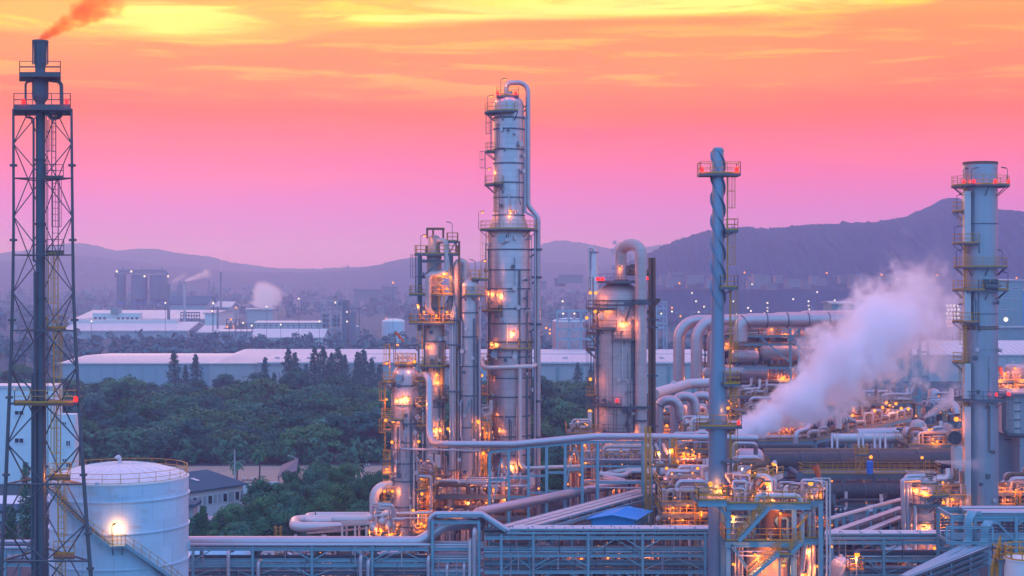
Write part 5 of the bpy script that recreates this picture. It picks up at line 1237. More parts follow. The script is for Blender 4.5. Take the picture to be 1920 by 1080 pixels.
# stair wound round the shell
def tp(a, z, r): return Vector((xt + r * math.cos(a), DT + r * math.sin(a), z))
ZP = Z(1021, DT - rt); a0s, a1s, a2s, a3s = R(221), R(277), R(288), R(338)
def flight(a, za, b, zb, nst=26):
    st = MB(); sm = MB(); sg_ = MB(); sh_ = MB()
    for i in range(nst):
        u = (i + .5) / nst; aa = a + (b - a) * u; z = za + (zb - za) * u
        st.bar(tp(aa, z, rt + .1), tp(aa, z, rt + 1.0), .26, .05)
    for r in (rt + .12, rt + 1.0):
        for i in range(nst): (sg_ if r > rt + .5 else sh_).bar(tp(a + (b - a) * i / nst, za + (zb - za) * i / nst, r), tp(a + (b - a) * (i + 1) / nst, za + (zb - za) * (i + 1) / nst, r), .06, .28)
    for i in range(nst):
        for h in (.55, 1.05): sm.bar(tp(a + (b - a) * i / nst, za + (zb - za) * i / nst + h, rt + 1.0), tp(a + (b - a) * (i + 1) / nst, za + (zb - za) * (i + 1) / nst + h, rt + 1.0), .045)
        if i % 3 == 0: q = tp(a + (b - a) * i / nst, za + (zb - za) * i / nst, rt + 1.0); sm.bar(q, q + Vector((0, 0, 1.05)), .045)
    so = sg_.build('stair_stringer', 'steel_blue', t); tag(st.build('tread', 'deck', so), kind='stuff'); sm.build('handrail', 'yellow', so); sh_.build('stair_stringer', 'steel_blue', t)
flight(a0s, zrim - .1, a1s, ZP); flight(a2s, ZP, a3s, ZP - 5.0)
pl = MB().ringseg((xt, DT), rt + .03, rt + 1.05, ZP - .12, ZP, 277, 288, n=4).build('stair_landing', 'steel_blue', t); sm = MB()
for i in range(4): 
    for h in (.55, 1.05): sm.bar(tp(a1s + (a2s - a1s) * i / 4, ZP + h, rt + 1.0), tp(a1s + (a2s - a1s) * (i + 1) / 4, ZP + h, rt + 1.0), .05)
    q = tp(a1s + (a2s - a1s) * i / 4, ZP, rt + 1.0); sm.bar(q, q + Vector((0, 0, 1.05)), .05)
sm.build('handrail', 'yellow', pl)
for aa in (R(279), R(286)): MB().bar(tp(aa, ZP - .1, rt + .95), tp(aa, ZP - 1.0, rt), .08).build('bracket', 'steel_grey', t)
q = tp(R(279), ZP, rt + .98); lamp(t, q, 1.9, .45, 0, None, pm='yellow')
light(t, tp(R(282.5), ZP + 1.5, rt + .55), 150, (1, .38, .09), .25); MB().ball(tp(R(280.6), ZP + 1.93, rt + .75), .09, 8).build('bulb', 'bulb_orange', t)

# ---- fine fittings on the tower shells
def dress(root, px, d, rpx, y0, y1, n, seed, ms=('pipe_grey', 'pipe_pale', 'steel_grey')):
    g = random.Random(seed); r = L(rpx, d); x = X(px, d)
    def q(a, y, e): return Vector((x + (r + e) * math.cos(a), d + (r + e) * math.sin(a), Z(y, d)))
    for k in range(n):
        a = R(g.uniform(-170, -10)); ya = g.uniform(y0, y1 - 20); yb = min(y1, ya + g.uniform(25, 140)); rr = g.choice((.05, .06, .08, .12)); a2 = a + g.uniform(-.5, .5)
        MB().tube([q(a, ya, -.05), q(a, ya, .28), q(a, yb, .28), q((a + a2) / 2, yb, .28), q(a2, yb, .28), q(a2, yb + 6, .28)], rr, 6).build('instrument_pipe', g.choice(ms), root)
    for k in range(n):
        a = R(g.uniform(-165, -15)); y = g.uniform(y0, y1); rr = g.uniform(.1, .24)
        o = MB().tube([q(a, y, -.1), q(a, y, .35)], rr, 10).build('nozzle', 'clad', root); MB().tube([q(a, y, .35), q(a, y, .45)], rr * 1.6, 10).build('flange', g.choice(('steel_grey', 'pipe_pale')), o)
    for k in range(n // 2):
        a = R(g.uniform(-160, -20)); y = g.uniform(y0, y1); c = q(a, y, .22); MB().box(c, (g.uniform(.25, .5), .3, g.uniform(.3, .6))).build('instrument_box', g.choice(('pipe_pale', 'steel_grey')), root)
dress(T1, 954, 212, 41, 440, 900, 22, 1); dress(T1, 954, 212, 28, 205, 395, 7, 2); dress(T2, 880, 206, 19.3, 560, 930, 12, 3); dress(T3, 815, 207, 19.5, 610, 930, 16, 4)
dress(T4, 760, 195, 25, 705, 990, 16, 5); dress(T5, 1160, 222, 45, 575, 880, 22, 6); dress(T7, 1838, 190, 32, 500, 940, 9, 7, ('stack_grey', 'steel_grey'))
for root, px, d, rpx, ys in ((T1, 954, 212, 41, (470, 900)), (T3, 815, 207, 19, (610, 900)), (T4, 760, 195, 25, (710, 990)), (T5, 1160, 222, 45, (575, 880)), (T2, 880, 206, 19, (560, 930))):
    for k, a in enumerate((-150, -62, -38)):
        e = L(rpx, d) + .16; p = (X(px, d) + e * math.cos(R(a)), d + e * math.sin(R(a)))
        MB().bx(p[0] - .12, p[0] + .12, p[1] - .05, p[1] + .05, Z(ys[1], d), Z(ys[0] + 37 * k, d)).build('cable_ladder', 'steel_grey', root, smooth=False)

# ================================================================ pipe racks along the front
def pipe_thing(name, label, pts, r, m='pipe_grey', bend=None, n=12, seg=7, clamps=0, group=None):
    q = fillet(pts, bend if bend is not None else r * 2.4, seg)
    o = MB().tube(q, r, n).build(name, m, loc=q[0]); tag(o, label, 'pipe', group)
    if clamps:
        tot = [0]
        for a, b in zip(q, q[1:]): tot.append(tot[-1] + (b - a).length)
        for k in range(1, clamps + 1):
            sdist = tot[-1] * k / (clamps + 1); i = max(j for j in range(len(tot) - 1) if tot[j] <= sdist)
            c = q[i].lerp(q[i + 1], (sdist - tot[i]) / max(1e-6, tot[i + 1] - tot[i])); d = (q[i + 1] - q[i]).normalized()
            MB().tube([c - d * .07, c + d * .07], r * 1.09, n).build('clamp_band', 'steel_dark', o)
    return o
RD, RB = 160.0, 164.2
zr = lambda y, d=RD: Z(y, d)
def rack(name, label, posts, ztop, tiers, x0, x1, d0, d1, seed, pr=(.08, .24), npipes=6, m='steel_blue', knee=True, ybot=0, topbeam=True, cross=True):
    """posts in px at depth d0; tiers = heights; pipes of several sizes lie on every tier"""
    t = thing(name, label, 'pipe rack', (X((x0 + x1) / 2, d0), d0, 0)); g = random.Random(seed)
    xs = [X(p, d0) for p in posts]; xa, xb = X(x0, d0), X(x1, d0)
    for xx in xs:
        for yy in (d0, d1): MB().ibeam((xx, yy, ybot), (xx, yy, ztop + .05), .27, .27).build('post', m, t)
        for z in tiers: MB().ibeam((xx, d0 + .16, z - .17), (xx, d1 - .16, z - .17), .2, .3).build('cross_beam', m, t)
    ends = [xa] + xs + [xb]
    for a, b in zip(ends, ends[1:]):
        if b - a < .5: continue
        for z in tiers:
            for yy in (d0, d1): MB().ibeam((a + .15, yy, z - .2), (b - .15, yy, z - .2), .18, .34).build('beam', m, t)
        if b - a > 2.5:
            for j, (z, zn) in enumerate(zip(tiers, tiers[1:])):
                if (j + len(t.children)) % 2: MB().bar((a + .14, d0 + .1, zn), ((a + b) / 2, d0 + .1, z - .37), .09).build('brace', m, t); MB().bar((b - .14, d0 + .1, zn), ((a + b) / 2, d0 + .1, z - .37), .09).build('brace', m, t)
                for k in range(2):
                    xx = g.uniform(a + .3, b - .3); MB().tube([(xx, d0 - .05 + g.random() * .3, zn - .3), (xx, d0, z + .1)], g.uniform(.03, .06), 6).build('thin_pipe', g.choice(('pipe_pale', 'pipe_grey', 'steel_grey')), t)
        if knee and b - a > 4:
            for z in tiers:
                k = min(1.8, (b - a) * .3)
                if g.random() < .55: MB().bar((a + .15, d0, z - 1.3), (a + k, d0, z - .36), .12).build('brace', m, t)
                if g.random() < .55: MB().bar((b - .15, d0, z - 1.3), (b - k, d0, z - .36), .12).build('brace', m, t)
    for z in tiers:
        yy = d0 + .35
        while yy < d1 - .3:
            r = g.uniform(*pr)
            MB().tube([(xa, yy, z + r), (xb, yy, z + r)], r, 8).build('pipe', g.choice(('pipe_grey', 'steel_blue', 'steel_grey', 'steel_grey', 'stack_grey', 'pipe_pale')), t)
            yy += 2 * r + g.uniform(.3, 2.6 * (d1 - d0) / npipes)
    return t
def tray(root, pts, w=.7, h=.16, m='steel_blue', cover='roof_white', rungs=1.9, name='cable_tray'):
    """cable tray: two side rails with a lid laid on in lengths"""
    pts = [Vector(p) for p in pts]; mb = MB(); cv = MB()
    for a, b in zip(pts, pts[1:]):
        d = (b - a); hd = Vector((d.x, d.y, 0)); s = Vector((-hd.y, hd.x, 0)).normalized() if hd.length > 1e-3 else Vector((0, 1, 0))
        for k in (-1, 1): mb.bar(a + s * k * w / 2, b + s * k * w / 2, .06, h)
        mb.bar(a - Vector((0, 0, h * .3)), b - Vector((0, 0, h * .3)), w * .9, .04)
        n = max(1, int(d.length / rungs)); up = Vector((0, 0, h / 2 + .03))
        for i in range(n): cv.bar(a.lerp(b, (i + .03) / n) + up, a.lerp(b, (i + .97) / n) + up, w * 1.02, .03)
    o = mb.build(name, m, root); cv.build('tray_lid', cover, o); return o
r1 = rack('pipe_rack', 'long pale blue pipe rack right of the storage tank carrying a big pipe', (362, 474, 585, 698), zr(1026), (zr(1026), zr(1056), zr(1080), zr(1105)), 340, 806, RD, RB, 1)
rack('pipe_rack', 'piece of pale pipe rack seen behind the feet of the flare tower', (-40, 10, 66), zr(1032, 172), (zr(1032, 172), zr(1056, 172)), -80, 100, 172, 177, 2)
r2 = rack('pipe_rack', 'long pale blue pipe rack with lidded cable trays below the blue shed', (940, 1000, 1103, 1205, 1322), zr(1003), (zr(1005), zr(1038), zr(1069), zr(1098)), 906, 1372, RD, RB, 3)
r3 = rack('pipe_rack', 'pale blue pipe rack running right of the stair structure to the big stack', (1560, 1657, 1788), zr(1012), (zr(1014), zr(1047), zr(1076), zr(1105)), 1545, 1800, RD, RB, 4)
pipe_thing('pipeline', 'thick pale pipe lying on the left rack and rising at its right end', [P(344, 1016, RD + 1), P(786, 1016, RD + 1), P(836, 984, RD + 1.5), P(905, 983, RD + 4)], .60, 'pipe_grey', 1.6, 16, 8, clamps=0)
for yy, zz_ in ((RD + 2.6, .3), (RD + 3.6, .3)): tray(r1, [(X(340, RD), yy, zr(1026) + zz_), (X(806, RD), yy, zr(1026) + zz_)], .8)
for k in range(11): MB().bx(X(352 + k * 43, RD) - .1, X(352 + k * 43, RD) + .1, RD + .3, RD + 1.8, zr(1026), zr(1026) + .1).build('pipe_shoe', 'steel_grey', r1, smooth=False)
for i, (yy, zz_) in enumerate(((RD + .6, .25), (RD + .6, .62), (RD + 1.7, .62), (RD + 2.9, .45), (RD + 3.7, .3))):
    tray(r2, [(X(950, RD) + i * .3, yy, zr(1005) + zz_), (X(1372, RD), yy, zr(1005) + zz_)], .85)
    tray(r3, [(X(1545, RD), yy, zr(1014) + zz_), (X(1800, RD), yy, zr(1014) + zz_)], .85)
for k in range(10):
    for zz_ in (.35,): MB().bar((X(962 + 38 * k, RD), RD + .2, zr(1005)), (X(962 + 38 * k, RD), RD + .2, zr(1005) + 1.0), .06).build('tray_upright', 'steel_blue', r2)
for k in range(6): MB().bar((X(1575 + 38 * k, RD), RD + .2, zr(1014)), (X(1575 + 38 * k, RD), RD + .2, zr(1014) + 1.0), .06).build('tray_upright', 'steel_blue', r3)
# portal between the two racks with bundles climbing over it
t = thing('pipe_portal', 'steel portal where bundled conduits climb over and drop to the next rack', 'steel frame', (X(855, RD), RD, 0)); TP_ = t
for px in (811, 898):
    for yy in (RD, RB): MB().ibeam((X(px, RD), yy, 0), (X(px, RD), yy, zr(977)), .29, .29).build('post', 'steel_blue', t)
for y in (979, 1030, 1052, 1076):
    for yy in (RD, RB): MB().ibeam((X(811, RD), yy, zr(y)), (X(898, RD), yy, zr(y)), .2, .3).build('beam', 'steel_blue', t)
for px in (811, 898): MB().ibeam((X(px, RD), RD, zr(979)), (X(px, RD), RB, zr(979)), .2, .3).build('beam', 'steel_blue', t)
for i in range(5):
    d = RD + .6 + i * .8; o_ = i * 1.6
    MB().tube(fillet([P(806 + o_, 1004, d), P(806 + o_, 972 - o_ * .2, d), P(816 + o_, 963, d), P(903 - o_, 963, d), P(952 - o_, 994, d), P(975, 995, d)], .6, 6), .19 if i % 2 else .26, 8).build('conduit', 'steel_blue' if i % 2 else 'pipe_grey', t)
for i in range(3):
    d = RD + .4 + i * 1.4
    tray(t, [P(818, 968, d), P(905, 967, d), P(948, 996, d)], .8, cover='steel_blue')
for px, y0 in ((838, 1058), (870, 1056), (881, 1013), (889, 992), (803, 1043)): MB().tube(fillet([P(px, 1130, RD - .5), P(px, y0, RD - .5), P(px + 7, y0 - 3, RD + 1.5)], .5, 5), .17 if px != 889 else .22, 8).build('drop_pipe', 'pipe_pale' if px == 881 else 'pipe_grey', t)
g = random.Random(8)
for y in (1032, 1054, 1078):
    for k in range(5): d = RD + .4 + k * .8; r = g.uniform(.08, .2); MB().tube([(X(806, RD), d, zr(y) + r + .16), (X(906, RD), d, zr(y) + r + .16)], r, 8).build('pipe', 'pipe_grey', t)
for px, y0 in ((428, 1034), (484, 1053), (676, 1042), (690, 1050)): MB().tube(fillet([P(px, 1130, RD - .4), P(px, y0, RD - .4), P(px + 9, y0 - 2, RD + 1.5)], .5, 5), .20, 8).build('drop_pipe', 'pipe_grey', r1)
for px in (822, 856, 1240 - 240): MB().tube([P(px, 1130, RD - .3), P(px, 1042, RD - .3)], .07, 6).build('thin_pipe', 'pipe_grey', t)
# vessels behind the rack at ground level
def drum(name, label, px0, px1, py, d, r, m='clad', saddle=True, cat='vessel', group=None):
    """horizontal drum with dished ends on saddles"""
    a, b = P(px0, py, d), P(px1, py, d); t = thing(name, label, cat, ((a.x + b.x) / 2, d, 0), group)
    prof = [(a.x, .05), (a.x + r * .06, r * .5), (a.x + r * .2, r * .82), (a.x + r * .45, r), (b.x - r * .45, r), (b.x - r * .2, r * .82), (b.x - r * .06, r * .5), (b.x, .05)]
    MB().tube([(x, d, a.z) for x, _ in prof], [q for _, q in prof], 24).build('shell', m, t)
    for f in (.25, .5, .75):
        x = a.x + (b.x - a.x) * f; MB().tube([(x - .05, d, a.z), (x + .05, d, a.z)], r * 1.03, 24).build('band', m, t)
    if saddle:
        for f in (.2, .8): x = a.x + (b.x - a.x) * f; MB().bx(x - .15, x + .15, d - r * .8, d + r * .8, 0 if name in ('hanging_drum', 'reflux_drum') else max(0, a.z - r * 2.2), a.z - r * .5).build('saddle', 'steel_grey', t, smooth=False)
    return t
drum('storage_drum', 'white rounded drum half hidden by the left pipe rack', 338, 470, 1046, 178, 1.5, 'tank_white')
for px0, px1, py, lab in ((590, 630, 1068, 'small warm lit drum behind the left pipe rack, left one'), (645, 700, 1066, 'longer warm lit drum behind the left pipe rack'), (740, 790, 1074, 'pale drum behind the rack near the portal')):
    t = drum('storage_drum', lab, px0, px1, py, 182, .8, 'pipe_pale'); bulb(t, P(px1 + 4, py - 6, 180), 130, .13)

# ================================================================ truss bridge and the racks going back
BD = 187
t = thing('truss_bridge', 'pale steel truss bridge under the long swooping pipe', 'steel frame', (X(1010, BD), BD, 0)); TB = t
tops = [(918, 848), (954, 844), (991, 838), (1025, 836), (1060, 832), (1092, 829), (1121, 829), (1207, 829)]
for px, py in tops:
    for dd in (0, 1.6): MB().ibeam((X(px, BD), BD + dd, 0), (X(px, BD), BD + dd, Z(py, BD)), .32, .28).build('post', 'steel_blue', t)
for (a, ya), (b, yb) in zip(tops, tops[1:]): MB().ibeam(P(a, ya, BD), P(b, yb, BD), .2, .3).build('top_chord', 'steel_blue', t); MB().ibeam(P(a, ya, BD + 1.6), P(b, yb, BD + 1.6), .2, .3).build('top_chord', 'steel_blue', t)
for a, b, ys in ((918, 954, (900,)), (954, 991, (896, 932)), (991, 1025, (892, 924)), (1025, 1060, (886, 921)), (1060, 1092, (880, 916)), (1092, 1121, (874,)), (1121, 1207, (874, 905))):
    for y in ys: MB().ibeam(P(a, y, BD), P(b, y, BD), .18, .26).build('beam', 'steel_blue', t)
for a, b in (((922, 960), (940, 858)), ((940, 858), (952, 900)), ((1062, 905), (1077, 838)), ((1077, 838), (1090, 868)), ((1200, 850), (1207, 832)), ((1121, 850), (1130, 832))): MB().bar(P(*a, BD - .1), P(*b, BD - .1), .15).build('brace', 'steel_blue', t)
bm = MB(); 
for i, (a, b) in enumerate(zip(range(918, 1208, 12), range(930, 1220, 12))): pass
for dd in (.2, 1.2): MB().tube([P(860, 842, BD + dd), P(963, 842, BD + dd), P(1110, 829, BD + dd), P(1330, 829, BD + dd)], .08, 6).build('thin_pipe', 'pipe_grey', t)
for k, (y, r) in enumerate(((873, .0), (888, .36), (902, .14), (862, .12), (915, .12))):
    if r: MB().tube([P(1205 if k == 1 else 1095, y, BD + 2), P(1335, y, BD + 2)], r, 10).build('pipe', 'pipe_grey', t)
# rack going back from the front rack to the fat tower
A = P(938, 990, 164); Bq = P(1250, 916, 200); zt_ = 8.3; A.z = Bq.z = zt_
dv_ = (Bq - A).normalized(); sd = Vector((dv_.y, -dv_.x, 0)); ln = (Bq - A).length
t = thing('pipe_rack', 'pale rack of pipes and lidded trays running back towards the fat tower', 'pipe rack', (A.x, A.y, 0))
for i in range(10):
    q = A + dv_ * ln * i / 9
    for s in (-1.2, 3.6): MB().ibeam((q.x + sd.x * s, q.y + sd.y * s, 0), (q.x + sd.x * s, q.y + sd.y * s, zt_), .22, .22).build('post', 'steel_blue', t)
    MB().ibeam(q + sd * -1.2 - Vector((0, 0, .15)), q + sd * 3.6 - Vector((0, 0, .15)), .2, .28).build('cross_beam', 'steel_blue', t)
    MB().ibeam(q + sd * -1.2 - Vector((0, 0, 1.6)), q + sd * 3.6 - Vector((0, 0, 1.6)), .2, .28).build('cross_beam', 'steel_blue', t)
for s in (-1.2, 3.6): MB().ibeam(A + sd * s - Vector((0, 0, .15)), Bq + sd * s - Vector((0, 0, .15)), .2, .3).build('beam', 'steel_blue', t)
up = Vector((0, 0, 1))
for s, zz_ in ((.6, .25), (1.6, .25), (2.7, .25), (3.3, -1.3), (2.3, -1.3)): tray(t, [A + sd * s + up * zz_, Bq + sd * s + up * zz_], .75, cover='pipe_pale', rungs=2.6)
for s, r in ((-.3, .12), (.05, .09), (2.15, .1)): MB().tube([A + sd * s + up * (r + .02), Bq + sd * s + up * (r + .02)], r, 8).build('pipe', 'pipe_grey', t)
for s, r in ((.0, .12), (.5, .1), (1.2, .16)): MB().tube([A + sd * s + up * (r - 1.45), Bq + sd * s + up * (r - 1.45)], r, 8).build('pipe', 'pipe_grey', t)
for s, pa in ((.6, 0), (2.7, 0)): tray(t, [A + sd * s + up * .25, A + sd * s - dv_ * 2.2 + up * -.5], .8, cover='pipe_pale', rungs=1)
q0, q1 = P(898, 966, 172), P(1165, 918, 196); q0.z = q1.z = 8.9
pipe_thing('pipeline', 'thick grey pipe running back along the rack towards the fat tower', [P(880, 976, 166), q0, q1, P(1170, 905, 199), P(1135, 897, 202)], .55, 'pipe_grey', 1.4, 14, 7)
pipe_thing('expansion_loop', 'pale looped pipe lying before the fat tower', [P(1124, 893, 205), P(1150, 886, 208), P(1175, 882, 208), P(1205, 882, 207), P(1335, 886, 205)], .42, 'pipe_pale', .9, 12, 6)
pipe_thing('expansion_loop', 'second pale looped pipe lying before the fat tower, lower', [P(1124, 889, 203), P(1168, 893, 203), P(1182, 884, 206), P(1240, 884, 206)], .36, 'pipe_pale', .9, 12, 6)
# pink expansion loops left of the front left tower
sp = thing('pipe_support_frame', 'low steel support under the big looped pipes', 'steel frame', (X(662, 190), 190, 0))
for px in (645, 669, 690):
    for dd in (188, 193): MB().ibeam((X(px, 190), dd, 0), (X(px, 190), dd, Z(982, 190)), .24, .24).build('post', 'pipe_pale', sp)
for dd in (188, 193): MB().ibeam(P(640, 981, dd), P(695, 981, dd), .2, .3).build('beam', 'pipe_pale', sp)
for y in (1000, 992): MB().ibeam(P(575, y, 187), P(720, y - 12, 191), .16, .2).build('beam', 'pipe_grey', sp)
zl = 4.7
def gz(px, d, z=zl): return Vector((X(px, d), d, z))
pipe_thing('expansion_loop', 'big pinkish pipe dropping from the front left tower into a long loop', [P(740, 908, 194.5), P(702, 915, 193.8), Vector((X(702, 193.8), 193.8, zl + .4)), gz(722, 193.5), gz(690, 193.2, zl), gz(553, 193.2), gz(551, 187.5), gz(642, 189.5, zl - .35)], .62, 'pipe_pale', [1.6, 1.5, .5, .5, 1.3, 1.3], 16, 8)
pipe_thing('expansion_loop', 'second pinkish loop pipe lying behind the big one', [gz(700, 196.5), gz(577, 196.5), gz(577, 191.5), gz(620, 192.5)], .5, 'pipe_pale', 1.1, 14, 7, clamps=1)
pipe_thing('pipeline', 'short thick pink pipe branching to the right below the big drop', [gz(690, 193.2, zl + .1), P(722, 966, 192), P(735, 960, 193)], .55, 'pipe_pale', .8, 12)
t = thing('pump_skid', 'round decked skid of pipes and lamps at the foot of the front left tower', 'process unit', (X(722, 189), 189, 0)); g = random.Random(4)
ring_platform(t, (X(722, 190), 190), Z(999, 190), .1, 1.9, 0, 360, 'yellow', h=1.0)
MB().lathe((X(722, 190), 190, 0), [(1.5, 0), (1.5, Z(1001, 190))], 20).build('base_tank', 'pipe_pale', t)
for k in range(14):
    px = g.uniform(695, 745); q = P(px, 997, 188.6 + g.random() * 2); h = g.uniform(.8, 3.4)
    MB().tube(fillet([q, q + Vector((0, 0, h)), q + Vector((g.choice((-1, 1)) * g.uniform(.6, 1.6), 0, h))], .25, 4), g.uniform(.1, .24), 8).build('pipe', g.choice(('pipe_pale', 'pipe_grey', 'clad')), t)
for px, py in ((716, 978), (728, 985), (700, 990)): MB().ball(P(px, py, 188.5), .45, 10).build('valve_body', 'pipe_pale', t)
for px in (729, 705): MB().tube([P(px, 1004, 188), P(px, 955, 188)], .07, 6).build('lamp_pole', 'pipe_pale', t)
bulb(t, P(713, 992, 188), 120, .18); bulb(t, P(735, 1001, 188), 90, .16)
sg = thing('notice_board', 'blank white board beside the front left tower foot', 'board', (X(720, 189), 189, 0))
MB().bx(X(709, 189), X(732, 189), 189, 189.15, Z(955, 189), Z(942, 189)).build('panel', 'pipe_pale', sg, smooth=False)
for px in (711, 730): MB().bar((X(px, 189), 189.2, 0), (X(px, 189), 189.2, Z(945, 189)), .1).build('post', 'steel_grey', sg)
lt = thing('ladder_cage', 'small yellow ladder head standing up above the left rack', 'ladder', (X(521, 166), 166.5, 0))
ladder(lt, (X(521, 166), 166.5), 0, Z(988, 166), -90, w=.45)

# blue shed
SD = 172
t = thing('blue_shed', 'bright blue sheet metal shed with a shallow gable roof above the rack', 'shed', (X(1175, SD), SD, 0))
xL, xM, xR = X(1110, SD), X(1182, SD), X(1232, SD); zev = Z(974, SD)
pL, pM, pR = Vector((xL, SD + .5, 0)), Vector((X(1190, SD), SD, 0)), Vector((X(1216, SD + 5), SD + 5.5, 0)); pB_ = pL + (pR - pM)
apex0 = (pL + pM) / 2; apex1 = (pB_ + pR) / 2; zap = Z(967.5, SD)
w0 = lambda v, z: Vector((v.x, v.y, z))
zfl = Z(993, SD)
for q in (pL, pM, pR, pB_): MB().bar(q, w0(q, zfl), .2).build('post', 'steel_blue', t)
MB().add([w0(pL, zfl), w0(pM, zfl), w0(pM, zev), w0(apex0, zap), w0(pL, zev), w0(pB_, zfl), w0(pR, zfl), w0(pR, zev), w0(apex1, zap), w0(pB_, zev)], [(0, 1, 2, 3, 4), (6, 5, 9, 8, 7), (1, 6, 7, 2), (5, 0, 4, 9)]).build('wall', 'shed_blue', t, smooth=False)
rm = MB(); ov = (pR - pM).normalized() * .5
for ea, eb in ((pL, pB_), (pM, pR)):
    out = (ea - apex0).normalized() * .45
    q4 = [w0(ea + out - ov, zev - .05), w0(eb + out + ov, zev - .05), w0(apex1 + ov, zap + .06), w0(apex0 - ov, zap + .06)]
    rm.add([v + up * .12 for v in q4] + q4, [(0, 1, 2, 3), (7, 6, 5, 4), (0, 4, 5, 1), (1, 5, 6, 2), (2, 6, 7, 3), (3, 7, 4, 0)])
ro = rm.build('roof', 'shed_blue', t, smooth=False)
for k in range(1, 9):
    q = pL.lerp(pM, k / 9); MB().bar(w0(q, zfl + .1) + Vector((0, -.03, 0)), w0(q, zev - .05) + Vector((0, -.03, 0)), .09, .05).build('wall_rib', 'shed_blue', t)
    q = pM.lerp(pR, k / 9) ; a_ = w0(q, zev + .02) + (pM - apex0).normalized() * .4; b_ = w0(apex0.lerp(apex1, k / 9), zap + .15); MB().bar(a_ + up * .05, b_ + up * .05, .07, .06).build('roof_rib', 'shed_blue', ro)
t = thing('roof_unit', 'pale boxes on the roof behind the blue shed', 'vent', (X(1150, 180), 180, 0))
for a, b, y in ((1141, 1168, 955), (1162, 1182, 952)): MB().bx(X(a, 181), X(b, 181), 181, 183, 0, Z(y, 181)).build('box', 'stack_grey', t, smooth=False)

# ================================================================ process units right of the fat tower
def unit(name, label, posts, d0, d1, levels, seed, m='steel_grey', rails=True, npipe=10, nvert=8, nves=4, lamps=(), lp=110, vr=(.3, .8), ybot=0, pm=('pipe_grey', 'pipe_pale', 'clad_warm', 'rust'), cat='process unit', br=.18, rm='yellow', valves=14):
    """steel storeys with decks, rails, pipes, vessels and lamps; levels as photo rows at d0"""
    t = thing(name, label, cat, (X((posts[0] + posts[-1]) / 2, d0), d0, 0)); g = random.Random(seed); npipe = int(npipe * 1.6); nvert = int(nvert * 1.5)
    xs = [X(p, d0) for p in posts]; zs = [Z(y, d0) for y in levels]
    for xx in xs:
        for yy in (d0, d1): MB().ibeam((xx, yy, ybot), (xx, yy, max(zs)), .26, .26).build('post', m, t)
    for i, z in enumerate(zs):
        box_platform(t, xs[0] - .3, xs[-1] + .3, d0 - .3, d1 + .3, z, rm, 'deck', th=.2, sides='flr' if rails else '', beam=.3)
        hgt = (zs[i - 1] - z) if i else 3.0
        for k in range(npipe // len(zs) + 1):
            r = g.uniform(.1, .32); y = d0 + g.uniform(.2, (d1 - d0) * .8); zz_ = z + g.uniform(.3, max(.6, hgt * .7)); a = g.uniform(xs[0], xs[-1] - 1); b = min(xs[-1], a + g.uniform(1.5, 7))
            pts = [(a, y, z), (a, y, zz_), (b, y, zz_), (b, y + .3, z + g.choice((0, hgt * .9)))]
            MB().tube(fillet(pts, r * 2.2, 4), r, 8).build('pipe', g.choice(pm), t)
        vb = MB()
        for k in range(valves // len(zs) + 1):
            q = Vector((g.uniform(xs[0], xs[-1]), d0 + g.uniform(0, 1.5), z)); h = g.uniform(.5, 1.3); vb.tube([q, q + Vector((0, 0, h))], g.uniform(.06, .16), 6); vb.tube([q + Vector((-.2, 0, h)), q + Vector((.2, 0, h))], .16, 8)
        tag(vb.build('valve', 'pipe_grey', t), kind='stuff')
    for k in range(nvert):
        x = g.uniform(xs[0], xs[-1]); r = g.uniform(.07, .25); MB().tube([(x, d0 - .1 + g.random(), ybot), (x, d0 + g.random(), g.choice(zs) + g.uniform(0, 1.5))], r, 8).build('riser_pipe', g.choice(pm), t)
    for k in range(nves):
        r = g.uniform(*vr); x = g.uniform(xs[0] + r, xs[-1] - r); i = g.randrange(len(zs)); z = zs[i]; y = (d0 + d1) / 2
        if g.random() < .5: MB().lathe((x, y, 0), [(r, z), (r, z + 2.2 * r), (r * .7, z + 2.6 * r), (.05, z + 2.8 * r)], 18).build('vessel', g.choice(pm), t)
        else:
            w = g.uniform(1.5, 3) * r; q = [(x - w - r * .4, .05), (x - w - r * .3, r * .5), (x - w, r), (x + w, r), (x + w + r * .3, r * .5), (x + w + r * .4, .05)]
            MB().tube([(a, y, z + r * 1.2) for a, _ in q], [b for _, b in q], 16).build('vessel', g.choice(pm), t)
    for l in lamps: bulb(t, P(l[0], l[1], d0 - .8), (l[2] if len(l) > 2 else lp) * .62, br * .92)
    if lamps:
        for k in range(5): bulb(t, Vector((g.uniform(xs[0], xs[-1]), d0 - .3, g.choice(zs) + g.uniform(.8, 2.2))), 0, br * .6)
    lad = g.choice(xs); ladder(t, (lad + .4, d0 - .35), ybot, max(zs), -90, m=rm)
    return t
unit('deck_unit', 'yellow railed deck unit with warm lamps left of the straked stack', (1240, 1275, 1305, 1336), 178, 184, (912, 955), 11, lamps=((1250, 878, 110), (1308, 878, 130), (1275, 948, 160), (1262, 962, 60), (1300, 965, 80), (1248, 955, 50)), npipe=14, br=.2)
unit('valve_deck', 'yellow framed valve deck glowing behind the railed deck', (1258, 1282, 1330), 190, 196, (842, 872), 12, lamps=((1282, 850, 120), (1290, 852, 90), (1299, 853, 110), (1270, 862, 60)), npipe=12, m='yellow', br=.2)
unit('lower_plant', 'dim lower floor of pipes and lamps seen through the front rack', (1010, 1060, 1120, 1180, 1240, 1300), 176, 183, (1022, 1062), 13, lamps=((1122, 1025, 120), (1217, 1024, 100), (1216, 1044, 120), (1305, 1020, 90), (1140, 1046, 60), (1090, 1048, 50), (1070, 1044, 60)), npipe=16, nvert=26, br=.16, rails=False)
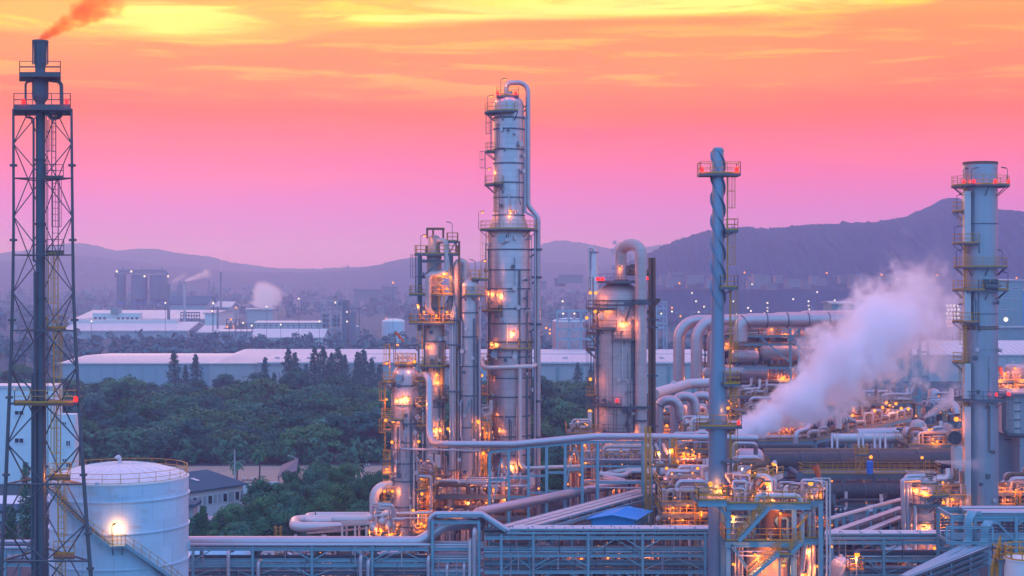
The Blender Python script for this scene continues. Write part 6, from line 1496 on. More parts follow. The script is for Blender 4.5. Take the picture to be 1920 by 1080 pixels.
unit('tower_feet_unit', 'warm lit pipework at the feet of the tall towers', (800, 850, 900, 950, 1000), 200, 205, (928, 968), 14, lamps=((855, 962, 120), (925, 918, 120), (950, 915, 90), (985, 935, 90), (1010, 916, 60), (870, 975, 120), (912, 943, 120), (895, 960, 90)), npipe=22, nvert=16, br=.16, rm='rust')
t = thing('lamp_gantry', 'pipes and two hooded lamps between the truss and the deck unit', 'process unit', (X(1235, 186), 186, 0))
for px, y in ((1231, 830), (1245, 828)): MB().tube(fillet([P(px - 3, 832, 186), P(px, 838, 186), P(px + 6, 852, 186)], .3, 4), .2, 8).build('pipe', 'pipe_pale', t)
for px, py in ((1229, 848), (1253, 843)): lamp(t, P(px, py + 24, 186), 1.6, .6, 90)
for px in (1222, 1237, 1256): MB().bar((X(px, 186), 186, 0), P(px, 822, 186), .2).build('post', 'steel_blue', t)
for y in (875, 905): MB().ibeam(P(1206, y, 186), P(1240, y, 186), .2, .25).build('beam', 'steel_blue', t)
for k, (px, d, y0, lab) in enumerate(((1215, 183, 800, 'tall yellow caged ladder tower left of the deck unit'), (1264, 186, 822, 'yellow ladder tower behind the glowing valve deck'))):
    t = thing('ladder_tower', lab, 'ladder', (X(px, d), d, 0)); w = L(7, d)
    for sx in (-1, 1):
        for sy in (0, 1): MB().bar((X(px, d) + sx * w / 2, d + sy * w, 0), (X(px, d) + sx * w / 2, d + sy * w, Z(y0, d)), .13).build('post', 'yellow', t)
    ladder(t, (X(px, d), d + .1), 0, Z(y0, d), -90)
    for y in range(y0 + 6, 960, 16): MB().bar((X(px, d) - w / 2, d, Z(y, d)), (X(px, d) + w / 2, d, Z(y + 14, d)), .07).build('brace', 'yellow', t)
# S-bend pipes
for i, (px, d, dyy, lab) in enumerate(((0, 232, 0, 'nearest S bend pipe right of the fat tower'), (30, 238, -7, 'middle S bend pipe right of the fat tower'), (62, 244, -8, 'farthest S bend pipe touching the straked stack'))):
    pipe_thing('bend_pipe', lab, [P(1235 + px, 830, d), P(1235 + px, 750 + dyy, d), P(1272 + px, 750 + dyy, d), P(1276 + px, 797 - i * 2, d), P(1345 + px, 798, d)], .72, 'clad', [1.45, 1.45, 1.8], 18, 9, clamps=2, group='S bend pipes beside the fat tower')
pipe_thing('header_pipe', 'thick horizontal pipe end above the S bends', [P(1228, 739, 252), P(1290, 720, 262), P(1330, 718, 262)], .85, 'pipe_pale', 2, 16)
pipe_thing('header_pipe', 'thinner pipe hooked on the thick horizontal pipe end', [P(1228, 730, 256), P(1258, 722, 258), P(1264, 714, 258), P(1270, 730, 258)], .25, 'pipe_pale', .6, 10)
# big arched transfer lines
ND = 285
for i, (px, top, d, x2, lab) in enumerate(((1273, 602, ND, 1420, 'leftmost big arched transfer pipe'), (1306, 603, ND - 4, 1420, 'second big arched transfer pipe, just left of the straked stack'))):
    pipe_thing('transfer_pipe', lab, [P(px, 724, d), P(px, top, d), P(x2, top - 3, d + 4)], 1.05, 'clad', 3.6, 20, 10, group='arched transfer pipes')
pipe_thing('transfer_pipe', 'small arched pipe just behind the straked stack', [P(1332, 690, ND - 2), P(1332, 622, ND - 2), P(1360, 620, ND)], .62, 'clad', 1.6, 16, 8)
pipe_thing('transfer_pipe', 'widest transfer pipe running right from its elbow beside the straked stack', [P(1388, 640, ND - 8), P(1388, 601, ND - 8), P(1592, 600, ND - 6)], 1.28, 'clad', 3.0, 22, 10, clamps=5)
pipe_thing('transfer_pipe', 'transfer pipe behind the widest one, showing only its top', [P(1442, 640, ND + 6), P(1442, 597, ND + 6), P(1600, 596, ND + 8)], 1.2, 'clad', 2.6, 18, 8)
pipe_thing('transfer_pipe', 'rearmost transfer pipe, highest of the three running right', [P(1490, 640, ND + 18), P(1490, 594, ND + 18), P(1610, 593, ND + 20)], 1.2, 'clad', 2.6, 18, 8)
unit('exchanger_structure', 'crowded exchanger structure with orange lamps under the big transfer pipes', (1322, 1372, 1425, 1482, 1530), 288, 297, (628, 653, 684, 711, 742), 21, lamps=((1362, 645, 255), (1418, 656, 442), (1443, 658, 510), (1458, 654, 340), (1473, 627, 204), (1491, 654, 442), (1510, 650, 442), (1424, 708, 442), (1310, 706, 340), (1321, 708, 272), (1468, 707, 340), (1482, 706, 204), (1400, 657, 204), (1447, 618, 204), (1497, 618, 272)), npipe=34, nvert=22, nves=12, vr=(.7, 1.3), br=.26, pm=('clad_warm', 'pipe_pale', 'rust', 'clad'))
drum('exchanger', 'shiny ribbed horizontal exchanger low in the crowded structure', 1348, 1442, 698, 286.5, 1.45, 'clad')
drum('exchanger', 'grey horizontal exchanger on the middle deck of the crowded structure', 1370, 1424, 668, 286.5, 1.25, 'clad')
drum('exchanger', 'orange lit horizontal exchanger on the middle deck of the crowded structure', 1424, 1520, 662, 287, 1.35, 'clad_warm')
drum('exchanger', 'pale rounded drum end left in the crowded structure', 1318, 1345, 700, 285, 1.1, 'pipe_pale')
t = thing('steel_frame', 'blue grey braced steel frame under the end of the transfer pipes', 'steel frame', (X(1510, 284), 284, 0))
for px in (1482, 1498, 1532, 1552, 1560): MB().ibeam((X(px, 284), 284, 0), (X(px, 284), 284, Z(615, 284)), .4, .4).build('post', 'steel_blue', t)
for y in (630, 646, 690): MB().ibeam(P(1395, y, 284), P(1562, y, 284), .3, .45).build('beam', 'steel_blue', t)
for a, b in (((1427, 634), (1480, 678)), ((1485, 636), (1515, 672)), ((1482, 640), (1498, 616)), ((1535, 640), (1545, 630)), ((1552, 646), (1540, 690))): MB().bar(P(*a, 283.6), P(*b, 283.6), .3).build('brace', 'steel_blue', t)
pipe_thing('branch_pipe', 'pale pipe with downturned end below the exchangers', [P(1380, 745, 270), P(1426, 745, 270), P(1432, 760, 270), P(1432, 775, 270)], .4, 'pipe_pale', 1, 12)
unit('pipe_deck', 'lamp lit lower deck behind the S bend pipes', (1228, 1262, 1300, 1340), 250, 256, (786, 812), 22, lamps=((1290, 751, 220), (1295, 795, 140), (1302, 800, 140), (1250, 798, 120), (1310, 762, 90), (1240, 803, 100)), npipe=16, br=.25)
unit('pipe_deck', 'lower deck with yellow rails right of the straked stack below the exchangers', (1362, 1400, 1440, 1480), 262, 268, (742, 775, 805), 23, lamps=((1368, 752, 140), (1440, 756, 120), (1400, 790, 120)), npipe=20, br=.22)
# receding walkway rack behind the steam
WD0, WD1 = 240, 282
t = thing('elevated_walkway', 'long elevated pipe walkway climbing towards the right behind the steam', 'walkway', (X(1540, 260), 260, 0)); g = random.Random(17)
wp = [P(1400, 824, 240), P(1522, 825, 241), Vector((X(1718, 284), 284, P(1522, 825, 241).z))]; wz = wp[1].z; wp[0].z = wz
for a, b in zip(wp, wp[1:]):
    dd = (b - a).normalized(); s = Vector((-dd.y, dd.x, 0))
    MB().bar(a, b, 1.6, .12).build('deck', 'deck', t); m = MB(); rail_line(m, [a - s * .8, b - s * .8], 1.1, 1.6); m.build('railing', 'yellow', t)
    for k in (-.8, .8): MB().ibeam(a + s * k - up * .3, b + s * k - up * .3, .2, .5).build('girder', 'steel_blue', t)
    n = max(2, int((b - a).length / 7))
    for i in range(n + 1):
        q = a.lerp(b, i / n)
        for k in (-.7, 4.5): MB().ibeam((q + s * k).xy.to_3d(), q + s * k - up * .3, .28, .28).build('post', 'steel_blue', t)
    for k in range(7):
        off = 1.2 + k * .55; r = g.uniform(.1, .28); MB().tube([a + s * off + up * (r + .1), b + s * off + up * (r + .1)], r, 8).build('pipe', g.choice(('pipe_grey', 'pipe_pale', 'rust')), t)
for k in range(12):
    f = .05 + .9 * k / 11; q = wp[1].lerp(wp[2], f) + Vector((-1.2, 1.0, 0)); h = g.uniform(.8, 2.2)
    MB().tube(fillet([q, q + up * h, q + up * h + Vector((1.6, .6, 0)), q + Vector((1.6, .6, 0))], .5, 5), g.uniform(.2, .42), 10).build('loop_pipe', g.choice(('pipe_pale', 'pipe_grey')), t)
for px, py in ((1526, 808), (1598, 779), (1640, 770), (1655, 764), (1662, 755), (1680, 757), (1690, 766), (1703, 767), (1716, 757), (1741, 758), (1716, 781), (1683, 820), (1742, 805), (1757, 827), (1600, 765)): bulb(t, P(px, py, 262 if py > 765 else 275), 120, .28)
for i, (px, lab) in enumerate(((1522, 'first black ringed pipe on the walkway, nearest'), (1548, 'second black ringed pipe on the walkway'), (1580, 'last black ringed pipe on the walkway'))):
    pipe_thing('ringed_pipe', lab, [P(px - 12, 800 - i * 4, 250), P(px + 12, 793 - i * 4, 252)], .62, 'pipe_pale', n=16, clamps=3, group='ringed pipes on the elevated walkway')
for i, (px, py, lab) in enumerate(((1545, 786, 'pale downturned pipe at the near end of the walkway'), (1573, 780, 'pale downturned pipe further along the walkway'))):
    pipe_thing('downturned_pipe', lab, [P(px + 12, py, 252), P(px, py + 2, 250), P(px - 1, py + 26, 249)], .55, 'pipe_pale', 1.2, 14)
pipe_thing('elbow_pipe', 'pale upright pipe bending right under the walkway', [P(1492, 856, 222), P(1492, 811, 222), P(1514, 804, 224), P(1518, 798, 226)], .36, 'pipe_grey', .9, 12)
for a, b, lab in ((1500, 1554, 'dusky rounded drum under the walkway, left one'), (1552, 1586, 'dusky rounded drum under the walkway, right one')): drum('hanging_drum', lab, a, b, 830, 246, .75, 'stack_grey', saddle=True)
# tall frame behind the steam
t = thing('steel_frame', 'tall blue grey steel frame rising behind the steam cloud', 'steel frame', (X(1680, 300), 300, 0))
for px, py in ((1612, 735), (1632, 700), (1655, 690), (1682, 700), (1705, 690), (1722, 655), (1740, 638)): 
    for dd in (300, 306): MB().ibeam((X(px, 300), dd, 0), (X(px, 300), dd, Z(py, 300)), .45, .45).build('post', 'steel_blue', t)
for a, b, y in ((1722, 1740, 660), (1705, 1740, 706), (1722, 1740, 735), (1682, 1722, 745), (1612, 1682, 770), (1632, 1705, 720)): MB().ibeam(P(a, y, 299.7), P(b, y, 299.7), .3, .4).build('beam', 'steel_blue', t)
for a, b in (((1722, 735), (1731, 706)), ((1740, 735), (1731, 706)), ((1655, 800), (1645, 700)), ((1722, 706), (1740, 664)), ((1705, 745), (1720, 710)), ((1640, 790), (1655, 740))): MB().bar(P(*a, 299.6), P(*b, 299.6), .3).build('brace', 'steel_blue', t)
t = thing('tall_unit', 'hazy tall plant unit half veiled by the steam', 'process unit', (X(1590, 300), 300, 0))
for px in (1575, 1590, 1600): MB().bar((X(px, 300), 300, 0), P(px, 690, 300), .5).build('post', 'steel_blue', t)

# big dark pipes and their deck
DK = 205
pipe_thing('dark_pipe', 'thick dark rusty pipe, upper of the two long ones', [P(1425, 866, DK), P(1790, 862, DK + 4)], 1.25, 'pipe_dark', n=22, clamps=4)
pipe_thing('dark_pipe', 'brown pipe lying along the top of the upper dark pipe', [P(1430, 848, DK + 2), P(1800, 848, DK + 6)], .55, 'rust', n=14)
pipe_thing('dark_pipe', 'thick dark pipe, lower of the two long ones', [P(1540, 921, DK - 8), P(1700, 921, DK - 8)], 1.05, 'pipe_dark', n=22, clamps=3)
pipe_thing('dark_pipe', 'thin dark pipe between the two thick ones', [P(1400, 838, DK + 9), P(1522, 838, DK + 9), P(1530, 850, DK + 9)], .42, 'pipe_dark', .9, 12)
pipe_thing('dark_pipe', 'long pale topped pipe behind the dark ones', [P(1605, 815, 228), P(1690, 812, 230)], .9, 'pipe_grey', n=16)
pipe_thing('dark_pipe', 'second pale topped pipe lying just in front of the first', [P(1560, 822, 222), P(1690, 822, 224)], .7, 'pipe_pale', n=16)
t = drum('reflux_drum', 'pale grey horizontal drum right of the straked stack', 1378, 1432, 861, 202, 1.4, 'clad')
pipe_thing('vent_pipe', 'grey pipe arching over the pale drum', [P(1374, 858, 199), P(1374, 831, 199), P(1417, 831, 199), P(1417, 850, 200)], .3, 'pipe_grey', .8, 10)
t = thing('pipe_deck', 'long dark deck with yellow rail below the upper dark pipe', 'walkway', (X(1630, 198), 200, 0)); g = random.Random(5)
box_platform(t, X(1505, 198), X(1765, 198), 198, 201, Z(888, 198), beam=.45, dmat='deck')
box_platform(t, X(1400, 196), X(1700, 196), 196, 201, Z(945, 196), beam=.4, dmat='deck', sides='')
for px in (1410, 1470, 1525, 1580, 1640, 1700, 1750):
    for dd in (198, 207): MB().ibeam((X(px, 198), dd, 0), (X(px, 198), dd, Z(888 if px > 1500 else 900, 198)), .36, .36).build('post', 'steel_grey', t)
    MB().bar(P(px + 2, 925, 197.5), P(px + 24, 948, 197.5), .18).build('brace', 'steel_grey', t)
for y in (880, 896, 905, 938, 955, 965): MB().tube([P(1400, y, 204), P(1700, y, 204)], g.uniform(.1, .28), 8).build('pipe', g.choice(('pipe_dark', 'steel_grey', 'pipe_dark')), t)
for px in (1610, 1618, 1640, 1650, 1560, 1570, 1660): MB().tube([P(px, 845, 215), P(px, 812, 216)], .16, 8).build('riser_pipe', 'pipe_grey', t)
ladder(t, (X(1608, 198), 197.8), Z(888, 198), Z(835, 198), -90); ladder(t, (X(1621, 198), 197.8), Z(888, 198), Z(835, 198), -90); box_platform(t, X(1604, 198), X(1627, 198), 197, 199, Z(850, 198), sides='flr')
MB().bar(P(1607, 886, 197.6), P(1622, 852, 197.6), .1).build('brace', 'yellow', t)
bulb(t, P(1633, 857, 203), 150, .24); bulb(t, P(1729, 858, 203), 190, .2); bulb(t, P(1560, 902, 200), 60, .12); bulb(t, P(1620, 905, 200), 50, .1)
ladder(t, (X(1738, 198), 197.8), Z(905, 198), Z(862, 198), -90)
o = MB().lathe((X(1631, 196), 196, 0), [(.42, Z(888, 196)), (.42, Z(866, 196)), (.3, Z(864, 196))], 16).build('blue_cylinder', 'blue_paint', loc=(X(1631, 196), 196, Z(888, 196))); tag(o, 'upright blue cylinder standing on the dark railed deck', 'cylinder')
o = MB().tube([P(1500, 893, 197), P(1500, 893, 197.4)], .55, 16).tube([P(1500, 893, 197.4), Vector((P(1500, 893, 197).x, 205, P(1500, 893, 197).z))], .4, 14).build('pipe_stub', 'steel_grey', loc=P(1500, 893, 197)); 
tag(o, 'short blind pipe end facing out below the dark pipe', 'pipe')
# vessels right of the dark pipes
t = thing('upright_drum', 'small pale upright drum with a flat cap behind the dark pipes', 'vessel', (X(1696, 225), 225, 0))
MB().lathe((X(1696, 225), 225, 0), [(.8, 0), (.78, Z(810, 225)), (.78, Z(807, 225))], 24).build('shell', 'clad', t); MB().ringseg((X(1696, 225), 225), .02, 1.15, Z(806, 225), Z(803, 225), n=24).build('cap', 'steel_dark', t)
unit('pump_house', 'cluster of pale pipes and a low vessel left of the big stack', (1706, 1735, 1765, 1786), 216, 224, (833, 850), 31, lamps=((1742, 806, 200), (1757, 828, 120), (1720, 842, 80)), npipe=20, nves=5, vr=(.5, 1.2), br=.2)
for i, (pts, lab) in enumerate((([P(1715, 812, 218), P(1752, 808, 218), P(1754, 840, 218)], 'pale gooseneck pipe over the pump cluster, left one'), ([P(1735, 806, 221), P(1775, 807, 221), P(1778, 850, 221)], 'pale gooseneck pipe over the pump cluster, right one'))): pipe_thing('gooseneck_pipe', lab, pts, .36, 'pipe_pale', .9, 12)
unit('grey_unit', 'grey plant block with ducts behind the steam jet', (1738, 1765, 1792), 250, 258, (762, 790), 32, npipe=12, nves=4, rails=False, lamps=((1683, 772, 90),), vr=(.6, 1.1), pm=('clad', 'pipe_grey'))
pipe_thing('duct', 'grey downturned duct left of the big stack', [P(1778, 757, 245), P(1790, 753, 243), P(1794, 778, 242)], .6, 'clad', 1.0, 14)
# black round duct beside the stack
t = thing('intake_duct', 'black round duct mouth with a pale cylinder below, left of the big stack', 'duct', (X(1794, 187), 187, 0))
c = P(1791, 821, 185.5); pr_ = MB()
MB().tube([c, c + Vector((.3, 2.2, 0))], .82, 24, cap=False).build('duct_shell', 'steel_dark', t); MB().tube([c + Vector((.02, .12, 0)), c + Vector((.04, .3, 0))], .78, 24).build('duct_mouth', 'pipe_dark', t)
MB().lathe((X(1794, 187), 187, 0), [(.55, 0), (.55, Z(905, 187)), (.68, Z(895, 187)), (.68, Z(838, 187)), (.5, Z(835, 187))], 20).build('cylinder', 'pipe_pale', t)
# small vessel at the right front
DV = 174
t = thing('scrubber_vessel', 'small banded vessel with glowing lamps before the big stack', 'vessel', (X(1729, DV), DV, 0))
shell(t, 1729, DV, [(21, None), (21, 940), (20.5, 918)], 'clad_warm', dome=902, n=28); rings(t, 1729, DV, 21, (975, 978, 1005))
ring_platform(t, (X(1729, DV), DV), Z(943, DV), L(21, DV), L(36, DV), 180, 350, 'steel_grey', brk=True); ring_platform(t, (X(1745, DV), DV), Z(925, DV), .3, 2.0, 200, 380); box_platform(t, X(1700, DV), X(1752, DV), DV - 1, DV + 1, Z(903, DV), 'pipe_pale')
for i, (px, py) in enumerate(((1692, 900), (1699, 893), (1705, 902))): MB().tube(fillet([(X(px, DV), DV - 1.5 + i * .3, 0), P(px, py, DV - 1.5 + i * .3), P(px + 34, py - 1, DV - 1.0 + i * .3)], .3, 5), .27, 10).build('down_pipe', 'pipe_grey', t)
MB().tube([P(1716, 948, DV - 1.6), P(1716, 1080, DV - 1.6)], .22, 10).build('down_pipe', 'pipe_pale', t)
for px, py, pw in ((1740, 919, 160), (1748, 983, 130), (1738, 988, 90), (1722, 914, 60)): front_lamp(t, px, py, 1729, DV, 21, pw, .6)
bulb(t, P(1769, 942, DV), 60, .2); bulb(t, P(1787, 957, DV + 4), 90, .24); bulb(t, P(1752, 1028, DV - 2), 80, .2); bulb(t, P(1760, 1032, DV), 60, .14)
unit('stack_side_unit', 'yellow decked plant between the small vessel and the big stack', (1758, 1776, 1806), 180, 186, (928, 962, 990), 33, m='steel_blue', lamps=((1768, 905, 120), (1785, 936, 160), (1790, 968, 140), (1775, 985, 100)), npipe=14, br=.18)
# racks going back at the right
for k, (pa, ya, da, pb, yb, db, lab) in enumerate(((1548, 1006, 163, 1692, 950, 182, 'upper'), (1590, 1012, 164, 1692, 968, 179, 'lower'))):
    A2, B2 = P(pa, ya, da), P(pb, yb, db); A2.z = B2.z = (A2.z + B2.z) / 2; d2 = (B2 - A2).normalized(); s2 = Vector((d2.y, -d2.x, 0))
    t = thing('tray_rack', 'rack of lidded cable trays climbing right behind the front rack, %s one' % lab, 'cable rack', (A2.x, A2.y, 0), 'tray racks behind the front rack')
    for zz_ in (0, -.7, -1.4, -2.1): tray(t, [A2 + up * zz_, B2 + up * zz_], .9, .25, 'steel_grey', 'pipe_pale' if zz_ == 0 else 'steel_grey', rungs=2)
    for i in range(7):
        q = A2.lerp(B2, i / 6)
        for s_ in (-.55, .55): MB().bar((q + s2 * s_).xy.to_3d(), q + s2 * s_, .15).build('post', 'steel_blue', t)
pipe_thing('slanting_pipe', 'thin pale pipe slanting up to the right over the tray racks', [P(1556, 972, 165), P(1693, 935, 180)], .2, 'pipe_pale', n=10)
t = thing('pump_bay', 'blue grey portal frames behind the slanting pipe', 'steel frame', (X(1620, 185), 185, 0))
for i, (px, py) in enumerate(((1568, 968), (1582, 964), (1596, 962), (1626, 955), (1640, 950), (1655, 948), (1668, 945))): MB().ibeam((X(px, 186), 186, 0), P(px, py, 186), .4, .3).build('post', 'steel_blue', t)
for a, b, y in ((1566, 1598, 966), (1624, 1670, 950)): MB().ibeam(P(a, y, 186), P(b, y, 186), .4, .4).build('beam', 'steel_blue', t)

# more of the crowded floors between the towers
unit('tower_feet_unit', 'decked pipework between the front left tower and the caged tower', (786, 800, 812), 197, 202, (893, 925, 958, 985), 71, lamps=((790, 898, 100), (806, 930, 120), (795, 962, 120), (808, 975, 110), (786, 940, 80)), npipe=10, nvert=8, nves=3, vr=(.2, .45), br=.16)
unit('tower_feet_unit', 'decked pipework between the slim tower and the tallest tower', (898, 908, 920), 206, 211, (792, 828, 870, 905), 72, lamps=((900, 868, 90), (915, 893, 120), (904, 925, 110), (912, 812, 90)), npipe=10, nvert=8, nves=3, vr=(.2, .5), br=.16)
unit('pipe_deck', 'railed deck with lamps left of the fat tower foot', (1066, 1090, 1108), 214, 219, (812, 846, 880), 73, lamps=((1072, 860, 100), (1096, 835, 110), (1088, 890, 120)), npipe=8, nvert=6, nves=2, vr=(.3, .5), br=.18)
unit('valve_deck', 'stacked valve decks left of the straked stack below the S bend pipes', (1290, 1312, 1336), 198, 204, (815, 838, 868, 890), 74, lamps=((1296, 826, 110), (1318, 845, 130), (1305, 878, 140), (1328, 832, 100)), npipe=16, nvert=10, nves=3, vr=(.3, .5), br=.18)
unit('pipe_deck', 'orange lit pipe decks behind the steam outlet', (1385, 1430, 1480, 1530), 252, 258, (772, 795, 815), 75, lamps=((1420, 800, 200), (1450, 790, 200), (1475, 805, 200), (1505, 795, 180), (1440, 812, 160)), npipe=26, nvert=12, nves=5, vr=(.4, .8), br=.2)
unit('pipe_deck', 'lamp dotted pipe decks beyond the far end of the elevated walkway', (1590, 1630, 1670, 1710), 292, 298, (755, 780, 800), 76, lamps=((1600, 770, 220), (1622, 790, 180), (1650, 776, 220), (1690, 782, 220), (1668, 760, 160)), npipe=22, nvert=14, nves=4, vr=(.5, .9), br=.24)
unit('valve_deck', 'glowing valve decks under the yellow railed deck unit', (1244, 1270, 1300, 1330), 172, 176, (940, 962, 985), 77, lamps=((1262, 952, 110), (1290, 948, 120), (1315, 960, 110), (1280, 975, 100)), npipe=18, nvert=12, nves=4, vr=(.3, .6), br=.15)
# ================================================================ stair structure before the straked stack
QD, QB = 146.6, 150.6
t = thing('stair_structure', 'steel structure with yellow railed decks and zigzag stairs before the straked stack', 'process unit', (X(1450, QD), QD, 0)); TQ = t
zt, zm = Z(944, QD), Z(1014, QD)
for px in (1366, 1490, 1540):
    for dd in (QD + .3, QB): MB().ibeam((X(px, QD), dd, 0), (X(px, QD), dd, zt if px != 1540 else zm + 3.4), .42, .42).build('post', 'steel_blue', t)
def decking(xs, y0, y1, z, sides, rm='yellow'):
    o = MB().bx(X(xs[0], QD), X(xs[1], QD), y0, y1, z - .08, z).build('deck', 'deck', t)
    MB().ibeam((X(xs[0], QD), y0, z - .35), (X(xs[1], QD), y0, z - .35), .22, .5).build('edge_beam', 'steel_blue', o); MB().ibeam((X(xs[0], QD), y1, z - .35), (X(xs[1], QD), y1, z - .35), .22, .5).build('edge_beam', 'steel_blue', o)
    m = MB(); a, b = X(xs[0], QD) + .05, X(xs[1], QD) - .05
    if 'f' in sides: rail_line(m, [(a, y0 + .05, z), (b, y0 + .05, z)], 1.15, 1.3, .035)
    if 'b' in sides: rail_line(m, [(a, y1 - .05, z), (b, y1 - .05, z)], 1.15, 1.3, .035)
    if 'l' in sides: rail_line(m, [(a, y0 + .05, z), (a, y1 - .05, z)], 1.15, 1.3, .035)
    if 'r' in sides: rail_line(m, [(b, y0 + .05, z), (b, y1 - .05, z)], 1.15, 1.3, .035)
    m.build('railing', rm, o); return o
decking((1308, 1362), QD - .4, QD + 2.6, zt + .35, 'flb'); decking((1362, 1520), QD, QB, zt, 'fb'); decking((1520, 1549), QD + 1.4, QB + 1.5, zt + .15, 'frb')
decking((1360, 1490), QD, QB, zm, 'fl'); decking((1490, 1549), QD + .8, QB, zm + .1, 'frb')
MB().ibeam(P(1345, 948, QD), P(1368, 972, QD), .2, .3).build('knee_brace', 'steel_blue', t); MB().ibeam(P(1372, 1022, QD), P(1402, 1068, QD), .22, .3).build('knee_brace', 'steel_blue', t); MB().ibeam(P(1478, 1042, QD + .8), P(1445, 1085, QD + .8), .22, .3).build('knee_brace', 'steel_blue', t)
def stair(p0, p1, w=.9):
    """steel stair between two points: stringers, treads, handrails"""
    p0, p1 = Vector(p0), Vector(p1); s = Vector((0, w / 2, 0)); n = max(4, int(abs(p1.z - p0.z) / .22))
    o = MB().bar(p0 - s, p1 - s, .08, .32).build('stair_stringer', 'steel_blue', t); MB().bar(p0 + s, p1 + s, .08, .32).build('stair_stringer', 'steel_blue', t)
    tr = MB()
    for i in range(n): q = p0.lerp(p1, (i + .5) / n); tr.box(q, (.27, w, .04))
    tag(tr.build('tread', 'deck', o), kind='stuff')
    m = MB()
    for k in (-1, 1):
        for h in (.55, 1.05): m.bar(p0 + s * k + up * h, p1 + s * k + up * h, .06)
        for i in range(n // 4 + 1): q = p0.lerp(p1, i / (n // 4)) + s * k; m.bar(q, q + up * 1.05, .06)
    m.build('handrail', 'yellow', o)
stair(P(1443, 950, QD - .6), P(1384, 1014, QD - .6)); stair(P(1502, 1017, QD - .7), P(1482, 1036, QD - .7)); stair(P(1460, 1037, QD - .7), P(1402, 1086, QD - .7))
box_platform(t, X(1458, QD), X(1483, QD), QD - 1.2, QD - .2, Z(1036, QD), sides='f', h=1.15)
for px in (1459, 1482): MB().bar((X(px, QD), QD - .7, 0), (X(px, QD), QD - .7, Z(1036, QD)), .18).build('landing_post', 'steel_blue', t)
mat('brown_lag', (.23, .13, .09), .6, .1, .2, 1, seams=(.6, .03), grime=.3)
MB().lathe((X(1445, 149), 149, 0), [(1.0, Z(1003, 149)), (1.0, Z(952, 149)), (1.05, Z(950, 149))], 28).build('brown_vessel', 'brown_lag', t)
MB().lathe((X(1438, 149), 149, 0), [(1.95, 0), (1.95, Z(1032, 149)), (1.5, Z(1024, 149)), (.9, Z(1018, 149))], 36).build('lower_vessel', 'clad_warm', t)
g = random.Random(12)
MB().tube(fillet([P(1418, 944, QD + .8), P(1420, 930, QD + .8), P(1496, 930, QD + .8), P(1502, 944, QD + .8)], .6, 6), .3, 14).build('loop_pipe', 'pipe_pale', t)
MB().tube(fillet([P(1444, 944, QD + 2), P(1446, 900, QD + 2), P(1436, 892, QD + 2.5), P(1420, 892, QD + 3)], .6, 6), .22, 10).build('loop_pipe', 'pipe_pale', t)
for k in range(26):
    px = g.uniform(1372, 1545); d = QD + g.uniform(1.5, 4.2); q = P(px, 0, d); q.z = zt; h = g.uniform(.6, 2.4)
    MB().tube(fillet([q, q + up * h, q + up * h + Vector((g.choice((-1, 1)) * g.uniform(.5, 2), g.uniform(-.3, .6), 0)), q + Vector((g.uniform(-1.5, 1.5), .4, .2))], .22, 4), g.uniform(.06, .2), 8).build('pipe', g.choice(('pipe_pale', 'pipe_grey', 'rust', 'pipe_pale')), t)
for z0, n in ((zm, 16), (2.5, 20)):
    for k in range(n):
        px = g.uniform(1372, 1545); d = QD + g.uniform(.8, 4.0); q = P(px, 0, d); q.z = z0; h = g.uniform(.6, 2.6)
        MB().tube(fillet([q, q + up * h, q + up * h + Vector((g.choice((-1, 1)) * g.uniform(.5, 2.2), 0, 0)), q + Vector((g.uniform(-1.5, 1.5), .4, -.5))], .22, 4), g.uniform(.06, .2), 8).build('pipe', g.choice(('pipe_grey', 'pipe_pale', 'rust', 'steel_blue')), t)
vb = MB()
for k in range(34):
    q = P(g.uniform(1370, 1545), 0, QD + g.uniform(.4, 3.8)); q.z = g.choice((zt, zt, zm)); h = g.uniform(.4, 1.3); r = g.uniform(.05, .13); vb.tube([q, q + up * h], r, 6); vb.tube([q + Vector((-.22, 0, h)), q + Vector((.22, 0, h))], r * 1.3, 8); vb.ringseg((q.x, q.y), .14, .18, q.z + h + .2, q.z + h + .24, n=8)
tag(vb.build('valve', 'pipe_pale', t), kind='stuff')
MB().tube([P(1503, 962, QD + 1), P(1503, 1016, QD + 1)], .3, 12).build('riser_pipe', 'pipe_pale', t); MB().tube([P(1510, 1018, QD + 1), P(1500, 1090, QD + 1)], .3, 12).build('riser_pipe', 'clad_warm', t)
for px, r in ((1494, .07), (1498, .06), (1517, .22), (1392, .1), (1386, .14), (1379, .08), (1519, .1), (1526, .18)): MB().tube([P(px, 960 if px > 1480 else 1020, QD + 1.4), P(px, 1100, QD + 1.4)], r, 8).build('riser_pipe', g.choice(('pipe_pale', 'pipe_grey')), t)
for y in (1034, 1042): MB().tube([P(1384, y, QD - .1), P(1500, y, QD - .1)], .07, 6).build('thin_pipe', 'pipe_grey', t)
MB().bar(P(1515, 966, QD), P(1494, 990, QD), .16).build('brace', 'yellow', t)
for px, py, pw, dd in ((1463, 963, 170, -.2), (1373, 968, 90, 1), (1460, 948, 60, 1.6), (1450, 934, 160, 2.0), (1418, 925, 60, 2), (1500, 934, 90, 1.8), (1515, 1030, 130, 1), (1520, 930, 70, 2), (1540, 925, 60, 2.6), (1440, 1012, 60, .5), (1416, 1040, 220, -.6), (1470, 1060, 120, -.3), (1428, 1070, 200, -.9), (1533, 1062, 90, 1), (1510, 1078, 90, .5), (1375, 1058, 40, 1)): bulb(t, P(px, py, QD + dd), pw, .14)
t = thing('pole_frame', 'slim pale goalpost frame at the right edge of the stair structure', 'steel frame', (X(1552, QD), QD, 0))
for px, y0 in ((1550, 902), (1556, 897)): MB().tube([(X(px, QD), QD - .2, 0), P(px, y0, QD - .2)], .1, 8).build('post', 'pipe_pale', t)
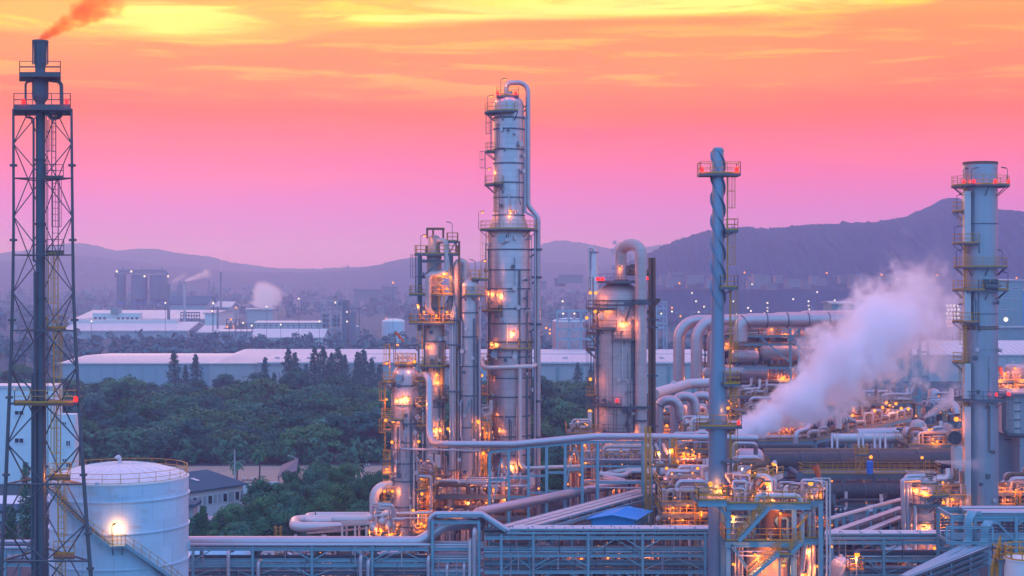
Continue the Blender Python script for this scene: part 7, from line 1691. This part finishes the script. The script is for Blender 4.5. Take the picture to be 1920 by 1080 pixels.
MB().bar(P(1524, 897, QD - .2), P(1557, 897, QD - .2), .12).build('arm', 'pipe_pale', t); MB().bar(P(1540, 899, QD - .2), P(1552, 908, QD - .2), .08).build('brace', 'pipe_pale', t)
ladder(t, (X(1553, QD), QD - .1), 0, Z(905, QD), -90, w=.35, cage=False, m='pipe_pale')
for i, (px, py, pw, hh, lab) in enumerate(((1438, 906, 190, 2.2, 'lamp post glowing over the left part of the top deck'), (1520, 906, 190, 2.2, 'brightest lamp post over the right part of the top deck'), (1540, 970, 80, 2, 'lamp post beside the right end of the mid deck'))):
    t = thing('lamp_post', lab, 'lamp', P(px, py + 40, QD + 1.5)); q = P(px, py, QD + 1.5)
    MB().tube([q - up * 2.0, q + up * .1], .05, 6).build('pole', 'pipe_pale', t); MB().bar(q + Vector((-.35, 0, .18)), q + Vector((.35, 0, .18)), .4, .14).build('hood', 'steel_grey', t); MB().ball(q, .24, 10).build('bulb', 'bulb_orange', t); light(t, q - up * .4, pw)
# blue shelter, sloping walkway and lamps on poles
t = thing('blue_shelter', 'small bright blue shelter standing between straked stack and sloping walkway', 'shelter', (X(1378, 153), 153.5, 0))
MB().bx(X(1366, 153), X(1378, 153), 153, 153.2, Z(946, 153), Z(902, 153)).build('wall', 'blue_paint', t, smooth=False)
MB().bx(X(1391, 153), X(1397, 153), 153, 155, Z(924, 153), Z(905, 153)).build('side_panel', 'blue_paint', t, smooth=False)
MB().add([P(1364, 907, 152.8), P(1398, 901, 152.8), P(1398, 896, 155), P(1364, 901, 155), P(1364, 911, 152.8), P(1398, 908, 152.8), P(1398, 902, 155), P(1364, 907, 155)], [(0, 1, 2, 3), (4, 7, 6, 5), (0, 4, 5, 1), (1, 5, 6, 2), (2, 6, 7, 3), (3, 7, 4, 0)]).build('roof', 'blue_paint', t, smooth=False)
for px in (1366, 1378, 1396): MB().bar((X(px, 153), 153.1, 0), (X(px, 153), 153.1, Z(906, 153)), .12).build('post', 'steel_grey', t)
t = thing('sloping_walkway', 'yellow railed walkway sloping up to the right behind the blue shelter', 'walkway', (X(1428, 158), 158, 0))
a_, b_ = P(1396, 912, 157), P(1459, 894, 162); dd_ = (b_ - a_).normalized(); s_ = Vector((-dd_.y, dd_.x, 0))
MB().bar(a_, b_, 1.2, .2).build('deck', 'pipe_pale', t); m = MB(); rail_line(m, [a_ - s_ * .6, b_ - s_ * .6], 1.15, 1.1, .04); rail_line(m, [a_ + s_ * .6, b_ + s_ * .6], 1.15, 1.1, .04); m.build('railing', 'yellow', t)
MB().bar(a_ - s_ * .6 + up * .2, b_ - s_ * .6 + up * .2, .04, .45).build('kick_panel', 'pipe_pale', t)
for q in (a_.lerp(b_, .15), a_.lerp(b_, .85)): MB().bar(q.xy.to_3d(), q, .22).build('post', 'steel_blue', t)
for i, (px, py, lab) in enumerate(((1394, 878, 'leftmost of the round lamps on poles before the pale drum'), (1411, 877, 'second round lamp on a pole before the pale drum'), (1431, 872, 'third round lamp on a pole, below the drum end'), (1452, 869, 'rightmost round lamp on a pole right of the drum end'))):
    q = P(px, py, 165); t = thing('lamp_post', lab, 'lamp', (q.x, q.y, 0), 'round lamps on poles before the pale drum')
    MB().tube([(q.x + .25, q.y, 0), q + Vector((.25, 0, .1)), q + Vector((.1, 0, .3))], .06, 6).build('pole', 'pipe_pale', t); MB().tube([q + Vector((.1, .1, .25)), q + Vector((-.1, -.1, -.05))], [.16, .3], 12).build('shade', 'pipe_pale', t)
    MB().ball(q + Vector((-.1, -.18, -.08)), .2, 8).build('bulb', 'bulb_orange' if i > 1 else 'bulb_white', t); light(t, q + Vector((-.1, -.3, -.45)), 70)
unit('pipe_floor', 'crowded pipe floor between the straked stack and the sloping walkway', (1368, 1400, 1440), 164, 170, (905, 950), 41, npipe=14, nves=3, lamps=((1402, 930, 80), (1375, 925, 60)), br=.14, rails=False)
# windsocks
def windsock(p, ln, r, lab, ph, dx, dz):
    t = thing('windsock', lab, 'windsock', p - up * ph); p = Vector(p)
    MB().tube([p - up * ph, p + up * .2], .05, 6).build('pole', 'steel_dark', t)
    d = Vector((dx, -.1, dz)).normalized(); e = p + d * ln * .25
    MB().tube([p, p + d * ln * .3, p + d * ln * .6 + up * -.1, p + d * ln - up * .2], [r, r * .9, r * .65, r * .4], 14, cap=False).build('sock', 'orange_cloth', t)
    MB().ringseg((p.x, p.y), r, r + .04, p.z - .03, p.z + .03, n=12).build('hoop', 'steel_grey', t)
windsock(P(1528, 871, 158), 1.9, .36, 'orange windsock hanging limp above the stair structure', 2.4, .35, -1)
windsock(P(741, 623, 195), 1.5, .2, 'small orange windsock on the domed front left tower', 3.6, .9, -.8)
windsock(P(1874, 688, 253), 1.9, .4, 'red orange windsock just right of the big stack', 2.4, .35, -1)

# ================================================================ right edge
BH = 214
t = thing('boiler_house', 'tall plain grey boiler casing at the right edge with a framed upper block', 'building', (X(1900, BH), BH + 6, 0))
MB().bx(X(1868, BH + 4), X(1913, BH + 4), BH + 4, BH + 14, 0, Z(746, BH + 4)).build('casing', 'stack_grey', t, smooth=False)
MB().bx(X(1912, BH), X(1990, BH), BH, BH + 14, 0, Z(742, BH)).build('casing', 'stack_grey', t, smooth=False)
MB().bx(X(1886, BH), X(1912, BH) - .01, BH, BH + 4, Z(814, BH), Z(742, BH)).build('upper_block', 'pipe_pale', t, smooth=False)
MB().tube(fillet([P(1882, 738, BH - .5), P(1882, 806, BH - .5), P(1890, 815, BH - .5), P(1925, 817, BH - .5)], .6, 5), .28, 8).build('edge_duct', 'steel_dark', t)
lf = MB()
for px in (1889, 1894, 1900): lf.bar(P(px, 745, BH - .3), P(px, 812, BH - .3), .16)
for k in range(7): lf.bar(P(1888, 748 + 10 * k, BH - .3), P(1901, 748 + 10 * k, BH - .3), .16)
lf.build('ladder_frame', 'pipe_grey', t)
for k in range(6): MB().bar(P(1902, 755 + 16 * k, BH - .2), P(1914, 755 + 16 * k, BH - .2), .14).build('strut', 'steel_grey', t)
for px in (1868, 1879): MB().bx(X(px, BH) - .2, X(px, BH) + .2, BH + 3.7, BH + 4, 0, Z(745, BH)).build('corner_strip', 'rust', t, smooth=False)
for k in range(5): MB().bx(X(1868, BH + 4) - .02, X(1913, BH + 4) + .0, BH + 3.9, BH + 3.99, 3 + 3.4 * k, 3.16 + 3.4 * k).build('casing_rib', 'stack_grey', t, smooth=False)
MB().bx(X(1892, BH + 3) - .4, X(1908, BH + 3), BH + 3.8, BH + 3.99, Z(831, BH), Z(829, BH)).build('slot', 'steel_dark', t, smooth=False)
box_platform(t, X(1868, BH), X(1990, BH), BH - 1.2, BH + 2, Z(738, BH), 'steel_grey', sides='')
beacon(t, P(1891, 745, BH - 1), 30, .26)
t = unit('burner_deck', 'orange lit equipment deck above the boiler casing at the right edge', (1872, 1900, 1935), 252, 260, (712, 735), 51, npipe=10, nves=2, vr=(.6, 1.0), lamps=((1903, 690, 380), (1876, 712, 300), (1895, 727, 340), (1920, 712, 240), (1885, 700, 200)), br=.2, pm=('clad_warm', 'pipe_pale'))
o = MB().lathe((X(1906, 255), 255, 0), [(1.9, Z(712, 255)), (1.9, Z(688, 255)), (1.4, Z(684, 255)), (.1, Z(683, 255))], 24).build('drum', 'clad_warm', t)
unit('right_deck', 'yellow lit pipe deck right of the big stack foot', (1868, 1900, 1940), 198, 204, (922, 945), 52, npipe=16, nves=3, lamps=((1880, 915, 110), (1905, 918, 110), (1925, 912, 100), (1890, 938, 70)), br=.12)
gable('low_shed', 'brownish low shed roof right of the big stack foot', 1868, 1990, 206, 5, 935, 932, 'rust', 'rust', cat='shed')
# frame with bending ducts at the right front
FD = 153
t = thing('duct_support', 'blue steel frame with two flat ducts bending down at the right front', 'steel frame', (X(1840, FD), FD, 0)); up = Vector((0, 0, 1))
for px in (1785, 1828, 1905):
    for dd in (FD, FD + 5): MB().ibeam((X(px, FD), dd, 0), (X(px, FD), dd, Z(967, FD)), .3, .3).build('post', 'steel_blue', t)
for y in (968, 974, 1019, 1045):
    for dd in (FD, FD + 5): MB().ibeam(P(1785, y, FD) + Vector((0, dd - FD, 0)), P(1960, y, FD) + Vector((0, dd - FD, 0)), .22, .32).build('beam', 'steel_blue', t)
for px in (1785, 1828, 1905):
    for y in (968, 1019): MB().ibeam(P(px, y, FD), P(px, y, FD) + Vector((0, 5, 0)), .2, .3).build('cross_beam', 'steel_blue', t)
MB().bar(P(1866, 976, FD - .1), P(1903, 1014, FD - .1), .16).build('brace', 'steel_blue', t); MB().bar(P(1905, 985, FD - .1), P(1925, 972, FD - .1), .16).build('brace', 'steel_blue', t)
for y in (989, 1018): MB().ibeam(P(1774, y, FD - 2), P(1862, y, FD - 2), .2, .26).build('front_beam', 'steel_blue', t)
for px in (1775, 1861): MB().ibeam(P(px, 989, FD - 2), P(px, 1018, FD - 2), .18, .2).build('front_post', 'steel_blue', t)
g = random.Random(6)
for k in range(7): d = FD + .4 + k * .65; r = g.uniform(.08, .22); z = Z(966, FD) + r; MB().tube([(X(1822, FD), d, z), (X(1960, FD), d, z)], r, 8).build('pipe', 'pipe_grey', t)
for k in range(7): d = FD + .4 + k * .65; r = g.uniform(.08, .2); z = Z(1016, FD) + r; MB().tube([(X(1790, FD), d, z), (X(1960, FD), d, z)], r, 8).build('pipe', 'steel_blue', t)
for k in range(5): z = Z(1010 - 6 * k, FD); MB().tube([(X(1786, FD), FD + 4, z), (X(1960, FD), FD + 4, z)], .12, 6).build('pipe', 'steel_grey', t)
def flat_duct(pts, w, th, name, lab, m='steel_blue'):
    q = fillet(pts, 1.0, 7); mb = MB()
    for a, b in zip(q, q[1:]): mb.bar(a, b + (b - a) * .02, w, th)
    o = mb.build(name, m, loc=q[0]); return tag(o, lab, 'duct')
z0 = 8.5
for k, (px, py0, dd, lab) in enumerate(((1815, 962, FD - .6, 'flat blue duct curving down through the duct frame, left one'), (1845, 980, FD - 1.0, 'flat blue duct curving down through the duct frame, right one'))):
    dxs = 16 if k == 0 else 14
    q = [P(px + 25, py0, dd + 1.5), P(px, py0, dd), Vector((X(px, dd), dd, z0 + .1)), Vector((X(px - 6 - 120 - 30 * k, 137), 136, z0 + .1))]
    qq = fillet(q, .9, 7); mb = MB()
    prev = None; ring = []
    for i, p in enumerate(qq):
        tn = (qq[min(i + 1, len(qq) - 1)] - qq[max(i - 1, 0)]).normalized(); wd = Vector((1, .25, 0)).normalized(); wd = (wd - tn * wd.dot(tn)).normalized() if abs(wd.dot(tn)) < .9 else Vector((0, 1, 0)); nn = tn.cross(wd).normalized()
        ring.append([p + wd * .4 * a + nn * .16 * b for a, b in ((-1, -1), (1, -1), (1, 1), (-1, 1))])
    vs = [v for r in ring for v in r]; fs = []
    for i in range(len(ring) - 1):
        for j in range(4): j2 = (j + 1) % 4; fs.append((i * 4 + j, i * 4 + j2, i * 4 + 4 + j2, i * 4 + 4 + j))
    fs += [(3, 2, 1, 0), tuple(len(ring) * 4 - 4 + j for j in range(4))]
    tag(mb.add(vs, fs).build('flat_duct', 'steel_blue', loc=q[0]), lab, 'duct')
    A2, B2 = Vector((X(px - 3, dd), dd - .4, z0)), Vector((X(px - 126 - 30 * k, 137), 136, z0))
    tt = thing('tray_rack', 'stack of lidded cable trays descending to the bottom right edge, %s one' % ('left', 'right')[k], 'cable rack', (B2.x, B2.y, 0), 'tray racks at the bottom right')
    for j in range(4): tray(tt, [A2 - up * .55 * j, B2 - up * .55 * j], .9, .22, 'steel_grey', 'roof_white' if j == 0 else 'steel_blue', rungs=1.6)
    for i in range(5):
        p = A2.lerp(B2, i / 4)
        for sx in (-.5, .5): MB().bar((p.x + sx, p.y, 0), (p.x + sx, p.y, p.z), .14).build('post', 'steel_blue', tt)
# small tank with a yellow crown rail, bottom right corner
t = thing('corner_tank', 'beige round tank with yellow railing at the bottom right corner', 'tank', (X(1925, 140), 140, 0)); zc = Z(1046, 140)
MB().lathe((X(1925, 140), 140, 0), [(1.95, 0), (1.95, zc - .1), (2.02, zc - .1), (2.02, zc)], 40).build('shell', 'tank_roof', t)
m = MB(); rail_line(m, [(X(1925, 140) + 1.9 * math.cos(a * .2618), 140 + 1.9 * math.sin(a * .2618), zc) for a in range(24)], 1.15, r=.04, close=True); m.build('railing', 'yellow', t)
t = thing('stair_tower', 'yellow railed stair left of the beige corner tank', 'stair', (X(1875, 141), 141, 0))
o = MB().bar(P(1858, 1085, 140.5), P(1876, 1024, 141.5), .1, .3).build('stringer', 'yellow', t); m = MB()
for h in (.5, 1.0): m.bar(P(1858, 1085, 140.5) + up * h, P(1876, 1024, 141.5) + up * h, .07)
for i in range(6): q = P(1858, 1085, 140.5).lerp(P(1876, 1024, 141.5), i / 5); m.bar(q, q + up * 1.0, .07)
m.build('handrail', 'yellow', t)
box_platform(t, X(1866, 141), X(1890, 141), 140, 142, Z(1046, 141)); MB().bar((X(1870, 141), 141, 0), (X(1870, 141), 141, Z(1040, 141)), .2).build('post', 'yellow', t)
# pinkish white tank and lamp by the rack, right of the stair structure
t = thing('water_tank', 'pinkish white domed tank right of the stair structure', 'tank', (X(1577, 155), 156, 0))
MB().lathe((X(1577, 156), 156, 0), [(1.1, 0), (1.1, Z(1060, 156)), (1.02, Z(1055, 156)), (.8, Z(1049, 156)), (.45, Z(1045, 156)), (.2, Z(1044, 156)), (.2, Z(1040, 156))], 28).build('shell', 'pipe_pale', t)
for k in (1, 2): MB().ringseg((X(1577, 156), 156), 1.08, 1.16, Z(1060, 156) - 1.1 * k, Z(1060, 156) - 1.1 * k + .1, n=24).build('hoop', 'steel_grey', t)
t = thing('lamp_post', 'starry lamp on a post over the pinkish white tank', 'lamp', (X(1607, 153), 153, 0)); q = P(1607, 1040, 153)
MB().tube([(q.x, q.y + .2, 0), q + Vector((0, .2, .2))], .07, 6).build('pole', 'pipe_pale', t); MB().bar(q + Vector((-.3, 0, .25)), q + Vector((.3, 0, .25)), .35, .12).build('hood', 'steel_grey', t); MB().ball(q, .27, 10).build('bulb', 'bulb_orange', t); light(t, q + Vector((-.2, 0, -.4)), 200)
t = thing('railed_landing', 'yellow railed landing under the starry lamp', 'platform', (X(1607, 154), 154, 0)); box_platform(t, X(1590, 154), X(1619, 154), 153.4, 155, Z(1066, 154)); 
for px in (1592, 1617): MB().bar((X(px, 154), 154, 0), (X(px, 154), 154, Z(1066, 154)), .15).build('post', 'steel_blue', t)
bulb(t, P(1559, 1025, 155), 60, .14)
# filler floors behind the front racks
unit('lower_plant', 'dim lower floor of pipework behind the right front rack', (1560, 1620, 1680, 1740, 1790), 172, 179, (1040, 1075), 61, npipe=18, nvert=14, rails=False, lamps=((1640, 1052, 60), (1700, 1062, 60), (1720, 1035, 50)), br=.1)
unit('lower_plant', 'dim lower floor of pipework behind the left front rack', (480, 560, 640, 720, 800), 174, 180, (1060,), 62, npipe=18, nvert=18, rails=False, lamps=((530, 1066, 60), (606, 1064, 120), (680, 1068, 120), (617, 1072, 80), (735, 1066, 60)), br=.1)
unit('mid_plant', 'dim pipe floor under the long dark pipes', (1400, 1470, 1540, 1610, 1680), 188, 195, (975, 1000), 63, npipe=24, nvert=22, rails=False, lamps=((1560, 985, 50),), br=.1, pm=('pipe_dark', 'steel_grey', 'pipe_grey'))
unit('fat_tower_feet', 'warm lit pipework at the feet of the fat tower', (1098, 1140, 1180, 1225), 208, 214, (862, 900), 64, npipe=12, nvert=8, lamps=((1098, 868, 90), (1110, 902, 90), (1065, 908, 70), (1210, 880, 70)), br=.14)

# ================================================================ steam and smoke
def plume(name, p0, p1, r0, r1, dens, c=(.98, .98, .98), ns=.16, wob=1.1, fade=.75, start=.02, grow=1.0, step=.35, bend=0.0, absb=(0, 0, 0), soft=.45):
    """a drifting cloud: density falls off from the axis p0-p1, broken up by noise"""
    p0, p1 = Vector(p0), Vector(p1); ax = p1 - p0; ln = ax.length; q = ax.to_track_quat('X', 'Z')
    mb = MB(); n = 10; prof = []
    for i in range(n + 1):
        u = -.04 + 1.1 * i / n; prof.append((u * ln, (r0 + (r1 - r0) * max(0, u) ** grow) * 1.55 + .2))
    mb.tube([(x, 0, bend * (max(0, x) / ln) ** 2) for x, _ in prof], [r for _, r in prof], 16)
    o = mb.build(name, 'clad', loc=(0, 0, 0)); o.data.materials.clear(); o.location = p0; o.rotation_mode = 'QUATERNION'; o.rotation_quaternion = q
    m = bpy.data.materials.new(name + '_mat'); m.use_nodes = True; m.node_tree.nodes.clear(); N = NT(m.node_tree)
    co = N.n('ShaderNodeTexCoord').outputs['Object']; s = N.n('ShaderNodeSeparateXYZ', i_0=co).outputs
    u = N.m('DIVIDE', s[0], ln); uc = N.m('MAXIMUM', u, 0.0)
    R_ = N.m('ADD', r0, N.m('MULTIPLY', N.m('POWER', uc, grow), r1 - r0))
    zc = N.m('SUBTRACT', s[2], N.m('MULTIPLY', N.m('MULTIPLY', uc, uc), bend))
    rad = N.m('SQRT', N.m('ADD', N.m('MULTIPLY', s[1], s[1]), N.m('MULTIPLY', zc, zc)))
    qn = N.m('DIVIDE', rad, R_)
    no = N.noise(co, ns, 5, .62, .3)
    no2 = N.noise(co, ns * 2.9, 4, .6, .2)
    e = N.m('ADD', qn, N.m('ADD', N.m('MULTIPLY', N.m('SUBTRACT', no, .5), 2.2 * wob), N.m('MULTIPLY', N.m('SUBTRACT', no2, .5), 1.5 * wob)))
    d = N.m('SUBTRACT', 1.0, N.ss(e, 1.0 - soft, 1.0))
    d = N.m('MULTIPLY', d, N.m('MULTIPLY', N.ss(u, -.01, start), N.m('SUBTRACT', 1.0, N.ss(u, fade, 1.03))))
    d = N.m('MULTIPLY', d, N.m('DIVIDE', dens * (r0 + r1) / 2, R_))
    v = N.n('ShaderNodeVolumePrincipled', i_Color=(*c, 1), i_Anisotropy=0.45); N.put(v.inputs['Density'], d)
    v.inputs['Absorption Color'].default_value = (*absb, 1)
    N.n('ShaderNodeOutputMaterial', i_Volume=v.outputs[0]); m.cycles.volume_step_rate = step
    o.data.materials.append(m); tag(o, kind='stuff'); return o
plume('steam', P(1384, 824, 228), P(1765, 572, 264), 1.0, 9.9, .95, c=(1, .985, 1), ns=.15, fade=.62, grow=.82, wob=1.4, bend=1.2, soft=.65, step=.25)
plume('steam', P(1640, 640, 262), P(1800, 470, 285), 3.5, 7.5, .045, ns=.10, fade=.5, start=.3, wob=1.3, soft=.9)
plume('steam', P(1732, 784, 236), P(1812, 728, 232), .2, 2.6, .5, ns=.5, fade=.7, wob=.6)
plume('steam', P(1752, 865, 184), P(1850, 872, 182), .1, 1.1, .8, ns=.8, fade=.6, wob=.7)
plume('steam', P(1700, 812, 224), P(1765, 806, 224), .6, 1.6, .22, ns=.5, fade=.6, start=.3, wob=.9, soft=.8)
plume('smoke', P(75, 76, DC), P(215, -18, DC + 4), .3, 2.6, 1.3, c=(.28, .09, .05), ns=.45, fade=.9, wob=.9, absb=(1, .30, .05), soft=.8)
plume('steam', P(487, 581, 1018), P(514, 533, 1020), 8.5, 11, .2, ns=.06, fade=.7, start=.12, wob=1.0)
plume('steam', P(347, 527, 960), P(396, 509, 960), .8, 4.0, .3, ns=.14, fade=.75, wob=.8)
plume('steam', P(320, 531, 990), P(352, 512, 990), 1.0, 3.5, .10, ns=.14, fade=.7, start=.2, wob=.9)
plume('steam', P(414, 510, 1150), P(416, 480, 1150), .7, 1.6, .12, ns=.2, fade=.6, wob=.6)
